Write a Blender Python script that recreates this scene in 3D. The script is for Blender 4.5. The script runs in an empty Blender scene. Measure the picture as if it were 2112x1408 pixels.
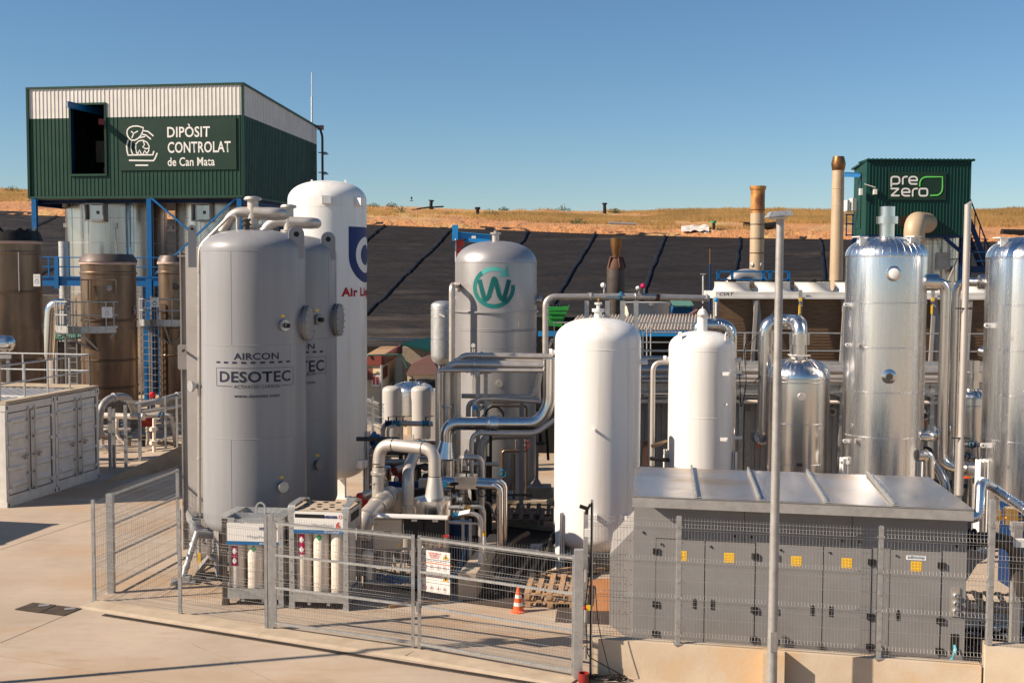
import bpy, bmesh, math, random
from mathutils import Vector, Matrix, noise
from math import radians as R, sin, cos, pi, sqrt, atan2
random.seed(7)
SC = bpy.context.scene
COL = SC.collection
# ---------------------------------------------------------------- camera, sky, sun, exposure
F = 2400.0; CW, CH = 2112.0, 1408.0; CAMZ = 6.5
PITCH = math.atan(144.0 / F)
CM = Matrix.Rotation(R(90) - PITCH, 3, 'X') @ Matrix.Rotation(R(0.25), 3, 'Z')
cam = bpy.data.objects.new('camera', bpy.data.cameras.new('camera')); COL.objects.link(cam)
cam.data.sensor_width = 36.0; cam.data.lens = 36.0 * F / CW
cam.data.clip_end = 3000; cam.data.clip_start = 0.1
mw = CM.to_4x4(); mw.translation = (0, 0, CAMZ); cam.matrix_world = mw
SC.camera = cam
SUN_EL = 33.0; SD = Vector((0.963, 0.27, 0)).normalized()          # horizontal direction the light travels
world = bpy.data.worlds.new('World'); SC.world = world; world.use_nodes = True
nt = world.node_tree; bg = nt.nodes['Background']
sky = nt.nodes.new('ShaderNodeTexSky'); sky.sky_type = 'NISHITA'; sky.sun_disc = False
sky.sun_elevation = R(SUN_EL); sky.sun_rotation = atan2(-SD.x, -SD.y)
sky.altitude = 300; sky.air_density = 1.0; sky.dust_density = 0.15; sky.ozone_density = 4.5
hs = nt.nodes.new('ShaderNodeHueSaturation'); hs.inputs['Hue'].default_value = 0.496; hs.inputs['Saturation'].default_value = 1.08; hs.inputs['Value'].default_value = 1.18
nt.links.new(sky.outputs[0], hs.inputs['Color']); nt.links.new(hs.outputs[0], bg.inputs[0]); bg.inputs[1].default_value = 0.05
sl = bpy.data.lights.new('sun', 'SUN'); sl.energy = 5.0; sl.angle = R(0.55); sl.color = (1.0, 0.85, 0.68)
so = bpy.data.objects.new('sun', sl); COL.objects.link(so)
sdir = Vector((SD.x * cos(R(SUN_EL)), SD.y * cos(R(SUN_EL)), -sin(R(SUN_EL))))
so.rotation_euler = sdir.to_track_quat('-Z', 'Y').to_euler()
SC.view_settings.view_transform = 'Standard'; SC.view_settings.look = 'None'
SC.view_settings.exposure = 0.84; SC.view_settings.gamma = 1.0

def W(px, py, Y):
    """point of the place seen at photo pixel (px,py) at real distance Y"""
    d = CM @ Vector(((px - CW/2)/F, -(py - CH/2)/F, -1.0))
    return Vector((0, 0, CAMZ)) + d * (Y / d.y)
def G(px, py, z=0.0):
    d = CM @ Vector(((px - CW/2)/F, -(py - CH/2)/F, -1.0))
    return Vector((0, 0, CAMZ)) + d * ((z - CAMZ) / d.z)
def M_(p, Y): return p * Y / F                                      # pixels -> metres at distance Y

# ---------------------------------------------------------------- materials
MATS = {}
def mk(name, c, rough=0.5, metal=0.0, c2=None, amt=0.5, sc=2.0, bump=0.0, bsc=20.0, st=(1,1,1), rv=0.0, coat=0.0, lo=0.35, hi=0.7, c3=None, sc3=0.5, lo3=0.5, hi3=0.65, spec=None, bd=0.01):
    m = bpy.data.materials.new(name); m.use_nodes = True; n = m.node_tree.nodes; l = m.node_tree.links
    b = n['Principled BSDF']; b.inputs['Base Color'].default_value = (*c, 1)
    b.inputs['Roughness'].default_value = rough; b.inputs['Metallic'].default_value = metal
    if spec is not None: b.inputs['Specular IOR Level'].default_value = spec
    if coat: b.inputs['Coat Weight'].default_value = coat; b.inputs['Coat Roughness'].default_value = 0.15
    tc = n.new('ShaderNodeTexCoord'); mp = n.new('ShaderNodeMapping'); mp.inputs['Scale'].default_value = st
    l.new(tc.outputs['Object'], mp.inputs[0])
    def nz(scale, det=6, ro=0.6):
        t = n.new('ShaderNodeTexNoise'); t.inputs['Scale'].default_value = scale; t.inputs['Detail'].default_value = det
        t.inputs['Roughness'].default_value = ro; l.new(mp.outputs[0], t.inputs['Vector']); return t
    if c2:
        t = nz(sc); r = n.new('ShaderNodeMapRange'); r.inputs[1].default_value = lo; r.inputs[2].default_value = hi
        r.inputs[4].default_value = amt; l.new(t.outputs['Fac'], r.inputs[0])
        x = n.new('ShaderNodeMix'); x.data_type = 'RGBA'; x.inputs[6].default_value = (*c, 1); x.inputs[7].default_value = (*c2, 1)
        l.new(r.outputs[0], x.inputs[0]); out = x.outputs[2]
        if c3:
            t3 = nz(sc3, 8, 0.65); r3 = n.new('ShaderNodeMapRange'); r3.inputs[1].default_value = lo3; r3.inputs[2].default_value = hi3
            l.new(t3.outputs['Fac'], r3.inputs[0]); x3 = n.new('ShaderNodeMix'); x3.data_type = 'RGBA'
            x3.inputs[7].default_value = (*c3, 1); l.new(out, x3.inputs[6]); l.new(r3.outputs[0], x3.inputs[0]); out = x3.outputs[2]
        l.new(out, b.inputs['Base Color'])
    if rv:
        t = nz(sc*2.3); r = n.new('ShaderNodeMapRange'); r.inputs[1].default_value = 0.3; r.inputs[2].default_value = 0.7
        r.inputs[3].default_value = max(0.02, rough-rv); r.inputs[4].default_value = rough+rv
        l.new(t.outputs['Fac'], r.inputs[0]); l.new(r.outputs[0], b.inputs['Roughness'])
    if bump:
        t = nz(bsc, 4); bp = n.new('ShaderNodeBump'); bp.inputs['Strength'].default_value = bump; bp.inputs['Distance'].default_value = bd
        l.new(t.outputs['Fac'], bp.inputs['Height']); l.new(bp.outputs[0], b.inputs['Normal'])
    MATS[name] = m; return m
mk('white_paint', (0.72,0.705,0.68), 0.36, 0, (0.52,0.46,0.385), 0.55, 1.5, 0.04, 6, rv=0.08, st=(2.4,2.4,0.13), coat=0.15, lo=0.48, hi=0.74)
mk('white_paint_matte', (0.60,0.58,0.55), 0.5, 0, (0.42,0.385,0.34), 0.55, 3.0, 0.05, 14, rv=0.1)
mk('grey_paint', (0.245,0.248,0.262), 0.42, 0, (0.19,0.19,0.198), 0.7, 1.3, 0.04, 5, rv=0.06, st=(2.2,2.2,0.14), coat=0.08)
mk('encl_grey', (0.205,0.20,0.202), 0.48, 0, (0.165,0.158,0.153), 0.8, 1.3, 0.08, 60, rv=0.06)
mk('plate_grey', (0.25,0.235,0.225), 0.5, 0, (0.19,0.17,0.16), 0.7, 1.6, 0.08, 30, rv=0.06)
mk('alu', (0.78,0.775,0.77), 0.27, 1, (0.70,0.685,0.67), 0.6, 2.5, 0.16, 1.8, rv=0.05, st=(2.4,2.4,0.14), bd=0.05)
mk('alu_bright', (0.70,0.68,0.66), 0.22, 1, (0.58,0.53,0.48), 0.5, 2.2, 0.10, 2.6, rv=0.03, st=(2.2,2.2,0.08), bd=0.04)
mk('alu_roof', (0.56,0.50,0.45), 0.22, 0.85, (0.50,0.36,0.23), 0.95, 0.55, 0.0, 1.0, rv=0.05, st=(1,2.2,1), lo=0.45, hi=0.62, bd=0.04)
mk('stainless', (0.56,0.51,0.46), 0.42, 0.72, (0.45,0.40,0.355), 0.7, 3.0, 0.04, 30, rv=0.08)
mk('stainless_matte', (0.52,0.475,0.43), 0.46, 0.55, (0.42,0.375,0.33), 0.7, 1.4, 0.05, 8, rv=0.08, st=(1,1,0.4))
mk('tank_steel', (0.37,0.36,0.365), 0.42, 0.55, (0.30,0.285,0.28), 0.8, 0.9, 0.03, 5, rv=0.05, st=(1,1,0.35))
mk('silo_steel', (0.56,0.53,0.51), 0.22, 1, (0.44,0.37,0.32), 0.6, 1.4, 0.14, 1.6, rv=0.05, st=(1.6,1.6,0.05), bd=0.08)
mk('dark_steel', (0.11,0.095,0.085), 0.5, 0.7, (0.06,0.05,0.045), 0.8, 3, 0.1, 30, rv=0.1)
mk('galv', (0.50,0.50,0.49), 0.48, 0.75, (0.36,0.36,0.355), 0.9, 9, 0.05, 40, rv=0.1)
mk('galv_dull', (0.38,0.365,0.35), 0.55, 0.5, (0.27,0.255,0.24), 0.8, 6, 0.08, 40, rv=0.08)
mk('wire', (0.32,0.31,0.30), 0.5, 0.6)
mk('flare_bronze', (0.235,0.165,0.115), 0.36, 0.8, (0.10,0.062,0.042), 0.9, 0.6, 0.08, 4, rv=0.12, st=(1.2,1.2,0.3), lo=0.38, hi=0.62)
mk('flare_cap', (0.07,0.058,0.055), 0.55, 0.4, (0.17,0.12,0.10), 0.6, 1.6, 0.1, 8, rv=0.1)
mk('flare_lip', (0.50,0.36,0.31), 0.6, 0.1, (0.33,0.22,0.18), 0.7, 3, 0.1, 20)
mk('rust', (0.10,0.04,0.022), 0.75, 0.15, (0.07,0.035,0.025), 0.8, 4, 0.3, 30)
mk('bronze', (0.23,0.115,0.045), 0.42, 0.8, (0.15,0.07,0.03), 0.8, 4, 0.1, 30, rv=0.1)
mk('flare_grey', (0.055,0.048,0.043), 0.6, 0.3, (0.11,0.085,0.07), 0.7, 5, 0.15, 25)
mk('green_clad', (0.020,0.057,0.038), 0.42, 0.0, (0.015,0.044,0.030), 0.6, 0.7, 0.03, 3, rv=0.06)
mk('green_panel', (0.009,0.030,0.020), 0.6, 0.0, (0.014,0.043,0.031), 0.6, 0.8)
mk('green_dark', (0.008,0.047,0.037), 0.42, 0.0, (0.006,0.036,0.029), 0.6, 0.7, 0.03, 3, rv=0.06)
mk('green_roof', (0.09,0.20,0.15), 0.5, 0.0, (0.07,0.15,0.12), 0.6, 2)
mk('white_clad', (0.66,0.63,0.585), 0.48, 0.0, (0.55,0.52,0.48), 0.7, 1.5, 0.02, 8)
mk('beige_clad', (0.56,0.50,0.42), 0.5, 0.0, (0.42,0.35,0.28), 0.7, 1.6, 0.03, 8)
mk('grey_clad', (0.30,0.29,0.285), 0.5, 0.1, (0.25,0.24,0.235), 0.7, 1.5)
mk('blue_steel', (0.0,0.115,0.32), 0.42, 0.0, (0.0,0.085,0.24), 0.6, 3, rv=0.08)
mk('blue_dark', (0.003,0.026,0.085), 0.45, 0.0, (0.006,0.022,0.10), 0.6, 3)
mk('blue_light', (0.012,0.22,0.52), 0.45)
mk('blue_fit', (0.012,0.14,0.26), 0.4)
mk('black', (0.012,0.012,0.012), 0.5, 0.0, (0.03,0.027,0.025), 0.5, 5)
mk('black_rubber', (0.010,0.010,0.010), 0.5, 0.0, (0.035,0.03,0.026), 0.6, 6)
mk('black_plate', (0.022,0.021,0.020), 0.55)
mk('cabinet', (0.50,0.42,0.32), 0.5, 0.0, (0.44,0.365,0.28), 0.6, 3)
mk('cream', (0.60,0.46,0.29), 0.75, 0.0, (0.50,0.38,0.24), 0.7, 1.5, 0.1, 30)
mk('stack_tan', (0.43,0.33,0.22), 0.55, 0.1, (0.33,0.235,0.145), 0.8, 1.2, 0.04, 8)
mk('vessel_grey', (0.40,0.38,0.355), 0.45)
mk('burgundy', (0.14,0.022,0.014), 0.5)
mk('brown_roof', (0.11,0.055,0.042), 0.6, 0, (0.11,0.045,0.032), 0.6, 4)
mk('coil', (0.16,0.095,0.05), 0.65, 0.2, (0.072,0.042,0.024), 0.8, 3, 0.5, 60, st=(1,1,8))
mk('red', (0.50,0.010,0.008), 0.38, coat=0.2)
mk('dark_red', (0.22,0.012,0.010), 0.45)
mk('magenta', (0.40,0.008,0.075), 0.5)
mk('pgreen', (0.010,0.23,0.075), 0.5)
mk('bingreen', (0.02,0.26,0.035), 0.38, c2=(0.014,0.18,0.025), amt=0.6, sc=3)
mk('orange', (0.80,0.10,0.012), 0.45, c2=(0.62,0.08,0.02), amt=0.5, sc=8)
mk('yellow', (0.80,0.47,0.02), 0.5)
mk('label_white', (0.70,0.68,0.64), 0.45)
mk('navy', (0.008,0.026,0.13), 0.42)
mk('ink', (0.018,0.022,0.042), 0.45)
mk('ink_grey', (0.36,0.37,0.39), 0.5)
mk('wash_red', (0.52,0.05,0.04), 0.5)
mk('al_red', (0.38,0.006,0.022), 0.42)
mk('teal_dark', (0.006,0.105,0.10), 0.45)
mk('teal', (0.015,0.16,0.15), 0.45)
mk('teal_light', (0.085,0.38,0.35), 0.45)
mk('lime', (0.13,0.62,0.10), 0.5)
mk('cyan_hose', (0.06,0.38,0.48), 0.4)
mk('brass', (0.55,0.33,0.10), 0.35, 0.9)
mk('cyl_cream', (0.74,0.65,0.55), 0.42, 0.0, (0.62,0.53,0.44), 0.5, 2, st=(1,1,0.3))
mk('wood', (0.43,0.26,0.135), 0.75, 0.0, (0.26,0.15,0.08), 0.9, 5, 0.3, 30, st=(3,1,3))
mk('wood_old', (0.11,0.075,0.05), 0.8, 0.0, (0.06,0.04,0.028), 0.9, 4, 0.3, 30)
mk('stone', (0.34,0.27,0.195), 0.85, 0.0, (0.22,0.165,0.115), 0.8, 1.6, 0.5, 9, bd=0.03)
mk('wall_conc', (0.52,0.43,0.325), 0.85, 0.0, (0.40,0.30,0.20), 0.8, 1.1, 0.25, 18, c3=(0.55,0.36,0.18), sc3=0.55, lo3=0.55, hi3=0.75)
mk('footing', (0.42,0.34,0.25), 0.85, 0.0, (0.30,0.23,0.165), 0.8, 2.1, 0.25, 18)
mk('grate', (0.075,0.058,0.045), 0.7, 0.4, (0.16,0.12,0.085), 0.6, 4)
mk('straw_stuff', (0.56,0.34,0.115), 0.9, 0, (0.40,0.25,0.085), 0.9, 0.15, lo=0.42, hi=0.6)
mk('shrub_leaf', (0.055,0.085,0.03), 0.8, 0, (0.13,0.13,0.045), 0.8, 3)
mk('tarp_white', (0.62,0.57,0.52), 0.6, 0, (0.45,0.38,0.32), 0.6, 1)
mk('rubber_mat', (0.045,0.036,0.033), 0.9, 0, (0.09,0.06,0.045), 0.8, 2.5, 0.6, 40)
mk('lamp_glass', (0.5,0.5,0.48), 0.3)

def ground_mat():
    m = bpy.data.materials.new('concrete_ground'); m.use_nodes = True; n = m.node_tree.nodes; l = m.node_tree.links
    b = n['Principled BSDF']; b.inputs['Roughness'].default_value = 0.88
    tc = n.new('ShaderNodeTexCoord')
    def nz(s, det=6, st=(1,1,1), rot=0, ro=0.6):
        mp = n.new('ShaderNodeMapping'); mp.inputs['Scale'].default_value = st; mp.inputs['Rotation'].default_value = (0,0,rot)
        l.new(tc.outputs['Object'], mp.inputs[0])
        t = n.new('ShaderNodeTexNoise'); t.inputs['Scale'].default_value = s; t.inputs['Detail'].default_value = det; t.inputs['Roughness'].default_value = ro
        l.new(mp.outputs[0], t.inputs[0]); return t.outputs['Fac']
    def rng(s, a, c, lo=0.0, hi=1.0):
        r = n.new('ShaderNodeMapRange'); r.inputs[1].default_value = a; r.inputs[2].default_value = c
        r.inputs[3].default_value = lo; r.inputs[4].default_value = hi; l.new(s, r.inputs[0]); return r.outputs[0]
    def mix(f, A, B):
        x = n.new('ShaderNodeMix'); x.data_type = 'RGBA'; l.new(f, x.inputs[0])
        for i, v in ((6, A), (7, B)):
            if isinstance(v, tuple): x.inputs[i].default_value = (*v, 1)
            else: l.new(v, x.inputs[i])
        return x.outputs[2]
    c = mix(rng(nz(0.35), 0.38, 0.62), (0.43,0.345,0.265), (0.34,0.27,0.205))
    c = mix(rng(nz(0.16, 8, (1,2.2,1), 0.3), 0.50, 0.62, 0, 0.8), c, (0.36,0.235,0.135))
    c = mix(rng(nz(0.8, 8, (1,2.4,1), 0.5), 0.55, 0.70, 0, 0.6), c, (0.30,0.215,0.145))
    c = mix(rng(nz(1.1, 10, (0.35,4,1), 0.9, 0.7), 0.50, 0.72, 0, 0.5), c, (0.32,0.25,0.19))
    c = mix(rng(nz(9, 6), 0.62, 0.74, 0, 0.6), c, (0.28,0.19,0.12))
    c = mix(rng(nz(55, 3), 0.30, 0.75, 0, 0.28), c, (0.34,0.27,0.205))
    # old tyre and brush marks: arcs worn into the slab
    for (cx, cy, rad, wd, am) in ((-15,9,13.2,0.18,0.8),(-15,9,14.9,0.18,0.75),(-3,38,21.2,0.15,0.6),(-3,38,22.9,0.16,0.6),(6,4,16.5,0.14,0.6)):
        d_ = n.new('ShaderNodeVectorMath'); d_.operation = 'DISTANCE'; d_.inputs[1].default_value = (cx, cy, -0.0); l.new(tc.outputs['Object'], d_.inputs[0])
        m1 = n.new('ShaderNodeMath'); m1.operation = 'SUBTRACT'; m1.inputs[1].default_value = rad; l.new(d_.outputs['Value'], m1.inputs[0])
        m2 = n.new('ShaderNodeMath'); m2.operation = 'ABSOLUTE'; l.new(m1.outputs[0], m2.inputs[0])
        m3 = n.new('ShaderNodeMath'); m3.operation = 'MULTIPLY'; l.new(rng(m2.outputs[0], wd*.4, wd, am, 0), m3.inputs[0]); l.new(rng(nz(0.5, 9, (1,1,1), cx, 0.75), 0.36, 0.55), m3.inputs[1])
        c = mix(m3.outputs[0], c, (0.15,0.115,0.09))
    # fine cracks
    v = n.new('ShaderNodeTexVoronoi'); v.feature = 'DISTANCE_TO_EDGE'; v.inputs['Scale'].default_value = 0.16
    mp = n.new('ShaderNodeMapping'); l.new(tc.outputs['Object'], mp.inputs[0]); 
    nn = n.new('ShaderNodeTexNoise'); nn.inputs['Scale'].default_value = 1.2; nn.inputs['Detail'].default_value = 5; l.new(tc.outputs['Object'], nn.inputs[0])
    ad = n.new('ShaderNodeVectorMath'); ad.operation = 'MULTIPLY_ADD'; ad.inputs[1].default_value = (0.5,0.5,0); l.new(nn.outputs['Color'], ad.inputs[0]); l.new(mp.outputs[0], ad.inputs[2])
    l.new(ad.outputs[0], v.inputs['Vector'])
    c = mix(rng(v.outputs['Distance'], 0.0, 0.003, 0.22, 0.0), c, (0.22,0.165,0.115))
    l.new(c, b.inputs['Base Color'])
    bp = n.new('ShaderNodeBump'); bp.inputs['Strength'].default_value = 0.35; bp.inputs['Distance'].default_value = 0.01
    l.new(nz(26, 8), bp.inputs['Height']); l.new(bp.outputs[0], b.inputs['Normal'])
    MATS['ground'] = m
ground_mat()
for n_ in ('black','black_rubber','black_plate','navy','ink','al_red','teal_dark','teal','green_panel','green_clad','green_dark','dark_steel','blue_dark','magenta','rubber_mat'): MATS[n_].node_tree.nodes['Principled BSDF'].inputs['Specular IOR Level'].default_value = 0.22
def soil_mat():
    m = mk('soil', (0.46,0.215,0.085), 0.95, 0, (0.34,0.15,0.06), 0.9, 0.4, 0.9, 2.5, c3=(0.43,0.27,0.11), sc3=0.12, lo3=0.5, hi3=0.62, bd=0.25)
soil_mat()
mk('membrane', (0.0165,0.0145,0.0145), 0.62, 0, (0.028,0.024,0.023), 0.9, 1.2, 1.0, 2.0, st=(0.14,1,1), c3=(0.11,0.09,0.074), sc3=0.3, lo3=0.57, hi3=0.85, bd=0.5, spec=0.2)
mk('membrane_seam', (0.008,0.009,0.012), 0.5, 0, (0.03,0.03,0.033), 0.6, 1.0, spec=0.3)

# ---------------------------------------------------------------- mesh builder
WM = {}                                                             # world matrices of objects
class MB:
    def __init__(s): s.v = []; s.f = []
    def add(s, vs, fs):
        k = len(s.v); s.v += [Vector(p) for p in vs]; s.f += [tuple(i + k for i in f) for f in fs]; return s
    def box(s, c, d, rz=0.0):
        c = Vector(c); hx, hy, hz = d[0]/2, d[1]/2, d[2]/2; ca, sa = cos(rz), sin(rz); vs = []
        for z in (-hz, hz):
            for x, y in ((-hx,-hy),(hx,-hy),(hx,hy),(-hx,hy)):
                vs.append(c + Vector((x*ca - y*sa, x*sa + y*ca, z)))
        return s.add(vs, [(3,2,1,0),(4,5,6,7),(0,1,5,4),(1,2,6,5),(2,3,7,6),(3,0,4,7)])
    def frame(s, a, b, up=Vector((0,0,1))):
        t = (b - a).normalized(); 
        if abs(t.dot(up)) > 0.99: up = Vector((0,1,0))
        x = t.cross(up).normalized(); y = x.cross(t).normalized(); return t, x, y
    def bar(s, a, b, w, h, up=Vector((0,0,1))):
        a = Vector(a); b = Vector(b); t, x, y = s.frame(a, b, up); vs = []
        for p in (a, b):
            for i, j in ((-1,-1),(1,-1),(1,1),(-1,1)): vs.append(p + x*(i*w/2) + y*(j*h/2))
        return s.add(vs, [(0,1,2,3),(7,6,5,4),(1,0,4,5),(2,1,5,6),(3,2,6,7),(0,3,7,4)])
    def ibeam(s, a, b, w, h, t=0.015, up=Vector((0,0,1))):
        a = Vector(a); b = Vector(b); tt, x, y = s.frame(a, b, up)
        s.bar(a + y*(h/2 - t/2), b + y*(h/2 - t/2), w, t, up); s.bar(a - y*(h/2 - t/2), b - y*(h/2 - t/2), w, t, up)
        return s.bar(a, b, t, h - 2*t - 0.002, up)
    def quad(s, a, b, c, d): return s.add([a, b, c, d], [(0,1,2,3)])
    def hexa(s, lo, hi):
        """prism between two point loops of equal length"""
        n = len(lo); vs = [Vector(p) for p in lo] + [Vector(p) for p in hi]
        fs = [tuple(range(n-1, -1, -1)), tuple(range(n, 2*n))] + [(i, (i+1) % n, n + (i+1) % n, n + i) for i in range(n)]
        return s.add(vs, fs)
    def tube(s, pts, r, n=14, caps=True, closed=False):
        pts = [Vector(p) for p in pts]; k = len(pts); rs = r if isinstance(r, (list, tuple)) else [r]*k
        base = len(s.v); x = None
        for i, p in enumerate(pts):
            if closed: t = (pts[(i+1) % k] - pts[i-1]).normalized()
            elif i == 0: t = (pts[1] - p).normalized()
            elif i == k-1: t = (p - pts[i-1]).normalized()
            else: t = ((pts[i+1] - p).normalized() + (p - pts[i-1]).normalized()).normalized()
            if x is None:
                up = Vector((0,0,1)) if abs(t.z) < 0.9 else Vector((0,1,0)); x = t.cross(up).normalized()
            else: x = (x - t * x.dot(t)).normalized()
            y = t.cross(x)
            for j in range(n):
                a = 2*pi*(j + 0.5)/n; s.v.append(p + (x*cos(a) + y*sin(a)) * rs[i])
        m = k if closed else k-1
        for i in range(m):
            i2 = (i+1) % k
            for j in range(n):
                j2 = (j+1) % n; s.f.append((base+i*n+j, base+i*n+j2, base+i2*n+j2, base+i2*n+j))
        if caps and not closed:
            s.f.append(tuple(base + j for j in range(n-1, -1, -1))); s.f.append(tuple(base + (k-1)*n + j for j in range(n)))
        return s
    def cyl(s, a, b, r, r2=None, n=20, caps=True): return s.tube([a, b], [r, r if r2 is None else r2], n, caps)
    def lathe(s, c, prof, n=48, axis=None):
        """prof [(radius,height)] round a vertical axis at c (or along axis)"""
        c = Vector(c); base = len(s.v)
        if axis is None: A, X, Y = Vector((0,0,1)), Vector((1,0,0)), Vector((0,1,0))
        else:
            A = Vector(axis).normalized(); X = A.orthogonal().normalized(); Y = A.cross(X)
        for r, h in prof:
            for j in range(n):
                a = 2*pi*j/n; s.v.append(c + A*h + (X*cos(a) + Y*sin(a))*max(r, 1e-4))
        for i in range(len(prof)-1):
            for j in range(n):
                j2 = (j+1) % n; s.f.append((base+i*n+j, base+i*n+j2, base+(i+1)*n+j2, base+(i+1)*n+j))
        if prof[0][0] > 1e-3: s.f.append(tuple(base + j for j in range(n-1, -1, -1)))
        if prof[-1][0] > 1e-3: s.f.append(tuple(base + (len(prof)-1)*n + j for j in range(n)))
        return s
    def ring(s, c, R0, r, n=40, m=6, axis=None):
        c = Vector(c)
        if axis is None: X, Y = Vector((1,0,0)), Vector((0,1,0))
        else:
            A = Vector(axis).normalized(); X = A.orthogonal().normalized(); Y = A.cross(X)
        return s.tube([c + (X*cos(2*pi*i/n) + Y*sin(2*pi*i/n))*R0 for i in range(n)], r, m, closed=True)
    def flange(s, c, axis, r, t, nb=8, br=0.012, n=24):
        c = Vector(c); A = Vector(axis).normalized(); X = A.orthogonal().normalized(); Y = A.cross(X)
        s.lathe(c - A*(t/2), [(r,0),(r,t)], n, A)
        for i in range(nb):
            p = c + (X*cos(2*pi*i/nb) + Y*sin(2*pi*i/nb))*(r*0.8); s.cyl(p - A*(t*1.1), p + A*(t*1.1), br, n=6)
        return s
    def build(s, name, m, parent=None, smooth=True, ang=32):
        me = bpy.data.meshes.new(name); inv = WM[parent].inverted() if parent is not None else None
        vs = [inv @ p for p in s.v] if inv is not None else s.v
        org = Vector((0,0,0))
        if parent is None and vs:
            xs = [p.x for p in vs]; ys = [p.y for p in vs]; zs = [p.z for p in vs]
            org = Vector(((min(xs)+max(xs))/2, (min(ys)+max(ys))/2, min(zs))); vs = [p - org for p in vs]
        me.from_pydata([tuple(p) for p in vs], [], s.f); me.validate()
        me.materials.append(MATS[m] if isinstance(m, str) else m)
        bm = bmesh.new(); bm.from_mesh(me); bmesh.ops.recalc_face_normals(bm, faces=bm.faces); bm.to_mesh(me); bm.free()
        if smooth:
            me.polygons.foreach_set('use_smooth', [True]*len(me.polygons)); me.set_sharp_from_angle(angle=R(ang))
        o = bpy.data.objects.new(name, me); COL.objects.link(o)
        if parent is not None: o.parent = parent; WM[o] = WM[parent]
        else: o.location = org; WM[o] = Matrix.Translation(org)
        return o
def tag(o, label=None, cat=None, group=None, kind=None):
    if label: o['label'] = label
    if cat: o['category'] = cat
    if group: o['group'] = group
    if kind: o['kind'] = kind
    return o
def thing(name, label, cat, loc, rz=0.0, group=None):
    o = bpy.data.objects.new(name, None); COL.objects.link(o); o.empty_display_size = 0.3
    o.location = Vector(loc); o.rotation_euler = (0,0,rz); WM[o] = Matrix.Translation(Vector(loc)) @ Matrix.Rotation(rz, 4, 'Z')
    return tag(o, label, cat, group)
def struct(o): o['kind'] = 'structure'; return o
def copy_tree(root, loc, rz=None, label=None, group=None):
    def cp(o, par):
        c = o.copy(); COL.objects.link(c)
        if par is not None: c.parent = par
        for ch in [x for x in bpy.data.objects if x.parent == o]: cp(ch, c)
        return c
    r = cp(root, None); r.location = Vector(loc)
    if rz is not None: r.rotation_euler = (0,0,rz)
    if label: r['label'] = label
    if group: r['group'] = group
    return r
def arc(c, u, v, r, a0, a1, n=8):
    c = Vector(c); u = Vector(u).normalized(); v = Vector(v).normalized()
    return [c + u*(r*cos(a0 + (a1-a0)*i/n)) + v*(r*sin(a0 + (a1-a0)*i/n)) for i in range(n+1)]
def path(pts, rad, n=8):
    """round the corners of a polyline"""
    pts = [Vector(p) for p in pts]; out = [pts[0]]
    for i in range(1, len(pts)-1):
        a, b, c = pts[i-1], pts[i], pts[i+1]; r = rad[min(i-1, len(rad)-1)] if isinstance(rad, list) else rad
        d1 = (a-b); d2 = (c-b); L = min(r, d1.length*0.49, d2.length*0.49)
        p1 = b + d1.normalized()*L; p2 = b + d2.normalized()*L
        for k in range(n+1):
            t = k/n; out.append(p1*(1-t)**2 + b*2*t*(1-t) + p2*t**2)
    out.append(pts[-1]); return out
def weldrings(mb, pts, r, step=None, dr=0.004):
    """clamp or seam rings along a pipe path at every path vertex listed"""
    for i in range(1, len(pts)-1):
        t = (pts[i+1]-pts[i-1]).normalized(); mb.lathe(pts[i]-t*0.006, [(r+dr,0),(r+dr,0.012)], 20, t)

# ---------------------------------------------------------------- flat decals: text, ribbons, polygons
def bm_text(s, size, off=0.0, space=1.0, shear=0.0, align='LEFT', xs=1.0):
    cu = bpy.data.curves.new('t', 'FONT'); cu.body = s; cu.size = size; cu.offset = off; cu.align_x = align
    cu.space_character = space; cu.shear = shear; cu.resolution_u = 3
    ob = bpy.data.objects.new('t', cu); COL.objects.link(ob)
    dg = bpy.context.evaluated_depsgraph_get(); me = bpy.data.meshes.new_from_object(ob.evaluated_get(dg))
    bm = bmesh.new(); bm.from_mesh(me)
    for v in bm.verts: v.co.x *= xs
    bpy.data.objects.remove(ob); bpy.data.curves.remove(cu); bpy.data.meshes.remove(me); return bm
def fit_text(s, w, h, off=0.0, shear=0.0, ref='H'):
    """text scaled so that its own box is w wide and h high, lower left at 0,0"""
    bm = bm_text(s, 1.0, off, 1.0 + off*2.2, shear)
    xs = [v.co.x for v in bm.verts]; ys = [v.co.y for v in bm.verts]
    x0, x1, y0, y1 = min(xs), max(xs), min(ys), max(ys)
    for v in bm.verts: v.co = Vector(((v.co.x-x0)*w/(x1-x0), (v.co.y-y0)*h/(y1-y0), 0))
    return bm
def bm_poly(pts):
    bm = bmesh.new(); bm.faces.new([bm.verts.new((p[0], p[1], 0)) for p in pts]); bmesh.ops.triangulate(bm, faces=bm.faces); return bm
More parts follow.
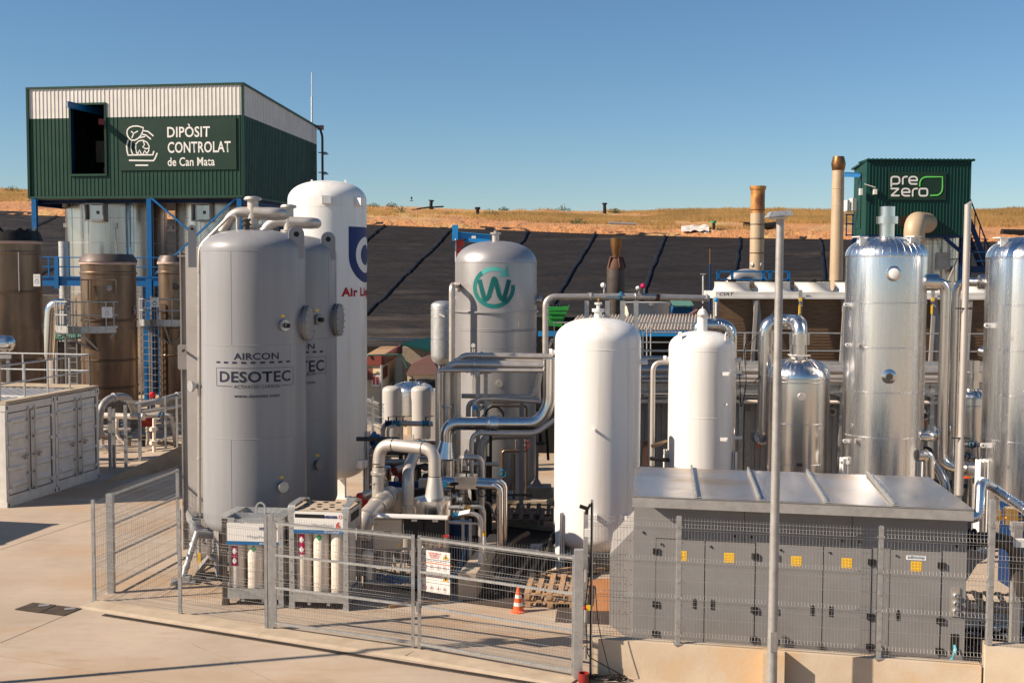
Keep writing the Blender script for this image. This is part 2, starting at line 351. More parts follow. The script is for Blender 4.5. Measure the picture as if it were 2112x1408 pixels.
def bm_ribbon(pts, w, closed=False, cap=False):
    bm = bmesh.new(); P = [Vector((p[0], p[1], 0)) for p in pts]; k = len(P); L = []; Rr = []
    for i, p in enumerate(P):
        if closed: t = P[(i+1) % k] - P[i-1]
        elif i == 0: t = P[1]-p
        elif i == k-1: t = p-P[i-1]
        else: t = (P[i+1]-p).normalized() + (p-P[i-1]).normalized()
        t.normalize(); n = Vector((-t.y, t.x, 0))
        L.append(bm.verts.new(p + n*w/2)); Rr.append(bm.verts.new(p - n*w/2))
    for i in range(k if closed else k-1):
        j = (i+1) % k; bm.faces.new((Rr[i], Rr[j], L[j], L[i]))
    if cap and not closed:
        for e, sg in ((0, -1), (k-1, 1)):
            t = (P[1]-P[0] if e == 0 else P[-1]-P[-2]).normalized()*sg; n = Vector((-t.y, t.x, 0))
            bm.faces.new([bm.verts.new(P[e] + n*(w/2*cos(a)) + t*(w/2*sin(a))) for a in [pi*q/8 for q in range(9)]])
    return bm
def shift(bm, x, y, s=1.0):
    for v in bm.verts: v.co = Vector((v.co.x*s + x, v.co.y*s + y, 0))
    return bm
def joinbm(lst):
    bm = bmesh.new()
    for b in lst:
        me = bpy.data.meshes.new('j'); b.to_mesh(me); b.free(); bm.from_mesh(me); bpy.data.meshes.remove(me)
    return bm
def decal(name, bm, m, parent, mapping, step=None, label=None):
    """lay a flat shape on a surface; mapping is ('plane',O,u,v) or ('cyl',centre,r,phi0,z0)"""
    if mapping[0] == 'cyl':
        _, c, r, phi, z0 = mapping; st = step or r*0.09
        xs = [v.co.x for v in bm.verts]; x = min(xs) + st
        while x < max(xs):
            bmesh.ops.bisect_plane(bm, geom=bm.verts[:]+bm.edges[:]+bm.faces[:], plane_co=(x,0,0), plane_no=(1,0,0)); x += st
        for v in bm.verts:
            a = phi + v.co.x/r; v.co = Vector((c[0] + r*cos(a), c[1] + r*sin(a), z0 + v.co.y))
    else:
        _, O, u, v_ = mapping
        for v in bm.verts: v.co = Vector(O) + Vector(u)*v.co.x + Vector(v_)*v.co.y
    inv = WM[parent].inverted()
    for v in bm.verts: v.co = inv @ v.co
    me = bpy.data.meshes.new(name); bm.to_mesh(me); bm.free(); me.materials.append(MATS[m])
    o = bpy.data.objects.new(name, me); COL.objects.link(o); o.parent = parent; WM[o] = WM[parent]
    if label: o['label'] = label
    return o

# ---------------------------------------------------------------- shared parts
def corr(mb, a, b, z0, z1, pitch=0.25, depth=0.035, rise=0.25, zt=None, zb=None):
    """vertical ribbed sheet from a to b (xy), outward = right hand side of a->b seen from above turned -90"""
    a = Vector((a[0], a[1], 0)); b = Vector((b[0], b[1], 0)); L = (b-a).length; t = (b-a).normalized(); n = Vector((t.y, -t.x, 0))
    xs = []; x = 0
    while x < L:
        for fx, d in ((0,0),(0.70,0),(0.76,1),(0.94,1)):
            if x + fx*pitch < L: xs.append((x + fx*pitch, d*depth))
        x += pitch
    xs.append((L, 0)); vs = []; fs = []
    for x, d in xs:
        p = a + t*x + n*d; f = x/L
        vs.append(p + Vector((0,0, z0 if zb is None else zb(f)))); vs.append(p + Vector((0,0, z1 if zt is None else zt(f))))
    for i in range(len(xs)-1): fs.append((2*i, 2*i+2, 2*i+3, 2*i+1))
    return mb.add(vs, fs)
def dish(r, h, up=True, n=10, z=0.0):
    """torispherical head profile"""
    pr = []
    for i in range(n+1):
        a = pi/2*i/n; pr.append((r*cos(a)**0.8 if i < n else 0.0, z + (h if up else -h)*sin(a)))
    return pr
# ================================================================ THE SETTING
g = MB(); N = 60
g.add([(-500,-60,0),(500,-60,0),(500,900,0),(-500,900,0)], [(0,1,2,3)])
o = g.build('ground', 'ground', smooth=False); struct(o)
# ---- landfill hill: covered slope, soil bench, grassy top
def crest(u):        # photo x of the crest of the black cover -> y, distance
    pts = [(-900,425),(0,441),(140,446),(760,463),(1200,481),(1500,490),(1700,493),(2112,499),(3000,515)]
    for (a,b),(c,d) in zip(pts, pts[1:]):
        if u <= c: return b + (d-b)*(u-a)/(c-a)
    return 515
def hilltop(u):
    pts = [(-900,385),(0,392),(140,398),(400,408),(757,424),(1100,433),(1300,437),(1500,434),(1760,437),(1900,440),(2112,434),(3000,440)]
    for (a,b),(c,d) in zip(pts, pts[1:]):
        if u <= c: return b + (d-b)*(u-a)/(c-a)
    return 440
HS = 1.238
def slope_bottom(u):
    p = W(u, 560, 80 - (u-1056)*0.0025); p.z = 1.2; return p
def slope_top(u): return W(u, crest(u), 104 - (u-1056)*0.005)
def cover_pt(u, t, kd=1.0):
    # fall lines converge in the distance: the foot of a fall line lies further from px 1620
    a = slope_bottom(1620 + (u-1620)*1.36); b = slope_top(u); p = a.lerp(b, t)
    q = Vector((p.x*0.08, p.y*0.8, p.z*0.8)); e = min(1, t*8, max(0, (1-t)*12))
    wv = 0.20*noise.noise(q*.5) + 0.04*noise.noise(Vector((p.x*0.25, p.y*2.2, 3))) + 0.05*(0.5-abs(noise.noise(Vector((p.x*0.10+p.y*.25, p.y*1.1, 9)))))
    wv += 0.02*noise.noise(Vector((p.x*1.1+p.y*1.5, p.y*0.8, 5)))
    return p + Vector((0,-0.35,0.94))*(wv*e*kd)
NX, NY = 600, 150; mb = MB(); vs = []; fs = []
for j in range(NY+1):
    for i in range(NX+1): vs.append(cover_pt(-1000 + 3900*i/NX, 1.03*j/NY))
for j in range(NY):
    for i in range(NX): a = j*(NX+1)+i; fs.append((a, a+1, a+NX+2, a+NX+1))
mb.add(vs, fs); o = mb.build('black_slope_cover', 'membrane'); struct(o)
# welded strips down the cover
mb = MB()
for u in (795, 935, 1092, 1228, 1372, 1527, 1692, 1860, 2030, 640, 480, 300, 120):
    pts = [cover_pt(u + 2.2*noise.noise(Vector((u, k*0.1, 0))), k/150.0) + Vector((0,-0.05,0.11)) for k in range(150)]
    for a, b in zip(pts, pts[1:]):
        w = Vector((0.13,0,0)); h = Vector((0,-.01,.025))
        mb.add([a-w, a+w, b+w, b-w, a-w*0.5+h, a+w*0.5+h, b+w*0.5+h, b-w*0.5+h], [(0,4,7,3),(4,5,6,7),(5,1,2,6)])
struct(mb.build('cover_seam_strips', 'membrane_seam'))
# soil bench and hilltop
NX, NY = 460, 46; mb = MB(); vs = []; fs = []
HILL = {}
for j in range(NY+1):
    t = j/NY
    for i in range(NX+1):
        u = -1200 + 4400*i/NX; a = slope_top(u) + Vector((0,-0.15,-0.02)); yc = crest(u); lip = W(u, yc - 13, a.y + 1.6); Yt_ = a.y + 34
        if t < 0.16: p = a.lerp(lip, t/0.16)
        elif t < 0.85:
            s = (t-0.16)/0.69; p = W(u, yc - 13 + (hilltop(u) - yc + 13)*s, lip.y + (Yt_-lip.y)*s)
        else: b = W(u, hilltop(u), Yt_); c = b + Vector((0, 45, -1.0)); p = b.lerp(c, (t-0.85)/0.15)
        if j > 0: p.z += 0.22*noise.noise(Vector((p.x*0.12, p.y*0.15, 1))) + 0.16*noise.noise(Vector((p.x*0.7, p.y*0.7, 5))) + (0.22*noise.noise(Vector((p.x*1.8, p.y*1.8, 8))) if t < 0.25 else 0)
        vs.append(p); HILL[(i,j)] = p
for j in range(NY):
    for i in range(NX): a = j*(NX+1)+i; fs.append((a, a+1, a+NX+2, a+NX+1))
mb.add(vs, fs); o = mb.build('landfill_hill', 'soil'); struct(o)
# dry grass: uncountable
mb = MB(); rnd = random.Random(3)
def hill_at(i, j, fi, fj):
    p = HILL[(i,j)].lerp(HILL[(i+1,j)], fi); q = HILL[(i,j+1)].lerp(HILL[(i+1,j+1)], fi); return p.lerp(q, fj)
cnt = 0
for _ in range(330000):
    i = rnd.randrange(int(.24*NX), int(.79*NX)); j = rnd.randrange(8, 41); u = -1200 + 4400*(i+0.5)/NX; t = (j-7.4)/31.7
    p = hill_at(i, j, rnd.random(), rnd.random()); dens = noise.noise(Vector((p.x*0.06, p.y*0.10, 4)))*1.3 + noise.noise(Vector((p.x*0.5, p.y*0.5, 2)))*0.8
    uu = u + 260*noise.noise(Vector((p.x*0.07, p.y*0.12, 7)))
    if uu > 1350 or u < 145: dens += 0.75 if t > 0.34 else -0.5
    else: dens += 0.62 if 0.20 < t < 0.62 else (-0.6 if t < 0.20 else -0.12)
    if rnd.random()*0.9 > dens: continue
    h = rnd.uniform(0.12, 0.42)*(1.3 if u > 1350 else 1.0); w = rnd.uniform(0.025, 0.07); dx = rnd.uniform(-0.25, 0.25)
    k = len(mb.v); mb.v += [p + Vector((-w,0,-0.05)), p + Vector((w,0,-0.05)), p + Vector((dx, rnd.uniform(-.1,.1), h))]; mb.f.append((k,k+1,k+2)); cnt += 1
o = mb.build('dry_grass', 'straw_stuff', smooth=False); tag(o, 'dry yellow grass growing over the landfill hilltop', 'grass', kind='stuff')
# shrubs one can tell apart on the ridge
def hill_z(px, frac):
    i = int((px + 1200)/4400*NX); j = int(frac*NY); return HILL[(max(0,min(NX,i)), j)].copy()
shr = [(776,0.82,0.8,'small green shrub on the ridge nearest the big white tank'),(812,0.84,0.9,'second green shrub on the ridge right of the big white tank'),
       (830,0.5,1.0,'low green shrub on the grassy bench just right of the white tank'),(1044,0.84,0.8,'lone green shrub on the skyline above the domed steel tank'),(1165,0.82,1.0,'dark green shrub on the ridge left of the small brown flare'),
       (1010,0.5,1.1,'green shrub beside the black post on the hill bench'),(1270,0.82,0.9,'brownish shrub on the ridge above the brown flare'),(30,0.8,1.2,'green shrub on the ridge left of the green elevated building'),(1195,0.3,0.9,'green shrub low on the bench above the black cover')]
for px, fr, h, lab in shr:
    p = hill_z(px, fr); mb = MB()
    for _ in range(160):
        a = rnd.uniform(0, 2*pi); rr = rnd.random()**0.6*0.9*h; q = p + Vector((cos(a)*rr, sin(a)*rr*0.6, 0.05 + rnd.random()**1.3*(h*0.75)*(1-rr/(1.3*h)))); s = rnd.uniform(0.05, 0.13)
        e = Vector((rnd.uniform(-1,1), rnd.uniform(-1,1), rnd.uniform(-1,1))).normalized()*s; f_ = Vector((rnd.uniform(-1,1), rnd.uniform(-1,1), rnd.uniform(-1,1))).normalized()*s
        mb.add([q-e, q+f_, q+e], [(0,1,2)])
    for _ in range(5): mb.cyl(p + Vector((0,0,-.1)), p + Vector((rnd.uniform(-.4,.4), rnd.uniform(-.3,.3), h*0.6)), 0.03, 0.01, n=5)
    tag(mb.build('shrub', 'shrub_leaf', smooth=False), lab, 'shrub', 'shrubs on the landfill hill')
# posts, pipes and debris on the hill
def hill_post(px, py_top, py_bot, Y, lean, lab, r=0.16):
    Y *= HS; r *= HS; a = W(px, py_bot+4, Y); b = W(px + lean, py_top, Y); mb = MB(); mb.cyl(a, b, r, r*0.9, n=10); mb.cyl(b - (b-a)*0.12, b + (b-a)*0.02, r*1.5, n=10)
    tag(mb.build('vent_post', 'black'), lab, 'post', 'black vent posts on the landfill hill')
hill_post(888, 413, 428, 106, 2, 'black leaning vent post on the skyline right of the white tank')
hill_post(985, 428, 456, 98, 0, 'black upright vent post standing in the yellow grass')
hill_post(1247, 419, 438, 108, 0, 'black vent post on the skyline above the brown flare')
hill_post(893, 417, 428, 106, -5, 'short black stub tilted against the leaning skyline post', 0.08)
mb = MB(); a = W(1472, 478, 104); mb.cyl(a, W(1472, 458, 104), 0.13, n=10)
t = thing('capped_post', 'black post with bright green cap at the edge of the black cover', 'post', a); mb.build('post', 'black', t)
mb = MB(); mb.cyl(W(1472, 460, 104), W(1472, 455.5, 104), 0.24, n=10); mb.build('cap', 'pgreen', t)
def tarp(px0, px1, py0, py1, lab, seed, h=0.8):
    Y = 102.6; mb = MB(); n = 12; vs = []
    for j in range(n+1):
        for i in range(n+1):
            f, gg = i/n, j/n; p = W(px0 + (px1-px0)*f, py1 + (py0-py1)*gg, Y + gg*2)
            p.z += h*0.5*abs(noise.noise(Vector((f*3+seed, gg*3, 0)))) ; vs.append(p)
    mb.add(vs, [(j*(n+1)+i, j*(n+1)+i+1, (j+1)*(n+1)+i+1, (j+1)*(n+1)+i) for j in range(n) for i in range(n)])
    tag(mb.build('tarpaulin', 'tarp_white'), lab, 'tarpaulin')
tarp(1405, 1462, 466, 478, 'crumpled whitish tarpaulin lying on the soil edge above the black cover', 2)
tarp(1450, 1484, 474, 483, 'small scrap of white sheet round the foot of the green capped post', 5)
def hose(pts, r, m, name, lab, cat, n=8, group=None, rad=None):
    mb = MB(); mb.tube(path(pts, rad) if rad else pts, r, n); return tag(mb.build(name, m), lab, cat, group)
hose([W(757,450,114),W(860,451,114),W(905,455,114)], 0.06, 'black_rubber', 'hill_hose', 'thin black hose along the foot of the grass on the left', 'hose')
hose([W(846,434,129),W(880,428,129),W(915,426,129)], 0.09, 'black_rubber', 'hill_hose', 'black hose lying over the bare soil near the skyline', 'hose')
hose([W(1255,460,109),W(1312,462,109)], 0.13, 'galv_dull', 'hill_pipe', 'grey pipe lying on the soil in front of the dry grass', 'pipe')
hose([W(1534,465,106),W(1580,467,106),W(1612,463,106)], 0.35, 'black_rubber', 'hill_pipe', 'rolled black liner on the soil between the rusty stack and the lamp', 'liner roll')
hose([W(2066,480,102),W(2140,482,102)], 0.35, 'black_rubber', 'hill_pipe', 'rolled black liner on the soil at the right edge of the photo', 'liner roll')
mb = MB(); s_ = W(849, 414, 100)
mb.add([s_+Vector(q)*.7 for q in ((-.35,0,0),(0,-.06,.05),(.3,0,.02),(0,.06,.05),(0.05,0,-.05),(-.15,0.3,.5),(.1,0.3,.45),(-.1,-0.3,.35),(.12,-0.3,.3))], [(0,1,4),(1,2,4),(2,3,4),(3,0,4),(0,3,2,1),(1,3,5),(3,6,5),(1,7,8),(1,8,3)])
tag(mb.build('bird', 'black'), 'small dark bird flying just above the skyline', 'bird')
# block wall at the foot of the slope
mb = MB(); a = W(700, 712, 63); b = W(1300, 712, 62)
mb.box(((a.x+b.x)/2, 63, 1.2), (b.x-a.x, 0.5, 2.4)); tag(mb.build('block_wall', 'wood_old', smooth=False), 'dark block retaining wall at the foot of the black slope behind the cream building', 'wall')
mb = MB(); mb.tube([W(740,700,62.4), W(900,702,62.2), W(1000,704,62)], 0.1, 8); tag(mb.build('foot_pipe', 'galv_dull'), 'grey pipe running along the foot of the black slope', 'pipe')
mb = MB(); p1 = W(82,640,60); p2 = W(170,640,60); mb.box(((p1.x+p2.x)/2-2, 60, 2.6), (7, 0.4, 5.2)); 
tag(mb.build('concrete_wall', 'footing', smooth=False), 'weathered concrete panel wall between the left and middle flares', 'wall')
# ---- road details: kerb, joints, drain, gratings
ga = [G(195,1242), G(372,1270), G(560,1299), G(857,1343), G(1190,1402)]
mb = MB()
for a, b in zip(ga, ga[1:]):
    n = Vector(((b-a).y, -(b-a).x, 0)).normalized()
    mb.hexa([a + n*0.42, b + n*0.42, b - n*0.12, a - n*0.12], [a + n*0.34 + Vector((0,0,.03)), b + n*0.34 + Vector((0,0,.03)), b - n*0.1 + Vector((0,0,.03)), a - n*0.1 + Vector((0,0,.03))])
struct(mb.build('kerb_strip', 'footing', smooth=False))
da, db = G(214,1268), G(1150,1418); d = (db-da); L = d.length; d.normalize(); n = Vector((-d.y, d.x, 0))
t = thing('drain_channel', 'narrow slotted drain channel running along the foot of the fence', 'drain', da)
mb = MB(); mb.bar(da + Vector((0,0,.006)), db + Vector((0,0,.006)), 0.10, 0.006); mb.build('channel', 'black', t, smooth=False)
mb = MB(); k = 0.0
while k < L:
    p = da + d*k; mb.bar(p - n*0.045 + Vector((0,0,.012)), p + n*0.045 + Vector((0,0,.012)), 0.018, 0.006, Vector((0,0,1))); k += 0.05
for s in (-1,1): mb.bar(da + n*(0.05*s) + Vector((0,0,.010)), db + n*(0.05*s) + Vector((0,0,.010)), 0.010, 0.010)
mb.build('slotted_cover', 'grate', t, smooth=False)
for q, lab in (([(30,1257),(68,1243),(117,1248),(82,1264)], 'left one of two rusty steel gratings set in the concrete'), ([(85,1264),(120,1249),(169,1255),(132,1270)], 'right one of two rusty steel gratings set in the concrete')):
    P = [G(*c) for c in q]; z = Vector((0,0,.008)); t = thing('floor_grating', lab, 'grating', (P[0]+P[2])/2, 0, 'gratings in the concrete yard')
    mb = MB(); mb.quad(*[p + z for p in P]); mb.build('frame', 'grate', t, smooth=False)
    mb = MB()
    for i in range(15):
        f = (i+0.5)/15; mb.bar(P[0].lerp(P[1], f)+z*1.7, P[3].lerp(P[2], f)+z*1.7, 0.012, 0.008); mb.bar(P[0].lerp(P[3], f)+z*1.5, P[1].lerp(P[2], f)+z*1.5, 0.012, 0.008)
    mb.build('bars', 'grate', t, smooth=False)
    c = (P[0]+P[2])/2; mb = MB(); mb.box(c + Vector((.12,.1,.02)), (0.2,0.13,0.008), 0.3); mb.build('plate', 'galv_dull', t, smooth=False)
# joints of the slab as shallow tooled lines (4 mm strips)
mb = MB()
for a, b in (((0,1352),(330,1408)), ((0,1325),(150,1262)), ((395,1327),(640,1440)), ((0,1133),(190,1070))):
    mb.bar(G(*a)+Vector((0,0,.003)), G(*b)+Vector((0,0,.003)), 0.018, 0.004)
struct(mb.build('slab_joint', 'stone', smooth=False))

# ================================================================ LEFT: elevated green building over two silos
BN = W(503, 404, 58.0)                                              # near right lower corner
U = Vector((0.986, -0.165, 0)).normalized(); V = Vector((-U.y, U.x, 0))   # along the front, into depth
BW, BD, BH = 11.55, 11.0, 5.45; ZB = BN.z
def B(u, v, z): return Vector((BN.x, BN.y, ZB)) + U*(u - BW) + V*v + Vector((0,0,z))
HL, HR = BH, BH + 0.03; HBK = BH*0.857
t = thing('elevated_building', 'green and white clad building raised on blue steel legs over two steel silos', 'building', (BN.x, BN.y, 0)); bld = t
band = 1.48
def b2(p): return (p.x, p.y)
u0, u1, zo0, zo1 = 2.32, 4.25, 1.10, 4.66                             # door opening
mb = MB()
def sheet(ua, ub, za, zb_, mb): corr(mb, b2(B(ua,0,0)), b2(B(ub,0,0)), ZB+za, ZB+zb_, 0.21, 0.024)
sheet(0, u0, 0, BH-band, mb); sheet(u1, BW, 0, BH-band, mb); sheet(u0, u1, 0, zo0, mb); mb.build('green_front_cladding', 'green_clad', t, smooth=False)
mb = MB(); sheet(0, u0, BH-band, BH, mb); sheet(u1, BW, BH-band, BH, mb); sheet(u0, u1, zo1, BH, mb); mb.build('white_front_cladding', 'white_clad', t, smooth=False)
top = lambda f: ZB + BH + (HBK-BH)*f
mid = lambda f: ZB + (BH-band) + ((HBK-band*0.66)-(BH-band))*f
mb = MB(); corr(mb, b2(B(BW,0,0)), b2(B(BW,BD,0)), ZB, 0, 0.21, 0.024, zt=mid); mb.build('green_side_cladding', 'green_clad', t, smooth=False)
mb = MB(); corr(mb, b2(B(BW,0,0)), b2(B(BW,BD,0)), 0, 0, 0.21, 0.024, zt=top, zb=mid); mb.build('white_side_cladding', 'white_clad', t, smooth=False)
mb = MB(); corr(mb, b2(B(0,BD,0)), b2(B(0,0,0)), ZB, 0, 0.2, 0.035, zt=lambda f: top(1-f)); corr(mb, b2(B(BW,BD,0)), b2(B(0,BD,0)), ZB, ZB+HBK, 0.2, 0.035); mb.build('rear_cladding', 'green_clad', t, smooth=False)
mb = MB(); e = 0.08
mb.hexa([B(-e,-e,BH), B(BW+e,-e,BH), B(BW+e,BD+e,HBK), B(-e,BD+e,HBK)], [B(-e,-e,BH+.1), B(BW+e,-e,BH+.1), B(BW+e,BD+e,HBK+.1), B(-e,BD+e,HBK+.1)]); mb.build('roof', 'green_clad', t, smooth=False)
mb = MB(); mb.hexa([B(0.05,0.05,-.12), B(BW-.05,.05,-.12), B(BW-.05,BD,-.12), B(0.05,BD,-.12)], [B(0.05,0.05,-.02), B(BW-.05,.05,-.02), B(BW-.05,BD,-.02), B(0.05,BD,-.02)]); mb.build('floor_deck', 'dark_steel', t, smooth=False)
mb = MB()
for uu in (0.0, BW): mb.bar(B(uu, -0.045, -0.05), B(uu, -0.045, BH+0.02), 0.12, 0.12)
mb.bar(B(0,-.05,-.03), B(BW,-.05,-.03), 0.08, 0.12); mb.bar(B(BW+.05,0,-.03), B(BW+.05,BD,-.03), 0.08, 0.12)
mb.bar(B(u0,-.05,zo0), B(u0,-.05,zo1), .1,.08); mb.bar(B(u1,-.05,zo0), B(u1,-.05,zo1), .1,.08); mb.bar(B(u0-.05,-.05,zo0), B(u1+.05,-.05,zo0), .08,.1); mb.bar(B(u0-.05,-.05,zo1), B(u1+.05,-.05,zo1), .08,.1)
mb.build('trim', 'green_clad', t, smooth=False)
mb = MB(); w_ = 0.25                                                 # inside walls
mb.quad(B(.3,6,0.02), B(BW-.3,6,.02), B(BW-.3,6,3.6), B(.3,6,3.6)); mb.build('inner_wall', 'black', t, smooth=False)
mb = MB(); 
corr(mb, b2(B(0.4,5.9,0)), b2(B(5.0,5.9,0)), ZB+2.3, ZB+3.5, 0.2, 0.03); mb.build('translucent_sheet', 'white_clad', t, smooth=False)
mb = MB(); mb.ibeam(B(3.0,-1.4,4.45), B(3.5,4,4.45), .16, .30, .03); o = mb.build('hoist_beam', 'blue_steel', t, smooth=False)
mb = MB(); mb.bar(B(2.3,.2,zo0), B(2.3,.2,zo1), .12,.12); mb.build('door_column', 'blue_dark', t, smooth=False)
mb = MB(); mb.box(B(3.5,1.2,3.9), (.45,.4,.3)); mb.cyl(B(3.5,1.2,3.7), B(3.5,1.2,1.6), .02, n=6); mb.cyl(B(3.5,1.2,1.6), B(3.5,1.2,1.3), .07, n=8); mb.build('hoist', 'dark_red', t)
# sign
pu0, pu1, pz0, pz1 = 4.98, 11.2, 1.30, 3.87
sg = thing('company_sign', 'dark green panel reading DIPOSIT CONTROLAT de Can Mata on the building front', 'sign', B(7.8,-0.06,1.3))
mb = MB(); mb.hexa([B(pu0,-.065,pz0),B(pu1,-.065,pz0),B(pu1,-.04,pz0),B(pu0,-.04,pz0)], [B(pu0,-.065,pz1),B(pu1,-.065,pz1),B(pu1,-.04,pz1),B(pu0,-.04,pz1)]); mb.build('panel', 'green_panel', sg, smooth=False)
# photo-measured positions inside the panel, in photo pixels -> panel metres
def sgp(px, py):                                                   # front-plane coordinates of a photo pixel
    d = CM @ Vector(((px - CW/2)/F, -(py - CH/2)/F, -1.0)); o_ = Vector((0,0,CAMZ)); O = B(0,-.07,0)
    k = (O - o_).dot(V)/d.dot(V); p = o_ + d*k; return ((p-O).dot(U), p.z - O.z)
mapg = ('plane', B(0,-.072,0), U, Vector((0,0,1)))
def sign_text(s, x0, x1, yb0, yt0, off, name='lettering'):
    a = sgp(x0, yb0); b = sgp(x1, yb0); c = sgp(x0, yt0); bm = fit_text(s, b[0]-a[0], c[1]-a[1], off); shift(bm, a[0], a[1]); decal(name, bm, 'label_white', sg, mapg)
sign_text('DIP\u00d2SIT', 345, 433, 284, 256.5, 0.016); sign_text('CONTROLAT', 346, 476, 316, 293, 0.016); sign_text('de Can Mata', 346, 443, 343, 325, 0.014)
def c1(x, y): return (x/2.9957, 130 + y/2.9957)                        # crop -> photo pixels
def rib(pts, w, cl=False): return bm_ribbon([sgp(*c1(*p)) for p in pts], w*0.0075, cl, True)
L_ = []
L_.append(rib([(800,468),(788,450),(784,430),(788,412),(800,399),(822,391),(850,390),(886,400),(880,428),(870,450),(852,468),(832,478),(812,477)], 9, True))
L_.append(rib([(812,424),(826,436),(850,422)], 8)); L_.append(rib([(826,436),(815,462)], 8))
L_.append(rib([(884,418),(915,424),(946,450)], 9)); L_.append(rib([(872,440),(902,446),(930,470)], 9)); L_.append(rib([(866,462),(895,455)], 8))
L_.append(rib([(792,478),(782,510),(785,545),(792,570),(845,568),(944,568),(950,548)], 10)); L_.append(rib([(812,485),(808,520),(814,552),(822,566)], 8))
L_.append(rib([(838+0, 530),(840,500),(858,482),(884,478),(908,490),(922,515),(918,545),(905,562)], 8)); L_.append(rib([(838,530),(845,556),(852,564)], 8))
L_.append(rib([(884,480),(893,505),(882,520),(900,530),(918,528)], 8)); L_.append(rib([(852,562),(862,538),(872,560)], 8)); L_.append(rib([(884,564),(894,540),(906,560)], 8))
L_.append(rib([(970,560),(958,590),(948,604),(800,602)], 10)); L_.append(rib([(840,632),(912,632)], 10))
for q in L_: decal('emblem_stroke', q, 'label_white', sg, mapg)
# blue frame
def zt(y, px, Y): return W(px, y, Y).z
def col_(px, Y, m='blue_steel', w=.24, z1=None):
    p = W(px, 404, Y); mb = MB(); mb.ibeam((p.x, p.y, 0), (p.x, p.y, (z1 or ZB-.12)), w, w, .03, Vector((0,1,0))); return mb.build('column', m, bld, smooth=False)
for px, Y in ((71, 59.6), (308, 58.7), (494, 58.1)): col_(px, Y)
for px, Y in ((540, 64), (580, 69), (470,69), (250,69.5)): col_(px, Y)
def br(p, q, w=.09, m='blue_steel', name='brace'):
    mb = MB(); mb.bar(p, q, w, w); mb.build(name, m, bld, smooth=False)
br(W(312,408,58.6), W(398,482,58.4)); br(W(488,408,58.2), W(312,572,58.7)); br(W(70,410,59.6), W(130,410,66))
mb = MB(); mb.ibeam(B(0,.7,-.2), B(BW,.7,-.2), .16, .16, .03); mb.ibeam(B(BW-.1,0,-.28), B(BW-.1,BD,-.28), .2, .3, .03); mb.ibeam(B(0.1,0,-.28), B(.1,BD,-.28), .2, .3, .03); mb.build('floor_beam', 'blue_dark', bld, smooth=False)
# downpipes and flood lamps on the far right corner, antenna
mb = MB(); c = B(BW+.1, BD, 0); mb.tube(path([c+Vector((0.1,-.1,HBK)), c+Vector((.25,-.1,HBK-.5)), c+Vector((.25,-.1,1.6)), c+Vector((.5,-.1,1.0)), c+Vector((.5,-.1,-.6))], .15), .07, 10); mb.box(c+Vector((.15,-.1,HBK)), (.35,.25,.25)); mb.build('downpipe', 'dark_steel', bld)
for yy in (315, 356):
    q = W(657, yy, BN.y+BD); mb = MB(); mb.bar(q, q+Vector((.4,-.1,0)), .06, .06); mb.lathe(q + Vector((.4,-.1,-.12)), [(.2,0),(.19,.07),(.05,.16)], 20); mb.build('flood_lamp', 'galv', bld)
mb = MB(); q = W(643, 262, 68); mb.cyl(q - Vector((0,0,.6)), W(643,200,68), .05, n=6); mb.cyl(W(643,200,68), W(643,150,68), .025, n=6); tag(mb.build('antenna_mast', 'galv'), 'tall thin mast standing on the rear of the green and white building', 'mast')

def plate_rings(mb, c, r, zs, dr=.006, h=.02, n=56):
    for z in zs: mb.lathe((c[0], c[1], z), [(r+dr,0),(r+dr,h)], n)
def silo(px, Y, rp, ytop, lab, name='storage_silo', hx=None, mat='silo_steel'):
    c = W(px, 500, Y); r = M_(rp, Y); z1 = W(px, ytop, Y).z; t = thing(name, lab, 'silo', (c.x, c.y, 0))
    mb = MB(); mb.lathe((c.x,c.y,0), [(r,0),(r,z1)], 72); mb.build('shell', mat, t)
    mb = MB(); z = 1.5
    while z < z1: mb.lathe((c.x,c.y,z), [(r+.008,0),(r+.008,.02)], 72); z += 1.28
    for k in range(14):
        a = -pi/2 + k*2*pi/14 + .2
        mb.bar(Vector((c.x+(r+.004)*cos(a), c.y+(r+.004)*sin(a), .5)), Vector((c.x+(r+.004)*cos(a), c.y+(r+.004)*sin(a), z1)), .012, .02, Vector((cos(a), sin(a), 0)))
    mb.build('sheet_seam', 'stainless_matte', t, smooth=False)
    return t, c, r, z1
s1, c1_, r1, z1_ = silo(242, 63.0, 99, 408, 'wide steel silo with hatch box under the left half of the green building')
s2, c2_, r2, z2_ = silo(464, 62.5, 98, 408, 'wide steel silo with hatch box under the right half of the green building')
for s, px in ((s1, 197), (s2, 417)):
    Y = 60.0 if s is s1 else 59.6; q = W(px, 438, Y); w, h = M_(37, Y), M_(34, Y)
    mb = MB()
    for a, b in (((-w/2,0,h/2),(w/2,0,h/2)), ((-w/2,0,-h/2),(w/2,0,-h/2))): mb.bar(q+Vector(a), q+Vector(b), .55, .06, Vector((0,0,1)))
    for sx in (-1,1): mb.bar(q+Vector((sx*w/2,0,-h/2-.03)), q+Vector((sx*w/2,0,h/2+.03)), .06, .55, Vector((0,1,0)))
    f_ = mb.build('hatch_box', 'galv_dull', s, smooth=False)
    mb = MB(); mb.box(q+Vector((0,.1,0)), (w*0.8,.05,h*0.86)); mb.build('hatch_door', 'silo_steel', f_, smooth=False)
    mb = MB(); mb.box(q+Vector((.1,.04,0)), (.12,.06,.16)); mb.build('latch', 'dark_steel', f_, smooth=False)
mb = MB(); q = W(238,465,60.2); mb.box(q, (.2,.12,.26)); mb.tube([q, q+Vector((0,0,-.5)), q+Vector((.2,0,-3))], .02, 5); mb.build('junction_box', 'galv', s1)
mb = MB(); 
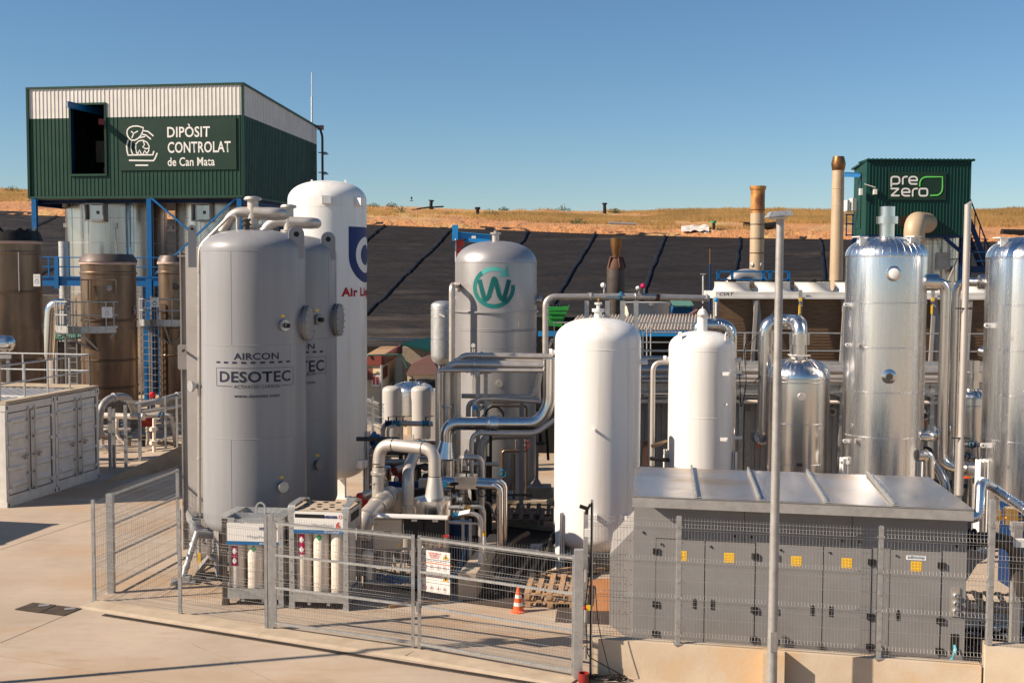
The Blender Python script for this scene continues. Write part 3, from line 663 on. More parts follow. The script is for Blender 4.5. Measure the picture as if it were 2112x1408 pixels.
for (px, py) in ((150,425),(152,465),(295,428),(345,470)):
    q = W(px, py, 62); mb.cyl(q, q+Vector((-.3 if px < 200 else .3,-.3,0)), .05, n=8); mb.box(q+Vector((-.3 if px<200 else .3,-.3,0)), (.2,.2,.2))
mb.build('valve', 'galv_dull', s1)
mb = MB(); a = W(268,410,60.3); mb.cyl(a, Vector((a.x, a.y-.02, W(268,560,60.3).z)), .03, n=6); mb.build('conduit', 'blue_light', s1)
# blue walkway
t = thing('blue_walkway', 'bright blue steel walkway with railing running behind the brown flares', 'walkway', W(200,560,56)*1)
Yw = 55.5; z0 = W(200,574,Yw).z; x0 = W(60,574,Yw).x; x1 = W(420,574,Yw).x
mb = MB(); mb.ibeam((x0,Yw,z0-.15),(x1,Yw,z0-.15),.15,.42,.03); mb.bar((x0,Yw+.6,z0+.06),(x1,Yw+.6,z0+.06),1.2,.06); mb.ibeam((x0,Yw+1.2,z0-.15),(x1,Yw+1.2,z0-.15),.15,.42,.03); mb.build('deck', 'blue_steel', t, smooth=False)
mb = MB(); zr = W(200,531,Yw).z
for z in (zr, (zr+z0)/2+.05): mb.cyl((x0,Yw,z),(x1,Yw,z), .028, n=8)
x = x0
while x < x1: mb.bar((x,Yw,z0-.05),(x,Yw,zr),.06,.06); x += 0.95
mb.build('railing', 'blue_steel', t, smooth=False)
for px in (118, 195):
    mb = MB(); q = W(px, 560, Yw); mb.bar((q.x,Yw-.05,z0-.5),(q.x,Yw-.05,zr),.2,.14); mb.build('bracket', 'blue_steel', t, smooth=False)
for px in (300, 330):
    mb = MB(); q = W(px, 560, Yw+.6); mb.ibeam((q.x,q.y,0),(q.x,q.y,z0-.4),.22,.22,.03,Vector((0,1,0))); mb.build('leg', 'blue_steel', t, smooth=False)
mb = MB(); q = W(133,560,57.5); mb.cyl((q.x,q.y,0),(q.x,q.y,W(133,498,57.5).z), M_(11,57.5), n=24); tag(mb.build('vertical_pipe', 'galv'), 'plain galvanised standpipe between the left and middle flares', 'pipe')
# extra tall blue column in front of walkway
mb = MB(); q = W(308,560,54.5); mb.ibeam((q.x,q.y,0),(q.x,q.y,z0),.28,.28,.03,Vector((0,1,0))); mb.build('leg', 'blue_steel', t, smooth=False)

# ---------------------------------------------------------------- brown flares with platforms
def flare(px, Y, rp, ytop, ybrow, lab, plat=None, body='flare_bronze', bands=(), capmat='flare_cap', tear=.08):
    c = W(px, 650, Y); r = M_(rp, Y); zt_ = W(px, ytop, Y).z; zs = W(px, ybrow, Y).z; t = thing('enclosed_flare', lab, 'flare stack', (c.x, c.y, 0), 0, 'enclosed brown flares')
    mb = MB(); zz = W(px, 675, Y).z
    mb.lathe((c.x,c.y,0), [(r*1.02,0),(r*1.02,zz-.05),(r*1.035,zz-.05),(r*1.035,zz),(r,zz),(r,zs+.06)], 64); mb.build('stack', body, t)
    for yb in bands: mb = MB(); mb.lathe((c.x,c.y,W(px,yb,Y).z), [(r*1.02,0),(r*1.05,.03),(r*1.05,.06),(r*1.02,.09)], 64); mb.build('band', body, t)
    mb = MB(); mb.lathe((c.x,c.y,zs-.10), [(r+.02,0),(r+.05,.03),(r+.05,.09),(r+.03,.12)], 64); mb.build('lip', 'flare_lip', t); mb = MB(); mb.lathe((c.x,c.y,zs-.5), [(r+.01,0),(r+.03,.03),(r+.03,.1),(r+.01,.13)], 64); mb.build('band', body, t)
    mb = MB(); n = 40; vs = []
    h = zt_ - zs
    for k, (rf, zf) in enumerate(((1.07,0.05),(1.0,.5),(.88,1.0),(.80,.97),(.78,.3))):
        for i in range(n):
            a = 2*pi*i/n; wob = 1 + .012*noise.noise(Vector((i*.7,k,px))); vs.append((c.x+r*rf*wob*cos(a), c.y+r*rf*wob*sin(a), zs + h*zf*(1+tear*noise.noise(Vector((i*.5,k*2,px)))) ))
    mb.add(vs, [(k*n+i, k*n+(i+1)%n, (k+1)*n+(i+1)%n, (k+1)*n+i) for k in range(4) for i in range(n)]); mb.build('rain_collar', capmat, t)
    return t, c, r
def platform(t, c, r, Y, yr, yd, px0, px1, name='platform'):
    """half-round service platform: deck, toe board, railing"""
    zr = W(0,yr,Y).z; zd = W(0,yd,Y).z; Rr = (W(px1,0,Y).x - W(px0,0,Y).x)/2; cx = (W(px1,0,Y).x + W(px0,0,Y).x)/2
    pts = []; n = 14
    for i in range(n+1):
        a = pi + pi*i/n; pts.append(Vector((cx + Rr*cos(a), c.y - 0.15 + (Rr*0.95)*sin(a), 0)))
    mb = MB(); lo = [p + Vector((0,0,zd-.10)) for p in pts]; hi = [p + Vector((0,0,zd)) for p in pts]; mb.hexa(lo, hi); mb.build('deck', 'galv_dull', t, smooth=False)
    mb = MB()
    for a, b in zip(pts, pts[1:]): mb.bar(a+Vector((0,0,zd+.06)), b+Vector((0,0,zd+.06)), .02, .26)
    mb.build('toe_board', 'galv', t, smooth=False)
    mb = MB()
    for z in (zr, (zr*0.5+zd*0.5)+.05): mb.tube([p+Vector((0,0,z)) for p in pts], .028, 8)
    for i in range(0, n+1, 1):
        if i % 2 == 0 or i in (3, 11): mb.cyl(pts[i]+Vector((0,0,zd)), pts[i]+Vector((0,0,zr)), .026, n=6)
    mb.build('railing', 'galv', t)
    mb = MB()
    for i in (3, 7, 11): mb.bar(pts[i]+Vector((0,0,zd-.1)), Vector((c.x, c.y-r*.9, zd-.9)), .06,.06)
    mb.build('support_strut', 'galv_dull', t, smooth=False)
    return zd, zr
def notice(t, px, py, Y, w, h, m='label_white', emb='ink_grey'):
    q = W(px, py, Y); mb = MB(); mb.box(q, (M_(w,Y), .02, M_(h,Y))); s = mb.build('notice_plate', m, t, smooth=False)
    mp = ('plane', q + Vector((0,-.014,0)), Vector((1,0,0)), Vector((0,0,1))); k = M_(1,Y)
    decal('emblem_stroke', bm_ribbon([(k*3.6*cos(a), k*3.6*sin(a)-k*3) for a in [2*pi*i/24 for i in range(24)]], k*1.6, True), emb, s, mp)
    decal('emblem_stroke', bm_ribbon([(-k*3,k*3),(0,k*1),(k*3,k*4)], k*1.3), emb, s, mp)
    decal('emblem_stroke', bm_ribbon([(-k*6,k*8),(k*6,k*8)], k*1.0), emb, s, mp)
def ladder(t, px, Y, ya, yb, w=.45, cage=False, m='galv_dull'):
    a = W(px, ya, Y); zb_ = max(0, W(px, yb, Y).z); mb = MB()
    for s in (-1,1): mb.bar((a.x+s*w/2, a.y, zb_), (a.x+s*w/2, a.y, a.z), .05, .05, Vector((0,1,0)))
    z = zb_ + .2
    while z < a.z: mb.cyl((a.x-w/2,a.y,z),(a.x+w/2,a.y,z),.016,n=5); z += .28
    mb.build('ladder', m, t, smooth=False)
f1, c, r = flare(24, 44.5, 60, 476, 498, 'wide brown flare at the left edge with a torn black rim', bands=(603,742), capmat='black_rubber', tear=.9)
platform(f1, c, r, 44.5, 548, 612, -70, 40); notice(f1, 76, 578, 42.0, 14, 25)
mb = MB(); a = W(38,520,42.1); mb.bar(a, Vector((a.x,a.y,W(38,600,42.1).z)), .03,.03); mb.build('conduit', 'galv_dull', f1)
f2, c, r = flare(225, 47.5, 54.5, 524, 541, 'middle brown flare with round railed platform and grey square notice', bands=(661,742,797))
zd, zr = platform(f2, c, r, 47.5, 620, 678, 110, 258); notice(f2, 221, 644, 45.0, 22, 22); notice(f2, 276, 640, 47.3, 12, 20, 'flare_bronze'); ladder(f2, 145, 46.6, 615, 800)
mb = MB(); q = W(226,594,46.4); mb.lathe(q, [(M_(6,46.4),0),(M_(6,46.4),.05),(.02,.08)], 20, (0,-1,0)); mb.build('sight_port', 'galv_dull', f2)
mb = MB()
for a, b in (((167,577),(240,577)),((240,577),(240,607)),((188,577),(188,620)),((182,577),(182,620))): mb.bar(W(a[0],a[1],46.3), W(b[0],b[1],46.3), .05,.05)
mb.build('access_frame', 'flare_bronze', f2, smooth=False)
f3, c, r = flare(360, 50.0, 31, 527, 541, 'narrow brown flare half hidden behind the big grey tanks', bands=(675,733,820))
platform(f3, c, r, 50.0, 614, 664, 283, 420); notice(f3, 319, 623, 47.6, 17, 20, 'label_white', 'teal'); ladder(f3, 300, 49.2, 610, 835); ladder(f3, 318, 49.4, 664, 850)
mb = MB(); q = W(363,590,48.7); mb.box(q, (M_(14,49),.06,M_(14,49))); mb.lathe(q+Vector((0,-.03,0)), [(M_(5,49),0),(M_(5,49),.05)], 16, (0,-1,0)); mb.build('sight_port', 'flare_cap', f3)
mb = MB(); 
for i in range(10):
    q = W(337, 628+i*4, 48.9); mb.box(q, (.22,.05,.04))
mb.build('louvre', 'flare_bronze', f3, smooth=False)
# silver duct elbow and green-roofed shed between the flares
t = thing('duct', 'shiny silver duct elbow beside the green roofed shed', 'duct', W(110,740,50)*1)
mb = MB(); mb.tube(path([W(140,628,50),W(106,628,50),W(100,742,50)], 1.2, 10), .26, 18); mb.build('elbow', 'alu_bright', t)
mb = MB(); mb.cyl(W(112,690,51), Vector((W(112,740,51).x,51,0.3)), .32, n=24); mb.build('drum', 'alu_bright', t)
t = thing('green_roofed_shed', 'low shed with pale green corrugated roof between the brown flares', 'shed', W(130,800,52)*1)
a, b = W(84,705,50.5), W(182,697,50.5); c_, d_ = W(182,683,54), W(84,664,54); mb = MB()
mb.hexa([a,b,c_,d_], [p+Vector((0,0,.08)) for p in (a,b,c_,d_)]); mb.build('roof', 'green_roof', t, smooth=False)
mb = MB(); 
for i in range(22):
    f = i/21; mb.cyl(a.lerp(b,f)+Vector((0,-.03,.05)), d_.lerp(c_,f)+Vector((0,0,.09)), .035, n=5)
mb.build('roof_rib', 'green_roof', t)
mb = MB(); mb.box(((a.x+b.x)/2, 53.5, 1.6), (b.x-a.x, .2, 3.2)); mb.build('rear_wall', 'dark_steel', t, smooth=False)
mb = MB()
for px in (90,128,165): q = W(px,720,50.8); mb.bar((q.x,q.y,0),(q.x,q.y,a.z),.15,.15)
mb.build('post', 'dark_steel', t, smooth=False)
# pipework behind the containers, around the foot of the middle flare
def pipe_thing(lab, pts, rp, Y, m='stainless', rad=.5, name='pipe', cat='pipe', clamps=(), n=16, group=None):
    P = path(pts, rad); r = M_(rp, Y); t = thing(name, lab, cat, (P[0].x, P[0].y, min(p.z for p in P)), 0, group)
    mb = MB(); mb.tube(P, r, n); mb.build('run', m, t)
    if clamps:
        mb = MB()
        for (i, f) in clamps:
            a, b = pts[i], pts[i+1]; p = a.lerp(b, f); A = (b-a).normalized(); mb.lathe(p - A*.03, [(r*1.25,0),(r*1.3,.01),(r*1.3,.05),(r*1.25,.06)], 20, A)
        mb.build('flange', 'galv', t)
    return t
pipe_thing('grey pipe bent over the fence corner behind the containers', [W(205,900,41),W(207,826,41),W(262,812,42),W(278,850,43)], 7.5, 41, 'galv_dull', .6, clamps=((1,.5),))
pipe_thing('thick grey pipe rising to the right behind the grey tanks', [W(270,838,43),W(330,826,43.5),W(400,806,45)], 6.5, 43, 'galv_dull', .3, clamps=((1,.5),))
pipe_thing('thin pipe below the thick grey pipe left of the big tanks', [W(290,850,43),W(345,842,43.4),W(400,828,45)], 3.8, 43, 'stainless_matte', .3, clamps=((1,.2),))
pipe_thing('capped cream pipe behind the small mesh cage', [W(205,856,42),W(298,859,41.5)], 6, 42, 'cyl_cream', .3, clamps=((0,.98),))
pipe_thing('white vertical pipe loop inside the mesh cage', [W(242,858,42.5),W(240,900,42.5),W(262,915,42.5),W(262,950,42.5)], 3.5, 42, 'cyl_cream', .4)
pipe_thing('silver bent hose at the foot of the mesh cage', [W(204,925,41),W(222,920,41),W(228,940,41),W(232,955,41)], 5, 41, 'alu_bright', .4)
t = thing('valve_column', 'upright white valve column on the low stone wall', 'valve', W(318,938,41)*1)
mb = MB(); mb.cyl(W(318,935,41), W(318,862,41), M_(3.5,41), n=12); mb.build('riser', 'cyl_cream', t)
for yy in (884,912):
    mb = MB(); q = W(317,yy,41); mb.lathe(q-Vector((0,0,.08)), [(.05,0),(.13,.02),(.13,.14),(.05,.16)], 16); mb.lathe(q+Vector((0,-.05,0)), [(.07,0),(.07,.15)], 12, (-.4,-1,0)); mb.build('valve_body', 'cyl_cream', t)
mb = MB(); mb.box(W(306,870,42), (.4,.3,.3)); tag(mb.build('red_burner', 'dark_red'), 'red burner housing between the middle and right flares', 'burner')
mb = MB(); mb.lathe(W(316,814,43.6), [(M_(6,43),0),(M_(7,43),.1),(M_(4,43),.2)], 16, (0,-1,0)); tag(mb.build('red_fan', 'red'), 'bright red round fan inlet beside the blue column', 'fan')
# ================================================================ FENCES
def fence_panel(mb, a, b, z0, h, folds, sp=.05, r=.0022, hr=None, spike=.03):
    """3D welded mesh: vertical wires with V folds"""
    a = Vector((a.x,a.y,0)); b = Vector((b.x,b.y,0)); L = (b-a).length; t = (b-a)/L; n = Vector((t.y,-t.x,0)); hr = hr or r*1.1
    prof = [(0,0.0)]
    for f in folds: prof += [(0,f-.05),(.045,f),(0,f+.05)]
    prof += [(0,h+spike)]; k = int(L/sp)
    for i in range(k+1):
        o = a + t*(L*i/k); base = len(mb.v)
        for d, z in prof:
            p = o + n*d + Vector((0,0,z0+z)); mb.v += [p + t*r, p + n*r, p - t*r, p - n*r]
        for j in range(len(prof)-1):
            for q in range(4): q2 = (q+1) % 4; mb.f.append((base+j*4+q, base+j*4+q2, base+j*4+4+q2, base+j*4+4+q))
    zs = [0.03]; 
    z = .2
    while z < h - .05:
        if not any(abs(z-f) < .09 for f in folds): zs.append(z)
        z += .2
    zs.append(h-.01)
    for z in zs: mb.bar(a + n*(r*1.6) + Vector((0,0,z0+z)), b + n*(r*1.6) + Vector((0,0,z0+z)), hr*2, hr*2)
    for f in folds:
        for dz, d in ((-.05,0),(.05,0),(0,.045)): mb.bar(a + n*(d+r*1.6) + Vector((0,0,z0+f+dz)), b + n*(d+r*1.6) + Vector((0,0,z0+f+dz)), hr*2, hr*2)
def posts(t, pts, z0s, h, w=.06, d=.06, m='galv', cap=True):
    for p, z0 in zip(pts, z0s):
        mb = MB(); mb.bar((p.x,p.y,z0),(p.x,p.y,z0+h), w, d, Vector((0,1,0))); mb.box((p.x,p.y,z0+.006),(w*2.0,d*2.0,.012))
        for z in (h*.15,h*.5,h*.85): mb.box((p.x,p.y-d/2-.006,z0+z),(w*.9,.012,.05))
        mb.build('post', m, t, smooth=False)
FO = [0.12, 0.95, 1.75]
P0, P1, P2, P3, P4 = G(195,1240), G(372,1268), G(560,1297), G(857,1340), G(1188,1400)
HF = 2.0
t = thing('mesh_fence', 'galvanised mesh fence in front of the grey tanks and left gas bottle rack', 'fence', P0, 0)
posts(t, [P0,P1], [0,0], HF+.02); 
for a, b in ((P0,P1),(P1,P2)):
    mb = MB(); fence_panel(mb, a, b, .06, HF-.1, [.12,.7,1.3,1.78]); mb.build('mesh_panel', 'wire', t, smooth=False)
mb = MB(); mb.bar((P2.x,P2.y,0),(P2.x,P2.y,HF+.12), .085,.12, Vector((0,1,0))); mb.bar((P2.x-.09,P2.y,0.02),(P2.x-.09,P2.y,HF+.1), .05,.08, Vector((0,1,0))); mb.build('post', 'galv', t, smooth=False)
def gate_leaf(a, b, lab, flip=False):
    t = thing('mesh_gate', lab, 'gate', a, 0, 'mesh gate leaves of the compound')
    d = (b-a).normalized(); a2 = a + d*.08; b2_ = b - d*.05; n = Vector((d.y,-d.x,0))
    for p in (a2, b2_):
        mb = MB(); mb.bar((p.x,p.y,.06),(p.x,p.y,HF), .06,.06, Vector((0,1,0))); mb.build('upright', 'galv', t, smooth=False)
    for z in (.13, .78, 1.38, HF-.04):
        mb = MB(); mb.bar(a2+Vector((0,0,z)), b2_+Vector((0,0,z)), .04, .04); mb.build('rail', 'galv', t, smooth=False)
    mb = MB(); fence_panel(mb, a2 + n*.03, b2_ + n*.03, .08, HF-.06, [.18,.83,1.43,1.86], spike=.06); mb.build('mesh_panel', 'wire', t, smooth=False)
    return t
g1 = gate_leaf(P2, P3, 'left leaf of the closed mesh gate in front of the right gas bottle rack')
g2 = gate_leaf(P3, P4, 'right leaf of the closed mesh gate carrying the white warning board')
mb = MB(); mb.bar((P3.x+.04,P3.y-.07,.7),(P3.x+.04,P3.y-.07,.85),.05,.06); mb.build('latch', 'galv_dull', g2, smooth=False)
t = thing('gate_post', 'thick square galvanised post where the gate meets the concrete wall', 'post', P4)
mb = MB(); mb.bar((P4.x+.03,P4.y,0),(P4.x+.03,P4.y,HF+.1), .14,.14, Vector((0,1,0))); mb.build('post', 'galv', t, smooth=False)
for z in (.45,1.05,1.7): mb = MB(); mb.cyl((P4.x+.14,P4.y-.05,z-.1),(P4.x+.14,P4.y-.05,z+.1),.03,n=8); mb.build('hinge', 'galv_dull', t)
# open gate leaf running back on the left
Q0, Q1 = G(230,1222), G(368,1149)
t = thing('open_gate', 'mesh gate leaf standing open and running back from the left fence corner', 'gate', Q0)
mb = MB(); mb.bar((Q0.x,Q0.y,0),(Q0.x,Q0.y,HF+.02), .13,.13, Vector((0,1,0))); mb.build('post', 'galv', t, smooth=False)
for z in (.13, .78, 1.38, HF-.02):
    mb = MB(); mb.bar(Q0+Vector((0,0,z)), Q1+Vector((0,0,z)), .04,.04); mb.build('rail', 'galv', t, smooth=False)
mb = MB(); mb.bar((Q1.x,Q1.y,.06),(Q1.x,Q1.y,HF+.02), .06,.06, Vector((0,1,0))); mb.build('upright', 'galv', t, smooth=False)
mb = MB(); fence_panel(mb, Q0, Q1, .08, HF-.04, [.83,1.43], spike=.06); mb.build('mesh_panel', 'wire', t, smooth=False)
t = thing('short_fence_return', 'short mesh return between the left corner post and the open gate', 'fence', P0)
mb = MB(); fence_panel(mb, P0, Q0, .06, HF-.1, [.12,.7,1.3,1.78]); mb.build('mesh_panel', 'wire', t, smooth=False)
# concrete wall with fence on top (right)
WA, WB = Vector((1.30,18.52,0)), Vector((7.10,17.25,0)); WH = .60; wd = (WB-WA).normalized(); wn = Vector((wd.y,-wd.x,0))
t = thing('low_concrete_wall', 'sandy cast concrete wall under the fence in front of the grey enclosure', 'wall', WA)
mb = MB(); mb.hexa([WA-wn*.18, WB-wn*.18, WB+wn*.05, WA+wn*.05], [p+Vector((0,0,WH)) for p in (WA-wn*.18, WB-wn*.18, WB+wn*.05, WA+wn*.05)]); mb.build('wall', 'wall_conc', t, smooth=False)
p = G(1590,1450); q1 = WA + wd*(2.72); q2 = WA + wd*(3.05)
mb = MB(); mb.hexa([q1+wn*.05, q1+wn*.30, q2+wn*.30, q2+wn*.05], [x+Vector((0,0,WH+.03)) for x in (q1+wn*.05, q1+wn*.30, q2+wn*.30, q2+wn*.05)]); mb.build('buttress', 'wall_conc', t, smooth=False)
mb = MB(); WC = WB + Vector((3.0,-.9,0)); e1 = (WC-WB).normalized(); e2 = Vector((e1.y,-e1.x,0)); 
mb.hexa([WB-e2*.25+e1*.04, WC-e2*.25, WC+e2*.2, WB+e2*.2+e1*.04], [x+Vector((0,0,.92)) for x in (WB-e2*.25+e1*.04, WC-e2*.25, WC+e2*.2, WB+e2*.2+e1*.04)]); tag(mb.build('high_concrete_wall', 'wall_conc', smooth=False), 'higher block of concrete wall at the lower right corner', 'wall')
def on_wall(px):
    d = CM @ Vector(((px - CW/2)/F, -(1350 - CH/2)/F, -1.0)); k = d.x/d.y
    # x = k*y on the line WA + s*wd
    s = (k*WA.y - WA.x)/(wd.x - k*wd.y); return WA + wd*s
F0, F1, F2, F3 = on_wall(1206), on_wall(1397), on_wall(1811), on_wall(2038)
t = thing('wall_top_fence', 'galvanised mesh fence standing on the concrete wall before the grey enclosure', 'fence', F0)
posts(t, [F0,F1,F2], [WH]*3, 2.05, .07,.07); posts(t, [F3], [WH-.02], 2.55, .08,.08)
for a, b in ((F0,F1),(F1,F2),(F2,F3)):
    mb = MB(); fence_panel(mb, a, b, WH+.02, 1.98, [.12,.72,1.32,1.86]); mb.build('mesh_panel', 'wire', t, smooth=False)
t = thing('end_fence', 'mesh fence panel on the high concrete block at the right edge', 'fence', WB)
mb = MB(); fence_panel(mb, WB+e1*.1, WC, .92, 2.1, [.12,.72,1.32,1.86]); mb.build('mesh_panel', 'wire', t, smooth=False)
mb = MB(); q = WB + e1*1.9; mb.bar((q.x,q.y,.92),(q.x,q.y,3.0),.07,.07,Vector((0,1,0))); mb.build('post', 'galv', t, smooth=False)
# conduit post with camera and cables
q = G(1218,1412); q = Vector((WA.x+.02, 18.3, 0))
q = W(1219,1300,18.30); q.z = 0
t = thing('conduit_post', 'thin black and steel conduit post with a small camera beside the gate post', 'post', q)
mb = MB(); mb.bar((q.x,q.y,0),(q.x,q.y,W(1219,1030,18.3).z), .04,.05, Vector((0,1,0))); mb.build('channel', 'galv', t, smooth=False)
mb = MB(); mb.bar((q.x-.012,q.y-.032,0),(q.x-.012,q.y-.032,W(1219,1035,18.3).z), .025,.012, Vector((0,1,0)))
mb.build('cable', 'black_rubber', t, smooth=False)
mb = MB(); k = W(1205,1047,18.2); mb.bar(k+Vector((-.07,0,.03)), k+Vector((.07,0,-.02)), .08,.05); mb.bar(k+Vector((.05,0,-.02)), k+Vector((.1,0.05,.05)), .03,.03); mb.box(k+Vector((.04,0,-.07)), (.05,.05,.06)); mb.build('camera_head', 'black', t, smooth=False)
mb = MB(); k = W(1212,1098,18.25); mb.box(k, (.09,.06,.12)); mb.build('junction_box', 'label_white', t, smooth=False)
k = W(1213,1252,18.22); mb = MB(); mb.box(k, (.07,.05,.08)); e = mb.build('emergency_switch', 'yellow', t, smooth=False); mb = MB(); mb.lathe(k+Vector((-.04,-.01,0)), [(.02,0),(.035,.02),(.03,.04)], 12, (-1,0,0)); mb.build('button', 'red', e)
rn = random.Random(5); mb = MB()
base = q + Vector((.12,-.12,.02))
pts = [q + Vector((-.02,-.06,1.9)), q + Vector((-.10,-.08,1.2)), q+Vector((-.06,-.1,.4))]
for i in range(70): a = i*.55; rr = .12+.16*rn.random(); pts.append(base + Vector((rr*cos(a)*1.5+.1, rr*sin(a)*.5, .012+.05*rn.random())))
mb.tube(path(pts, .08, 3), .009, 5); tag(mb.build('cable_coil', 'black_rubber'), 'loose black cable coiled on the ground at the foot of the conduit post', 'cable')
mb = MB(); mb.tube(path([q+Vector((.06,-.05,1.5)), q+Vector((.1,-.1,.9)), q+Vector((.32,-.18,.05)), q+Vector((.5,-.2,.02))], .3), .008, 5); tag(mb.build('loose_cable', 'black_rubber'), 'single black cable hanging in front of the concrete wall end', 'cable')
k = G(1204,1407); mb = MB(); mb.lathe((k.x,k.y,0), [(.085,0),(.085,.16),(.07,.16),(.07,.02)], 20); tag(mb.build('pipe_stub', 'dark_red'), 'short dark red pipe stub standing by the gate post', 'pipe')
mb = MB(); k = W(1238,1314,19.3); k = G(1242,1316,.02); mb.box(k, (.22,.05,.05), .1); mb.box(k+Vector((-.12,0,.01)), (.06,.08,.07)); tag(mb.build('padlock_tool', 'dark_red', smooth=False), 'small dark red tool lying on the concrete behind the mesh', 'tool')
# galvanised lamp post in front
def lamp_post(x, y, h, lab, r=.068, flag=-1):
    t = thing('lamp_post', lab, 'street lamp', (x,y,0), 0, 'galvanised lamp posts')
    mb = MB(); mb.lathe((x,y,0), [(r*1.35,0),(r*1.35,.02),(r*1.15,.02),(r,h*.3),(r*.82,h)], 28); mb.build('pole', 'galv_dull', t)
    mb = MB(); mb.box((x,y-r-.0,1.0),(.09,.03,.3)); mb.build('access_door', 'galv_dull', t, smooth=False)
    mb = MB(); z = h; mb.hexa([(x-.20,y-.18,z-.06),(x+.16,y-.18,z-.03),(x+.16,y+.18,z-.03),(x-.20,y+.18,z-.06)], [(x-.15,y-.13,z+.02),(x+.12,y-.13,z+.04),(x+.12,y+.13,z+.04),(x-.15,y+.13,z+.02)])
    hd = mb.build('lamp_head', 'galv', t, smooth=False)
    mb = MB(); mb.box((x-.04,y-.02,z-.07),(.22,.2,.03)); mb.build('lamp_glass', 'lamp_glass', hd, smooth=False); return t
q = W(1601,900,17.15); lp = lamp_post(q.x, q.y, W(1604,440,17.15).z, 'tall galvanised lamp post in front of the concrete wall')
# a second lamp of the same kind further left, whose shadow crosses the yard
lp2 = lamp_post(-12.6, 16.72, 8.35, 'galvanised lamp post outside the left of the yard casting the long thin shadow')
# background mesh cage by the flares, stone wall and terrace
t = thing('mesh_cage', 'small galvanised mesh enclosure between the containers and the grey tanks', 'fence', G(230,990))
cp = [W(200,960,38.5), W(289,950,39.0), W(228,969,37.3), W(258,958,38.0)]
for p, yt, yb_ in ((W(289,950,39),832,952),(W(228,969,37.3),838,972),(W(236,969,37.6),842,968),(W(260,958,38),834,960)):
    mb = MB(); mb.bar((p.x,p.y,0.05),(p.x,p.y,W(0,yt,p.y).z),.09,.09,Vector((0,1,0))); mb.build('post', 'galv', t, smooth=False)
for a, b in ((W(200,960,39.2), W(289,950,39.0)),):
    mb = MB(); fence_panel(mb, a, b, .35, 1.75, [.12,.7,1.3,1.68], r=.005); mb.build('mesh_panel', 'wire', t, smooth=False)
t = thing('rear_mesh_fence', 'mesh fence on the stone wall just left of the grey tanks', 'fence', G(345,940))
mb = MB(); a, b = W(322,930,41.5), W(400,925,42.5); fence_panel(mb, a, b, .3, 1.6, [.12,.8,1.5], r=.005); mb.build('mesh_panel', 'wire', t, smooth=False)
for px in (342,366): mb = MB(); p = W(px,930,41.6); mb.bar((p.x,p.y,0),(p.x,p.y,1.95),.07,.07,Vector((0,1,0))); mb.build('post', 'galv', t, smooth=False)
a, b = G(205,1000), G(420,949); mb = MB(); mb.hexa([a, b, b+Vector((0,.35,0)), a+Vector((0,.35,0))], [a+Vector((0,0,.06)), b+Vector((0,0,.86)), b+Vector((0,.35,.86)), a+Vector((0,.35,.06))])
tag(mb.build('stone_wall', 'stone', smooth=False), 'low rough stone wall rising to the right behind the containers', 'wall')
mb = MB(); mb.hexa([a+Vector((0,.36,-.1)), b+Vector((0,.36,-.1)), b+Vector((3,30,-.1)), a+Vector((-3,30,-.1))], [a+Vector((0,.36,.03)), b+Vector((0,.36,.80)), b+Vector((3,30,.8)), a+Vector((-3,30,.05))])
struct(mb.build('terrace_slab', 'ground', smooth=False))

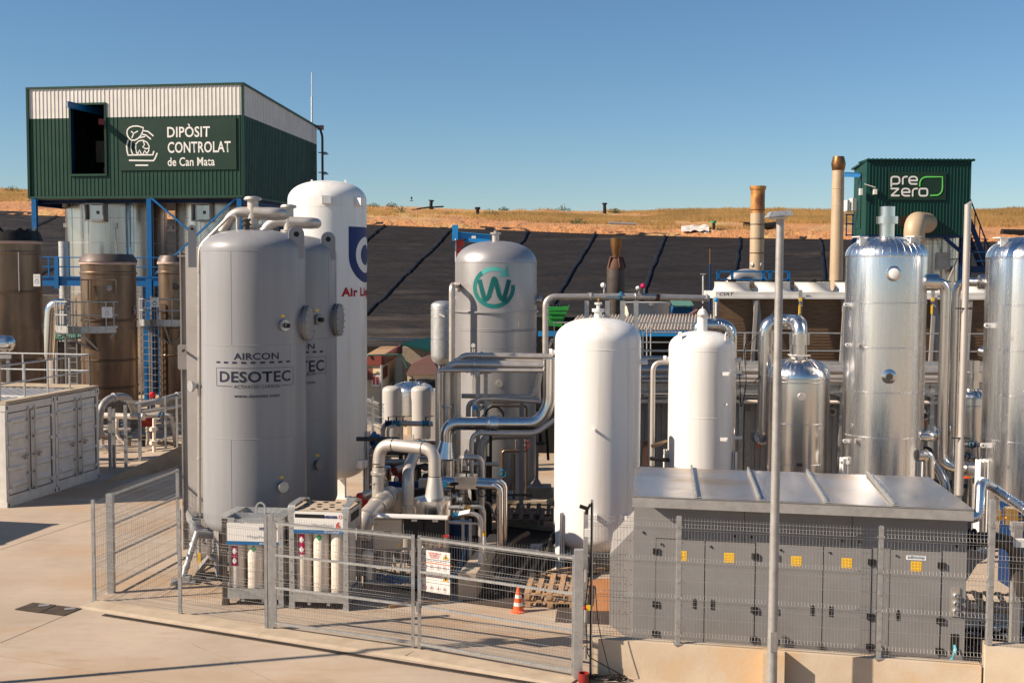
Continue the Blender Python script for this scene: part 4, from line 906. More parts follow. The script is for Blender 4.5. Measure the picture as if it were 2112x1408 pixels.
# ================================================================ CONTAINERS
def container_proto():
    """door end faces +X (local), width along Y 0..2.38, length to -X"""
    t = thing('shipping_container', '', 'container', (0,0,0)); w, h, L = 2.36, 2.80, 6.0
    mb = MB(); mb.box((-L/2, w/2, .09), (L, w, .18)); mb.box((-L/2, .05, h-.06), (L,.1,.12)); mb.box((-L/2, w-.05, h-.06), (L,.1,.12))
    for y in (.06, w-.06):
        for x in (-.06, -L+.06): mb.box((x,y,h/2),(.12,.12,h-.3))
    mb.box((-.05,w/2,h-.11),(.1,w-.24,.2)); mb.box((-.05,w/2,.24),(.1,w-.24,.12)); mb.build('frame', 'white_paint_matte', t, smooth=False)
    for y in (.07,w-.07):
        for z in (.07,h-.07):
            for x in (-.07,-L+.07):
                mb = MB(); mb.box((x,y,z),(.19,.17,.17)); cc = mb.build('corner_casting', 'white_paint_matte', t, smooth=False)
                if x > -1: mb = MB(); mb.box((.027,y,z),(.004,.05,.10)); mb.build('casting_hole', 'black', cc, smooth=False)
    mb = MB(); corr(mb, (-L+.1,.02), (-.12,.02), .18, h-.1, .28, .03); corr(mb, (-.12,w-.02), (-L+.1,w-.02), .18, h-.1, .28, .03); corr(mb, (-L+.06,w-.1), (-L+.06,.1), .18, h-.1, .28,.03); mb.build('side_wall', 'white_paint_matte', t, smooth=False)
    mb = MB(); xs = -L+.1
    vs = []; 
    while xs < -.15:
        for fx, d in ((0,0),(.10,0),(.14,.03),(.20,.03)): vs.append((xs+fx, h-.04+d))
        xs += .24
    pv = []
    for x, z in vs: pv += [(x,.08,z),(x,w-.08,z)]
    mb.add(pv, [(2*i,2*i+2,2*i+3,2*i+1) for i in range(len(vs)-1)]); mb.build('roof', 'white_paint_matte', t, smooth=False)
    for k in (0,1):
        y0 = .14 + k*(w-.28)/2 + .01; y1 = y0 + (w-.28)/2 - .02; mb = MB(); mb.box((-.055,(y0+y1)/2,h/2+.02),(.05,y1-y0,h-.48))
        for j in range(5):                                            # pressed ribs
            zc = .62 + j*.40 + (.0); zc = .48 + j*.44
            a0, a1 = (y0+.08, y1-.22) if k == 0 else (y0+.22, y1-.08)
            mb.hexa([(-.03,a0,zc),(-.03,a1,zc),(-.03,a1,zc+.18),(-.03,a0,zc+.18)], [(.012,a0+.03,zc+.05),(.012,a1-.03,zc+.05),(.012,a1-.03,zc+.13),(.012,a0+.03,zc+.13)])
        dr = mb.build('door', 'white_paint_matte', t, smooth=False)
        yb = y1-.14 if k == 0 else y0+.14
        mb = MB(); mb.cyl((.04,yb,.28),(.04,yb,h-.12),.018,n=8)
        for z in (.35,.8,1.3,1.8,2.3,h-.2): mb.box((.01,yb,z),(.06,.1,.06))
        mb.build('lock_bar', 'galv', dr)
        mb = MB(); yh = yb-.18 if k == 0 else yb+.16; mb.box((.045,yh,1.30),(.03,.34,.035)); mb.box((.03,yh+.05,1.27),(.05,.08,.12)); mb.build('handle', 'galv_dull', dr, smooth=False)
        for z in (.45,1.05,1.65,2.3): mb = MB(); mb.box((.0, .14 if k == 0 else w-.14, z),(.06,.2,.09)); mb.build('hinge', 'white_paint_matte', dr, smooth=False)
        mb = MB(); mb.box((-.028,y0+.012,h/2+.02),(.012,.022,h-.5)); mb.box((-.028,y1-.012,h/2+.02),(.012,.022,h-.5)); mb.box((-.028,(y0+y1)/2,.31),(.012,y1-y0,.022)); mb.box((-.028,(y0+y1)/2,h-.23),(.012,y1-y0,.022)); mb.build('door_seal', 'black', dr, smooth=False)
    return t
CA, CB = G(14,1047), G(202,986); dirc = (CB-CA); rz = atan2(dirc.y, dirc.x) - pi/2
ct = container_proto(); ct.location = CA; ct.rotation_euler = (0,0,rz); ct['label'] = 'white shipping container nearer the camera with railing on its roof'; ct['group'] = 'white shipping containers'
dn = dirc.normalized(); c2 = copy_tree(ct, CA + dn*2.40, rz, 'white shipping container right behind the first, next to the mesh cage')
c3 = copy_tree(ct, Vector((-16.2,26.0,0)), rz, 'white shipping container just outside the left of the photo, casting the wide shadow')
# roof railing
out = Vector((dn.y,-dn.x,0)); zr = 2.82
t = thing('roof_railing', 'galvanised guard railing standing on the roofs of the containers', 'railing', CA + Vector((0,0,zr)))
def rail_run(P, h=1.05, sp=1.15):
    for a, b in zip(P, P[1:]):
        mb = MB()
        for z in (h, h*.52): mb.cyl(a+Vector((0,0,z)), b+Vector((0,0,z)), .024, n=8)
        mb.build('rail', 'galv', t)
        L = (b-a).length; k = max(1, round(L/sp))
        for i in range(k+1):
            p = a.lerp(b, i/k); mb = MB(); mb.cyl(p, p+Vector((0,0,h)), .028, n=8); mb.box(p+Vector((0,0,.01)),(.1,.1,.02)); mb.build('upright', 'galv', t)
z_ = Vector((0,0,zr)); A0 = CA - out*.2 + z_ + dn*.1; A1 = CA - out*.2 + z_ + dn*4.65; A2 = A1 - out*4.6
rail_run([A0, A1, A2]); 
mb = MB(); mb.bar(CA-out*.1+dn*.02+z_+Vector((0,0,.05)), CA-out*.1+dn*4.75+z_+Vector((0,0,.05)), .25,.08); mb.build('base_plank', 'footing', t, smooth=False)
mb = MB(); mb.bar(CA-out*4.7+z_+dn*1.0, CA-out*4.7+z_+dn*4.8, .2,.1); mb.bar(A1-out*.0+Vector((0,0,.06)), A2+Vector((0,0,.06)), .12,.1);  mb.build('base_plank', 'footing', t, smooth=False)
# silver horizontal vessel above the containers
t = thing('horizontal_vessel', 'silver horizontal vessel with domed end above the containers at the left edge', 'tank', W(0,735,38)*1)
q = W(16,708,38); r = M_(17,38); mb = MB(); mb.lathe(q, [(r,-4),(r,0)] + [(r*cos(a), r*.9*sin(a)) for a in [pi/2*i/8 for i in range(1,9)]], 32, (1,0,0)); mb.build('shell', 'alu_bright', t)
mb = MB(); mb.ring(q+Vector((-.35,0,0)), r, .02, axis=(1,0,0)); mb.build('strap', 'galv_dull', t)
mb = MB()
for dx in (-.3,.0): mb.bar((q.x+dx,q.y,0),(q.x+dx,q.y,q.z-r*.8),.1,.1,Vector((0,1,0)))
mb.bar((q.x-.5,q.y-.2,q.z-r-.15),(q.x+.2,q.y-.2,q.z-r-.15),.08,.12); mb.build('stand', 'galv_dull', t, smooth=False)
# ================================================================ TANKS
class Cy:
    """vertical cylinder measured in the photo: centre px, distance, half width in px"""
    def __init__(s, px, Y, rp, py=700):
        s.px, s.Y, s.rp = px, Y, rp; c = W(px, py, Y); s.c = Vector((c.x, c.y, 0)); s.r = M_(rp, Y)*sqrt(1 + ((px-CW/2)/F)**2)*0.995
        s.phi = atan2(-c.y, -c.x); s.yf = c.y
    def ang(s, px): return s.phi + math.asin(max(-1, min(1, (px - s.px)/s.rp)))
    def arc(s, px): return s.r*math.asin(max(-1, min(1, (px - s.px)/s.rp)))
    def z(s, py, front=True): return W(s.px, py, s.Y - (s.r if front else 0)).z
    def pt(s, a, z, dr=0.0): return Vector((s.c.x + (s.r+dr)*cos(a), s.c.y + (s.r+dr)*sin(a), z))
    def map(s, z0, dr=0.004): return ('cyl', s.c, s.r + dr, s.phi, z0)
def radial(a): return Vector((cos(a), sin(a), 0))
def shell(t, C, z0, z1, mat, ht=.5, hb=.4, n=72, name='shell', seams=(), sm=None, vseams=(), k=10):
    r = C.r; mb = MB(); pr = []
    if hb: pr += [(q, z) for q, z in reversed(dish(r, hb*r, False, k, z0 + hb*r))][:-1]
    pr += [(r, z0 + (hb*r if hb else 0))]; nseg = 6; zt_ = z1 - ht*r
    pr += [(r, z0 + (hb*r if hb else 0) + (zt_ - z0 - (hb*r if hb else 0))*i/nseg) for i in range(1, nseg)]
    pr += dish(r, ht*r, True, k, zt_); mb.lathe(C.c, pr, n); o = mb.build(name, mat, t)
    if seams or vseams:
        for z in seams: mb = MB(); mb.lathe(C.c + Vector((0,0,z)), [(r-.002,-.012),(r+.004,-.006),(r+.004,.006),(r-.002,.012)], n); mb.build('weld_seam', sm or mat, o)
        for a, za, zb in vseams: mb = MB(); mb.bar(C.pt(a, za, .001), C.pt(a, zb, .001), .014, .006, radial(a)); mb.build('weld_seam', sm or mat, o)
    return o
def nozzle(t, C, px, py, L, r, fr, mat='stainless_matte', name='nozzle', cap=None, a=None, z=None, nb=8):
    a = C.ang(px) if a is None else a; z = C.z(py) if z is None else z; d = radial(a); p = C.pt(a, z, -.02)
    mb = MB(); mb.cyl(p, p + d*(L+.02), r, n=18); mb.flange(p + d*L, d, fr, .03, nb, .009); mb.flange(p + d*(L+.032), d, fr, .028, 0)
    o = mb.build(name, mat, t)
    if cap: mb = MB(); mb.cyl(p + d*(L+.04), p + d*(L+.15) + Vector((.0,0,0)), r*.75, n=12); mb.build('cap', cap, o)
    return o
def lug(t, C, a, z0, z1, w, th, mat, out=.02, name='lifting_lug', face=None):
    """upright plate with round head and a hole, standing off the shell"""
    d = radial(a); tg = Vector((-d.y, d.x, 0)); bm = bmesh.new(); o = C.pt(a, 0, out)
    if face is not None: d = radial(face); tg = Vector((-d.y, d.x, 0))
    hr = w/2; pts = [(-w/2, z0), (w/2, z0)] + [(hr*cos(q), z1-hr + hr*sin(q)) for q in [pi*i/12 for i in range(13)]]
    hole = [(hr*.36*cos(q), z1-hr + hr*.36*sin(q)) for q in [2*pi*i/14 for i in range(14)]]
    mb = MB()
    f_ = lambda p, e: o + tg*p[0] + d*e + Vector((0,0,p[1]))
    mb.hexa([f_(p, 0) for p in pts], [f_(p, th) for p in pts]); ob = mb.build(name, mat, t, smooth=False)
    mb = MB(); mb.hexa([f_(p, -.002) for p in hole], [f_(p, th+.002) for p in hole]); mb.build('hole', 'black', ob, smooth=False)
    return ob
def support_leg(t, C, a, z_top, w, depth, mat='white_paint', out=0.0, foot=True):
    d = radial(a); tg = Vector((-d.y, d.x, 0)); mb = MB(); p = C.pt(a, 0, out)
    mb.bar(p + d*(depth/2), p + d*(depth/2) + Vector((0,0,z_top)), w*.12, depth, tg) ; mb.bar(p + d*depth, p + d*depth + Vector((0,0,z_top)), w, .02, d); mb.bar(p + d*.012, p + d*.012 + Vector((0,0,z_top)), w, .02, d)
    if foot: mb.box(p + d*depth/2 + Vector((0,0,.012)), (w*1.8, w*1.8, .024), a)
    return mb.build('leg', mat, t, smooth=False)

# ---- two grey activated carbon filters -----------------------------------------------------------
def carbon_filter(px, Y, rp, ytop, lab, front):
    C = Cy(px, Y, rp); zt_ = W(px, ytop, Y).z + .03; zb_ = .78; t = thing('carbon_filter', lab, 'tank', C.c, 0, 'grey activated carbon filter vessels')
    s = (px-524)/1.0
    zs = [C.z(y) for y in ((517, 713, 906) if front else (524, 700, 868))]
    vs = [(C.ang(px-43), zs[1], zs[0]), (C.ang(px-46), zb_+.4, zs[2]), (C.ang(px+70), zs[2], zs[1])] if front else [(C.ang(px+78), zs[1], zs[0])]
    shell(t, C, zb_, zt_, 'grey_paint', .40, .38, seams=zs, vseams=vs, n=96)
    # top nozzle with loop pipes
    q = Vector((C.c.x, C.c.y, zt_)); zn = W(px, 411 if front else 427, Y).z; rn = .115
    mb = MB(); mb.cyl(q - Vector((0,0,.06)), (q.x,q.y,zn), .118, n=24); mb.flange((q.x,q.y,zt_+.06), (0,0,1), .19, .03, 12, .010); mb.flange((q.x,q.y,zt_+.10), (0,0,1), .19, .03, 0); mb.flange((q.x,q.y,zn), (0,0,1), .19, .03, 12, .010); mb.lathe((q.x,q.y,zn+.015), [(.18,0),(.17,.03),(.08,.045),(0,.05)], 24); mb.build('top_nozzle', 'stainless_matte', t)
    zc = W(px, 438 if front else 457, Y).z; c = Vector((q.x, q.y, zc))
    mb = MB(); P = path([c, c+Vector((-.40,0,0)), c+Vector((-.66,.0,-.42 if front else -.35))], .36, 10); mb.tube(P, rn, 20); mb.build('inlet_elbow', 'stainless_matte', t)
    mb = MB(); P = path([c+Vector((.05,-.08,0)), c+Vector((.62,-.10,-.02)), c+Vector((.62,.42,-.04)), c+Vector((.0,.42,-.04))], .26, 10); mb.tube(P, rn, 20); mb.build('outlet_loop', 'stainless_matte', t)
    return t, C, zt_
DA = carbon_filter(524, 25.0, 103.5, 476, 'front grey carbon filter vessel with large DESOTEC lettering', True)
DB = carbon_filter(597, 27.3, 95.5, 487, 'rear grey carbon filter vessel mostly hidden behind the front one', False)
t, C, zt_ = DA
def cyl_text(t, C, s, x0, x1, yb, yt, m, off=0.0, name='lettering', shear=0.0):
    a, b = C.arc(x0), C.arc(x1); z0, z1 = C.z(yb), C.z(yt); bm = fit_text(s, b-a, z1-z0, off, shear); shift(bm, a, 0); return decal(name, bm, m, t, C.map(z0))
def cyl_rib(t, C, pts, w, m, cl=False, name='stripe'):
    P = [(C.arc(x), C.z(y)) for x, y in pts]; out = []
    bm = bm_ribbon(P, w, cl); return decal(name, bm, m, t, C.map(0))
def desotec_mark(t, C, dx, dy, sc=1.0):
    X = lambda x: C.px + (x-524)*sc; Yy = lambda y: y + dy
    cyl_text(t, C, 'AIRCON', X(485), X(571), Yy(742), Yy(728), 'ink', .018)
    cyl_text(t, C, 'DESOTEC', X(458), X(594), Yy(789), Yy(766), 'ink', .024)
    cyl_text(t, C, 'ACTIVATED CARBON', X(485), X(573), Yy(801), Yy(794), 'ink', .0)
    cyl_text(t, C, 'www.desotec.com', X(485), X(572), Yy(820), Yy(813), 'ink', .02)
    for i in range(9):
        x = 452 + i*16.6*1.0; a0, a1 = C.arc(X(452)) , C.arc(X(599)); w = (a1-a0)/9; p = a0 + w*i
        decal('stripe', bm_poly([(p, C.z(Yy(750))), (p+w*.52, C.z(Yy(750))), (p+w*.52, C.z(Yy(746))), (p, C.z(Yy(746)))]), 'ink', t, C.map(0))
    for P in (((452,797),(452,759.5),(599,759.5),(599,797)), ((452,797),(482,797)), ((576,797),(599,797))):
        cyl_rib(t, C, [(X(x), Yy(y)) for x, y in P], .011, 'ink', name='box_line')
desotec_mark(t, C, 0, 0)
# second vessel: only the right-hand end of its mark shows; wrap the same mark at its own position
Cb = DB[1]; 
def mark2():
    t2 = DB[0]; a0 = Cb.arc(597+71)  # right edge of the box line
    w = (C.arc(599)-C.arc(452)); L = a0 - w; k = w
    def T(s, f0, f1, yb, yt, off): 
        z0, z1 = Cb.z(yb), Cb.z(yt); bm = fit_text(s, (f1-f0)*k, z1-z0, off); shift(bm, L + f0*k, 0); decal('lettering', bm, 'ink', t2, Cb.map(z0))
    T('AIRCON', .22, .81, 721, 709, .018); T('DESOTEC', .04, .965, 768, 744, .024); T('ACTIVATED CARBON', .22, .82, 776, 768, 0); T('www.desotec.com', .22, .815, 793, 786, .02)
    for i in range(9): p = L + k*i/9; decal('stripe', bm_poly([(p, Cb.z(729)), (p+k/9*.52, Cb.z(729)), (p+k/9*.52, Cb.z(725)), (p, Cb.z(725))]), 'ink', t2, Cb.map(0))
    for P in (((0,772),(0,738),(1,738),(1,772)), ((0,772),(.2,772)), ((.83,772),(1,772))):
        decal('box_line', bm_ribbon([(L+f*k, Cb.z(y)) for f, y in P], .011), 'ink', t2, Cb.map(0))
mark2()
for (t_, C_, L1) in ((DA[0], DA[1], ((580,672,1,1),(575,1008,0,1))), (DB[0], DB[1], ((652,660,1,1),(651,962,0,1)))):
    for x, y, cap, lb in L1:
        nozzle(t_, C_, x, y, .06, .07, .115, 'galv' if C_ is DA[1] else 'plate_grey', 'flange_port', 'black' if cap else None)
        a = C_.arc(x); z = C_.z(y-17); decal('warning_label', bm_poly([(a-.05,z),(a+.04,z),(a+.04,z+.05),(a-.05,z+.05)]), 'yellow', t_, C_.map(0))
    a = C_.phi + 1.30; z = C_.z(671 if C_ is DA[1] else 663); d = radial(a); p = C_.pt(a, z, -.05); mb = MB()
    mb.cyl(p, p + d*.10, .33, n=36); mb.flange(p + d*.11, d, .38, .04, 14, .012, 40); mb.flange(p + d*.152, d, .38, .035, 0, n=40)
    A = d; X = A.orthogonal().normalized(); Yv = A.cross(X)
    for i in range(14): q = p + (X*cos(i*2*pi/14)+Yv*sin(i*2*pi/14))*.35; mb.cyl(q + d*.05, q + d*.215, .009, n=6)
    mb.build('manhole', 'plate_grey', t_)
    for da, hgt in (((1.02, .44),) ): lug(t_, C_, C_.phi+da, zt_-.62, zt_+.06 - (0 if C_ is DA[1] else .04), .34, .03, 'grey_paint', -.06, face=C_.phi+.25)
lug(DA[0], DA[1], DA[1].phi-1.5, C.z(552,False), W(400,465,25).z, .17, .03, 'grey_paint', .16, face=DA[1].phi)
# upright steel frame at the back of the front vessel
Yp = 25.9; xa, xb = W(372,800,Yp).x, W(392,800,Yp).x; xc = W(432,800,25.3).x; z1 = W(380,518,Yp).z
mb = MB(); mb.box((xa+.015, Yp+.1, z1/2+.1), (.03,.10,z1-.2)); mb.box(((xa+xb)/2, Yp+.13, z1/2+.1), (xb-xa,.03,z1-.2)); mb.hexa([(xb,Yp-.25,.2),(xc,Yp-.45,.2),(xc,Yp+.2,.2),(xb,Yp+.15,.2)], [(xb,Yp-.25,z1+.1),(xc,Yp-.45,z1+.1),(xc,Yp+.2,z1+.1),(xb,Yp+.15,z1+.1)])
for yy in (528, 712, 760): mb.box(((xa+xb)/2, Yp-.02, W(380,yy,Yp).z), (xb-xa+.02,.12,.03))
mb.box(((xa+xb)/2, Yp-.16, W(380,735,Yp).z), (xb-xa,.03,.50)); mb.build('back_frame', 'plate_grey', DA[0], smooth=False)
mb = MB(); q = W(379,722,25.7); mb.tube([q, q+Vector((.05,-.22,0))], .03, 10); mb.build('pipe_stub', 'rust', DA[0])
mb = MB(); Yv = 24.72; P = path([W(490,480,24.8), W(490,446,24.8), W(475,444,24.8), W(412,508,24.75), W(411,540,Yv), W(411,1015,Yv), W(411,1195,Yv)], .14, 6); mb.tube(P, .036, 12)
for yy in (560,640,735,860,945,1060): mb.lathe(W(411,yy,Yv), [(.048,-.015),(.048,.015)], 12)
mb.build('vent_pipe', 'stainless', DA[0])
mb = MB(); q = W(488,478,24.8); mb.flange(q-Vector((0,0,.05)), (0,0,1), .10, .03, 6, .008); mb.cyl(q-Vector((0,0,.05)), q-Vector((0,0,.3)), .05, n=12); mb.build('vent_flange', 'galv', DA[0])
mb = MB(); q = W(508,453,24.6); mb.cyl(q-Vector((0,0,.22)), q, .07, n=12); mb.flange(q, (0,0,1), .1,.03,6,.008); mb.flange(q-Vector((0,0,.1)), (0,0,1), .1,.03,6,.008); mb.build('gauge_stub', 'dark_steel', DA[0])
# lower parts: outlet, valve, struts, skid
for yy, pxx in ((796,396),(1064,394)):
    q = W(pxx, yy, 24.7); mb = MB(); d = Vector((-.75,-.65,0)).normalized(); mb.cyl(q - d*(-.0) - d*.35, q, .09 if yy > 1000 else .06, n=18); mb.flange(q, d, .15 if yy > 1000 else .12, .03, 8, .010); mb.flange(q+d*.032, d, .15 if yy > 1000 else .12, .03, 0); mb.build('side_port', 'galv', DA[0])
mb = MB(); mb.tube(path([W(402,1070,24.6), W(404,1098,24.5), W(440,1100,24.6)], .2), .12, 18); mb.build('outlet_bend', 'grey_paint', DA[0])
mb = MB(); mb.cyl(W(407,1096,24.2), W(376,1195,23.9), .062, n=16); mb.lathe(W(398,1122,24.15), [(.075,-.03),(.075,.03)], 14, (W(376,1195,23.9)-W(407,1096,24.2))); mb.lathe(W(384,1168,23.98), [(.075,-.03),(.075,.03)], 14, (W(376,1195,23.9)-W(407,1096,24.2))); mb.build('brace_strut', 'galv', DA[0])
q = G(376,1204); mb = MB(); mb.box(q+Vector((0.0,.1,.03)), (.5,.4,.06), .2); mb.box(q+Vector((.05,.1,.10)), (.2,.2,.1)); mb.build('foot_plate', 'galv_dull', DA[0], smooth=False)
mb = MB(); q = G(400,1190); mb.box(q+Vector((1.3,1.0,.18)), (3.0,.16,.2), -.02); mb.box(q+Vector((1.3,2.6,.18)), (3.0,.16,.2), -.02); mb.box(q+Vector((.1,1.7,.18)), (.16,1.8,.2)); mb.box(q+Vector((2.7,1.7,.18)), (.16,1.8,.2))
mb.bar(q+Vector((0.05,.2,.10)), q+Vector((.5,.6,.7)), .14,.10); mb.hexa([q+Vector(v) for v in ((0.0,.6,.4),(.55,.5,.4),(.6,.9,.7),(.1,1.0,.7))], [q+Vector(v) for v in ((0.0,.6,.62),(.55,.5,.62),(.6,.9,.8),(.1,1.0,.8))]); mb.build('skid', 'plate_grey', DA[0], smooth=False)
for a in (-2.3, -.7, .8, 2.4):
    for D in (DA, DB): support_leg(D[0], D[1], a, 1.25, .18, .12, 'plate_grey', -.22)
mb = MB(); q = G(402,1198); mb.lathe(q+Vector((.12,0,.12)), [(.11,-.07),(.11,.07)], 20, (.3,-1,0)); mb.build('wheel', 'dark_steel', DA[0])
mb = MB(); q = W(432,1140,24.3); mb.cyl(q, q+Vector((0,0,.28)), .05, n=12); mb.tube(path([q, q+Vector((.02,0,-.12)), q+Vector((.22,0,-.14)), q+Vector((.24,0,.1)), q+Vector((.35,0,.22))], .06), .04, 10); mb.build('drain_valve', 'stainless', DA[0])
mb = MB(); q = W(411,1140,Yv-.04); mb.bar(q, q-Vector((0,0,.3)), .06,.02,Vector((0,1,0))); mb.build('pipe_marker', 'yellow', DA[0], smooth=False)
mb = MB(); P = path([W(405,1190,23.9), W(420,1196,23.6), W(450,1190,23.5), W(470,1205,23.6)], .3); mb.tube(P, .035, 10); P = path([W(398,1195,24.1), W(440,1180,24.3), W(520,1200,24.6)], .3); mb.tube(P, .05, 10)
mb.build('drain_hose', 'black_rubber', DA[0])

# ---- tall white liquid gas tank --------------------------------------------------------------
C = Cy(676.5, 32.0, 79.5); t = thing('gas_tank', 'tall white gas tank with blue shield emblem and red Air Liquide lettering', 'tank', C.c); z1 = W(677,373,32).z
shell(t, C, .75, z1, 'white_paint', .50, .45, seams=(C.z(425), C.z(930)), n=88)
for px in (643, 712): q = W(px, 378, 32); mb = MB(); mb.hexa([q+Vector((-.09,0,-.12)), q+Vector((.09,0,-.12)), q+Vector((.02,0,.1)), q+Vector((-.02,0,.1))], [q+Vector((-.09,.03,-.12)), q+Vector((.09,.03,-.12)), q+Vector((.02,.03,.1)), q+Vector((-.02,.03,.1))]); mb.build('lifting_eye', 'white_paint', t, smooth=False)
for px, py in ((675,412),(737,414),(738,962)): a = C.ang(px); mb = MB(); mb.box(C.pt(a, C.z(py), .08), (.22,.24,.2), a); mb.build('bracket_block', 'white_paint', t, smooth=False)
for px in (752, 620): a = C.ang(px); support_leg(t, C, a, 2.1 if px > 700 else 1.7, .26, .14, 'white_paint', -.05)
support_leg(t, C, 1.4, 1.7, .26,.14,'white_paint',-.05)
k = lambda a: a; cA = C.r*1.24; zt0, zb0 = C.z(466), C.z(583); hw = C.r*.69
sh = [(cA-hw, zt0), (cA-hw, zt0-.78)] 
sh += [(cA-hw*cos(q), zt0-.78-(zt0-.78-zb0)*sin(q)) for q in [pi*i/16 for i in range(1,16)]]
sh += [(cA+hw, zt0-.78), (cA+hw, zt0)]
bm = bmesh.new(); bm.faces.new([bm.verts.new((x,y,0)) for x, y in sh]); bmesh.ops.triangulate(bm, faces=bm.faces); decal('shield_emblem', bm, 'navy', t, C.map(0,.004))
zc = (C.z(486)+C.z(563))/2; ro = (C.z(486)-C.z(563))/2; decal('emblem_ring', bm_ribbon([(cA+(ro*.78)*cos(2*pi*i/40), zc+(ro*.78)*sin(2*pi*i/40)) for i in range(40)], ro*.42, True), 'label_white', t, C.map(0,.008))
z0, z1_ = C.z(617), C.z(593); bm = fit_text('Air Liquide', 1.78, z1_-z0, .045); shift(bm, C.arc(703), 0); decal('lettering', bm, 'al_red', t, C.map(z0,.006))
# coiled spring-like vaporiser hose under it
mb = MB(); P = []
for i in range(140): a = i*.5; P.append(Vector((C.c.x+1.5+.42*cos(a), C.c.y-3.0+.42*sin(a), .15+i*.0055)))
q = W(722,1005,27.0); off = Vector((q.x-(C.c.x+1.5), 27.0-(C.c.y-3.0), 0)); mb.tube([p+off for p in P], .022, 6); tag(mb.build('coiled_hose', 'wood_old'), 'brown coiled hose stacked beside the rear grey vessel', 'hose')

# ---- domed steel tank with round arrow emblem --------------------------------------------------
C = Cy(1022.5, 31.5, 84.5); t = thing('domed_steel_tank', 'big domed stainless tank with teal W in a circular arrow emblem', 'tank', C.c); z1 = W(1022,497,31.5).z
shell(t, C, W(1022,1008,31.5).z, z1, 'tank_steel', .55, .36, seams=(C.z(541),C.z(718)), n=88)
mb = MB(); mb.lathe(C.c+Vector((0,0,C.z(644))), [(C.r,-.02),(C.r+.05,-.02),(C.r+.05,.02),(C.r,.02)], 88); 
for z in (C.z(680), C.z(683.5)): mb.lathe(C.c+Vector((0,0,z)), [(C.r,-.012),(C.r+.012,0),(C.r,.012)], 88)
mb.build('stiffener_ring', 'tank_steel', t)
mb = MB(); q = W(1022,497,31.5); mb.cyl(q-Vector((0,0,.1)), q+Vector((0,0,.2)), .10, n=20); mb.flange(q+Vector((0,0,.2)), (0,0,1), .15,.03,8,.01); mb.cyl(q+Vector((0,0,.2)), q+Vector((0,0,.27)), .05, n=10); mb.build('top_nozzle', 'stainless', t)
E = (1018.5, 593); rr = 38.5
def cp_(x, y): return (C.arc(x), C.z(y))
def crib(pts, w, m, cap=False, dr=.004): decal('emblem_stroke', bm_ribbon([cp_(*p) for p in pts], M_(w,30.4), False, cap), m, t, C.map(0,dr))
crib([(E[0]+rr*cos(R(q)), E[1]-rr*sin(R(q))) for q in range(128, 372-0, 6)][:: 1], 9, 'teal')
crib([(E[0]+rr*cos(R(q)), E[1]-rr*sin(R(q))) for q in range(62, 134, 6)], 9, 'teal_light', dr=.005)
decal('emblem_arrow', bm_poly([cp_(1044.5,546), cp_(1050,571), cp_(1026,570), cp_(1032,563), cp_(1041,557)]), 'teal_light', t, C.map(0,.006))
crib([(q.x,q.y) for q in path([Vector(v+(0,)) for v in ((989,577),(1000,620),(1008,612),(1019,570),(1030,612),(1038,620),(1049,577))], 9, 6)], 9.5, 'teal_dark', dr=.006)
nozzle(t, C, 0, 0, .12, .10, .15, 'stainless', a=C.phi+1.52, z=C.z(618,False)); nozzle(t, C, 0, 0, .10, .09, .11, 'stainless', a=C.phi-1.52, z=C.z(618,False))
mb = MB()
for px, py in ((1030,791),): a = C.ang(px); mb.lathe(C.pt(a, C.z(py)), [(.09,0),(.09,.05)], 20, radial(a))
mb.build('inspection_plug', 'stainless', t)
for a, w in ((C.ang(1066),.24),(C.ang(972),.24),(C.phi+2.5,.24),(C.phi-2.5,.24)): support_leg(t, C, a, 2.1, w, .14, 'tank_steel', -.03)
mb = MB(); P = path([W(944,618,31.0), W(944,597,31.0), W(933,590,30.7), W(932,600,30.3)], .2); mb.tube(path([W(945,598,31.0), W(945,588,31.0), W(932,588,30.4), W(932,745,30.4)], .17, 8), .078, 16); mb.build('overflow_pipe', 'stainless', t)
t2 = thing('sight_glass_pipe', 'thin sight pipe with round gauge head in front of the domed steel tank', 'gauge', G(977,1000)); mb = MB(); mb.cyl(W(975,718,29.9), W(975,860,29.9), .02, n=6); mb.cyl(W(979,718,29.9), W(979,860,29.9), .02, n=6); mb.build('tube', 'stainless', t2); mb = MB(); mb.lathe(W(976,712,29.9), [(.04,0),(.055,.01),(.055,.05)], 16, (0,-1,0)); mb.build('gauge', 'label_white', t2)

# ---- small pale tank left of it
C = Cy(913, 38, 24.5); t = thing('slim_tank', 'slim pale metal tank behind the left side of the domed steel tank', 'tank', C.c)
shell(t, C, W(0,748,38).z, W(913,620,38).z, 'galv', .45, .8, seams=(C.z(655),C.z(700),C.z(640)), sm='alu')
mb = MB(); q = C.pt(C.ang(903), C.z(645)); mb.bar(q, q+Vector((.25,-.25,-.12)), .05,.05); mb.build('bracket', 'galv_dull', t, smooth=False)
for a in (.5,2.2,-1.2): support_leg(t, C, a, W(0,735,38).z, .1,.1,'galv_dull',-.3)

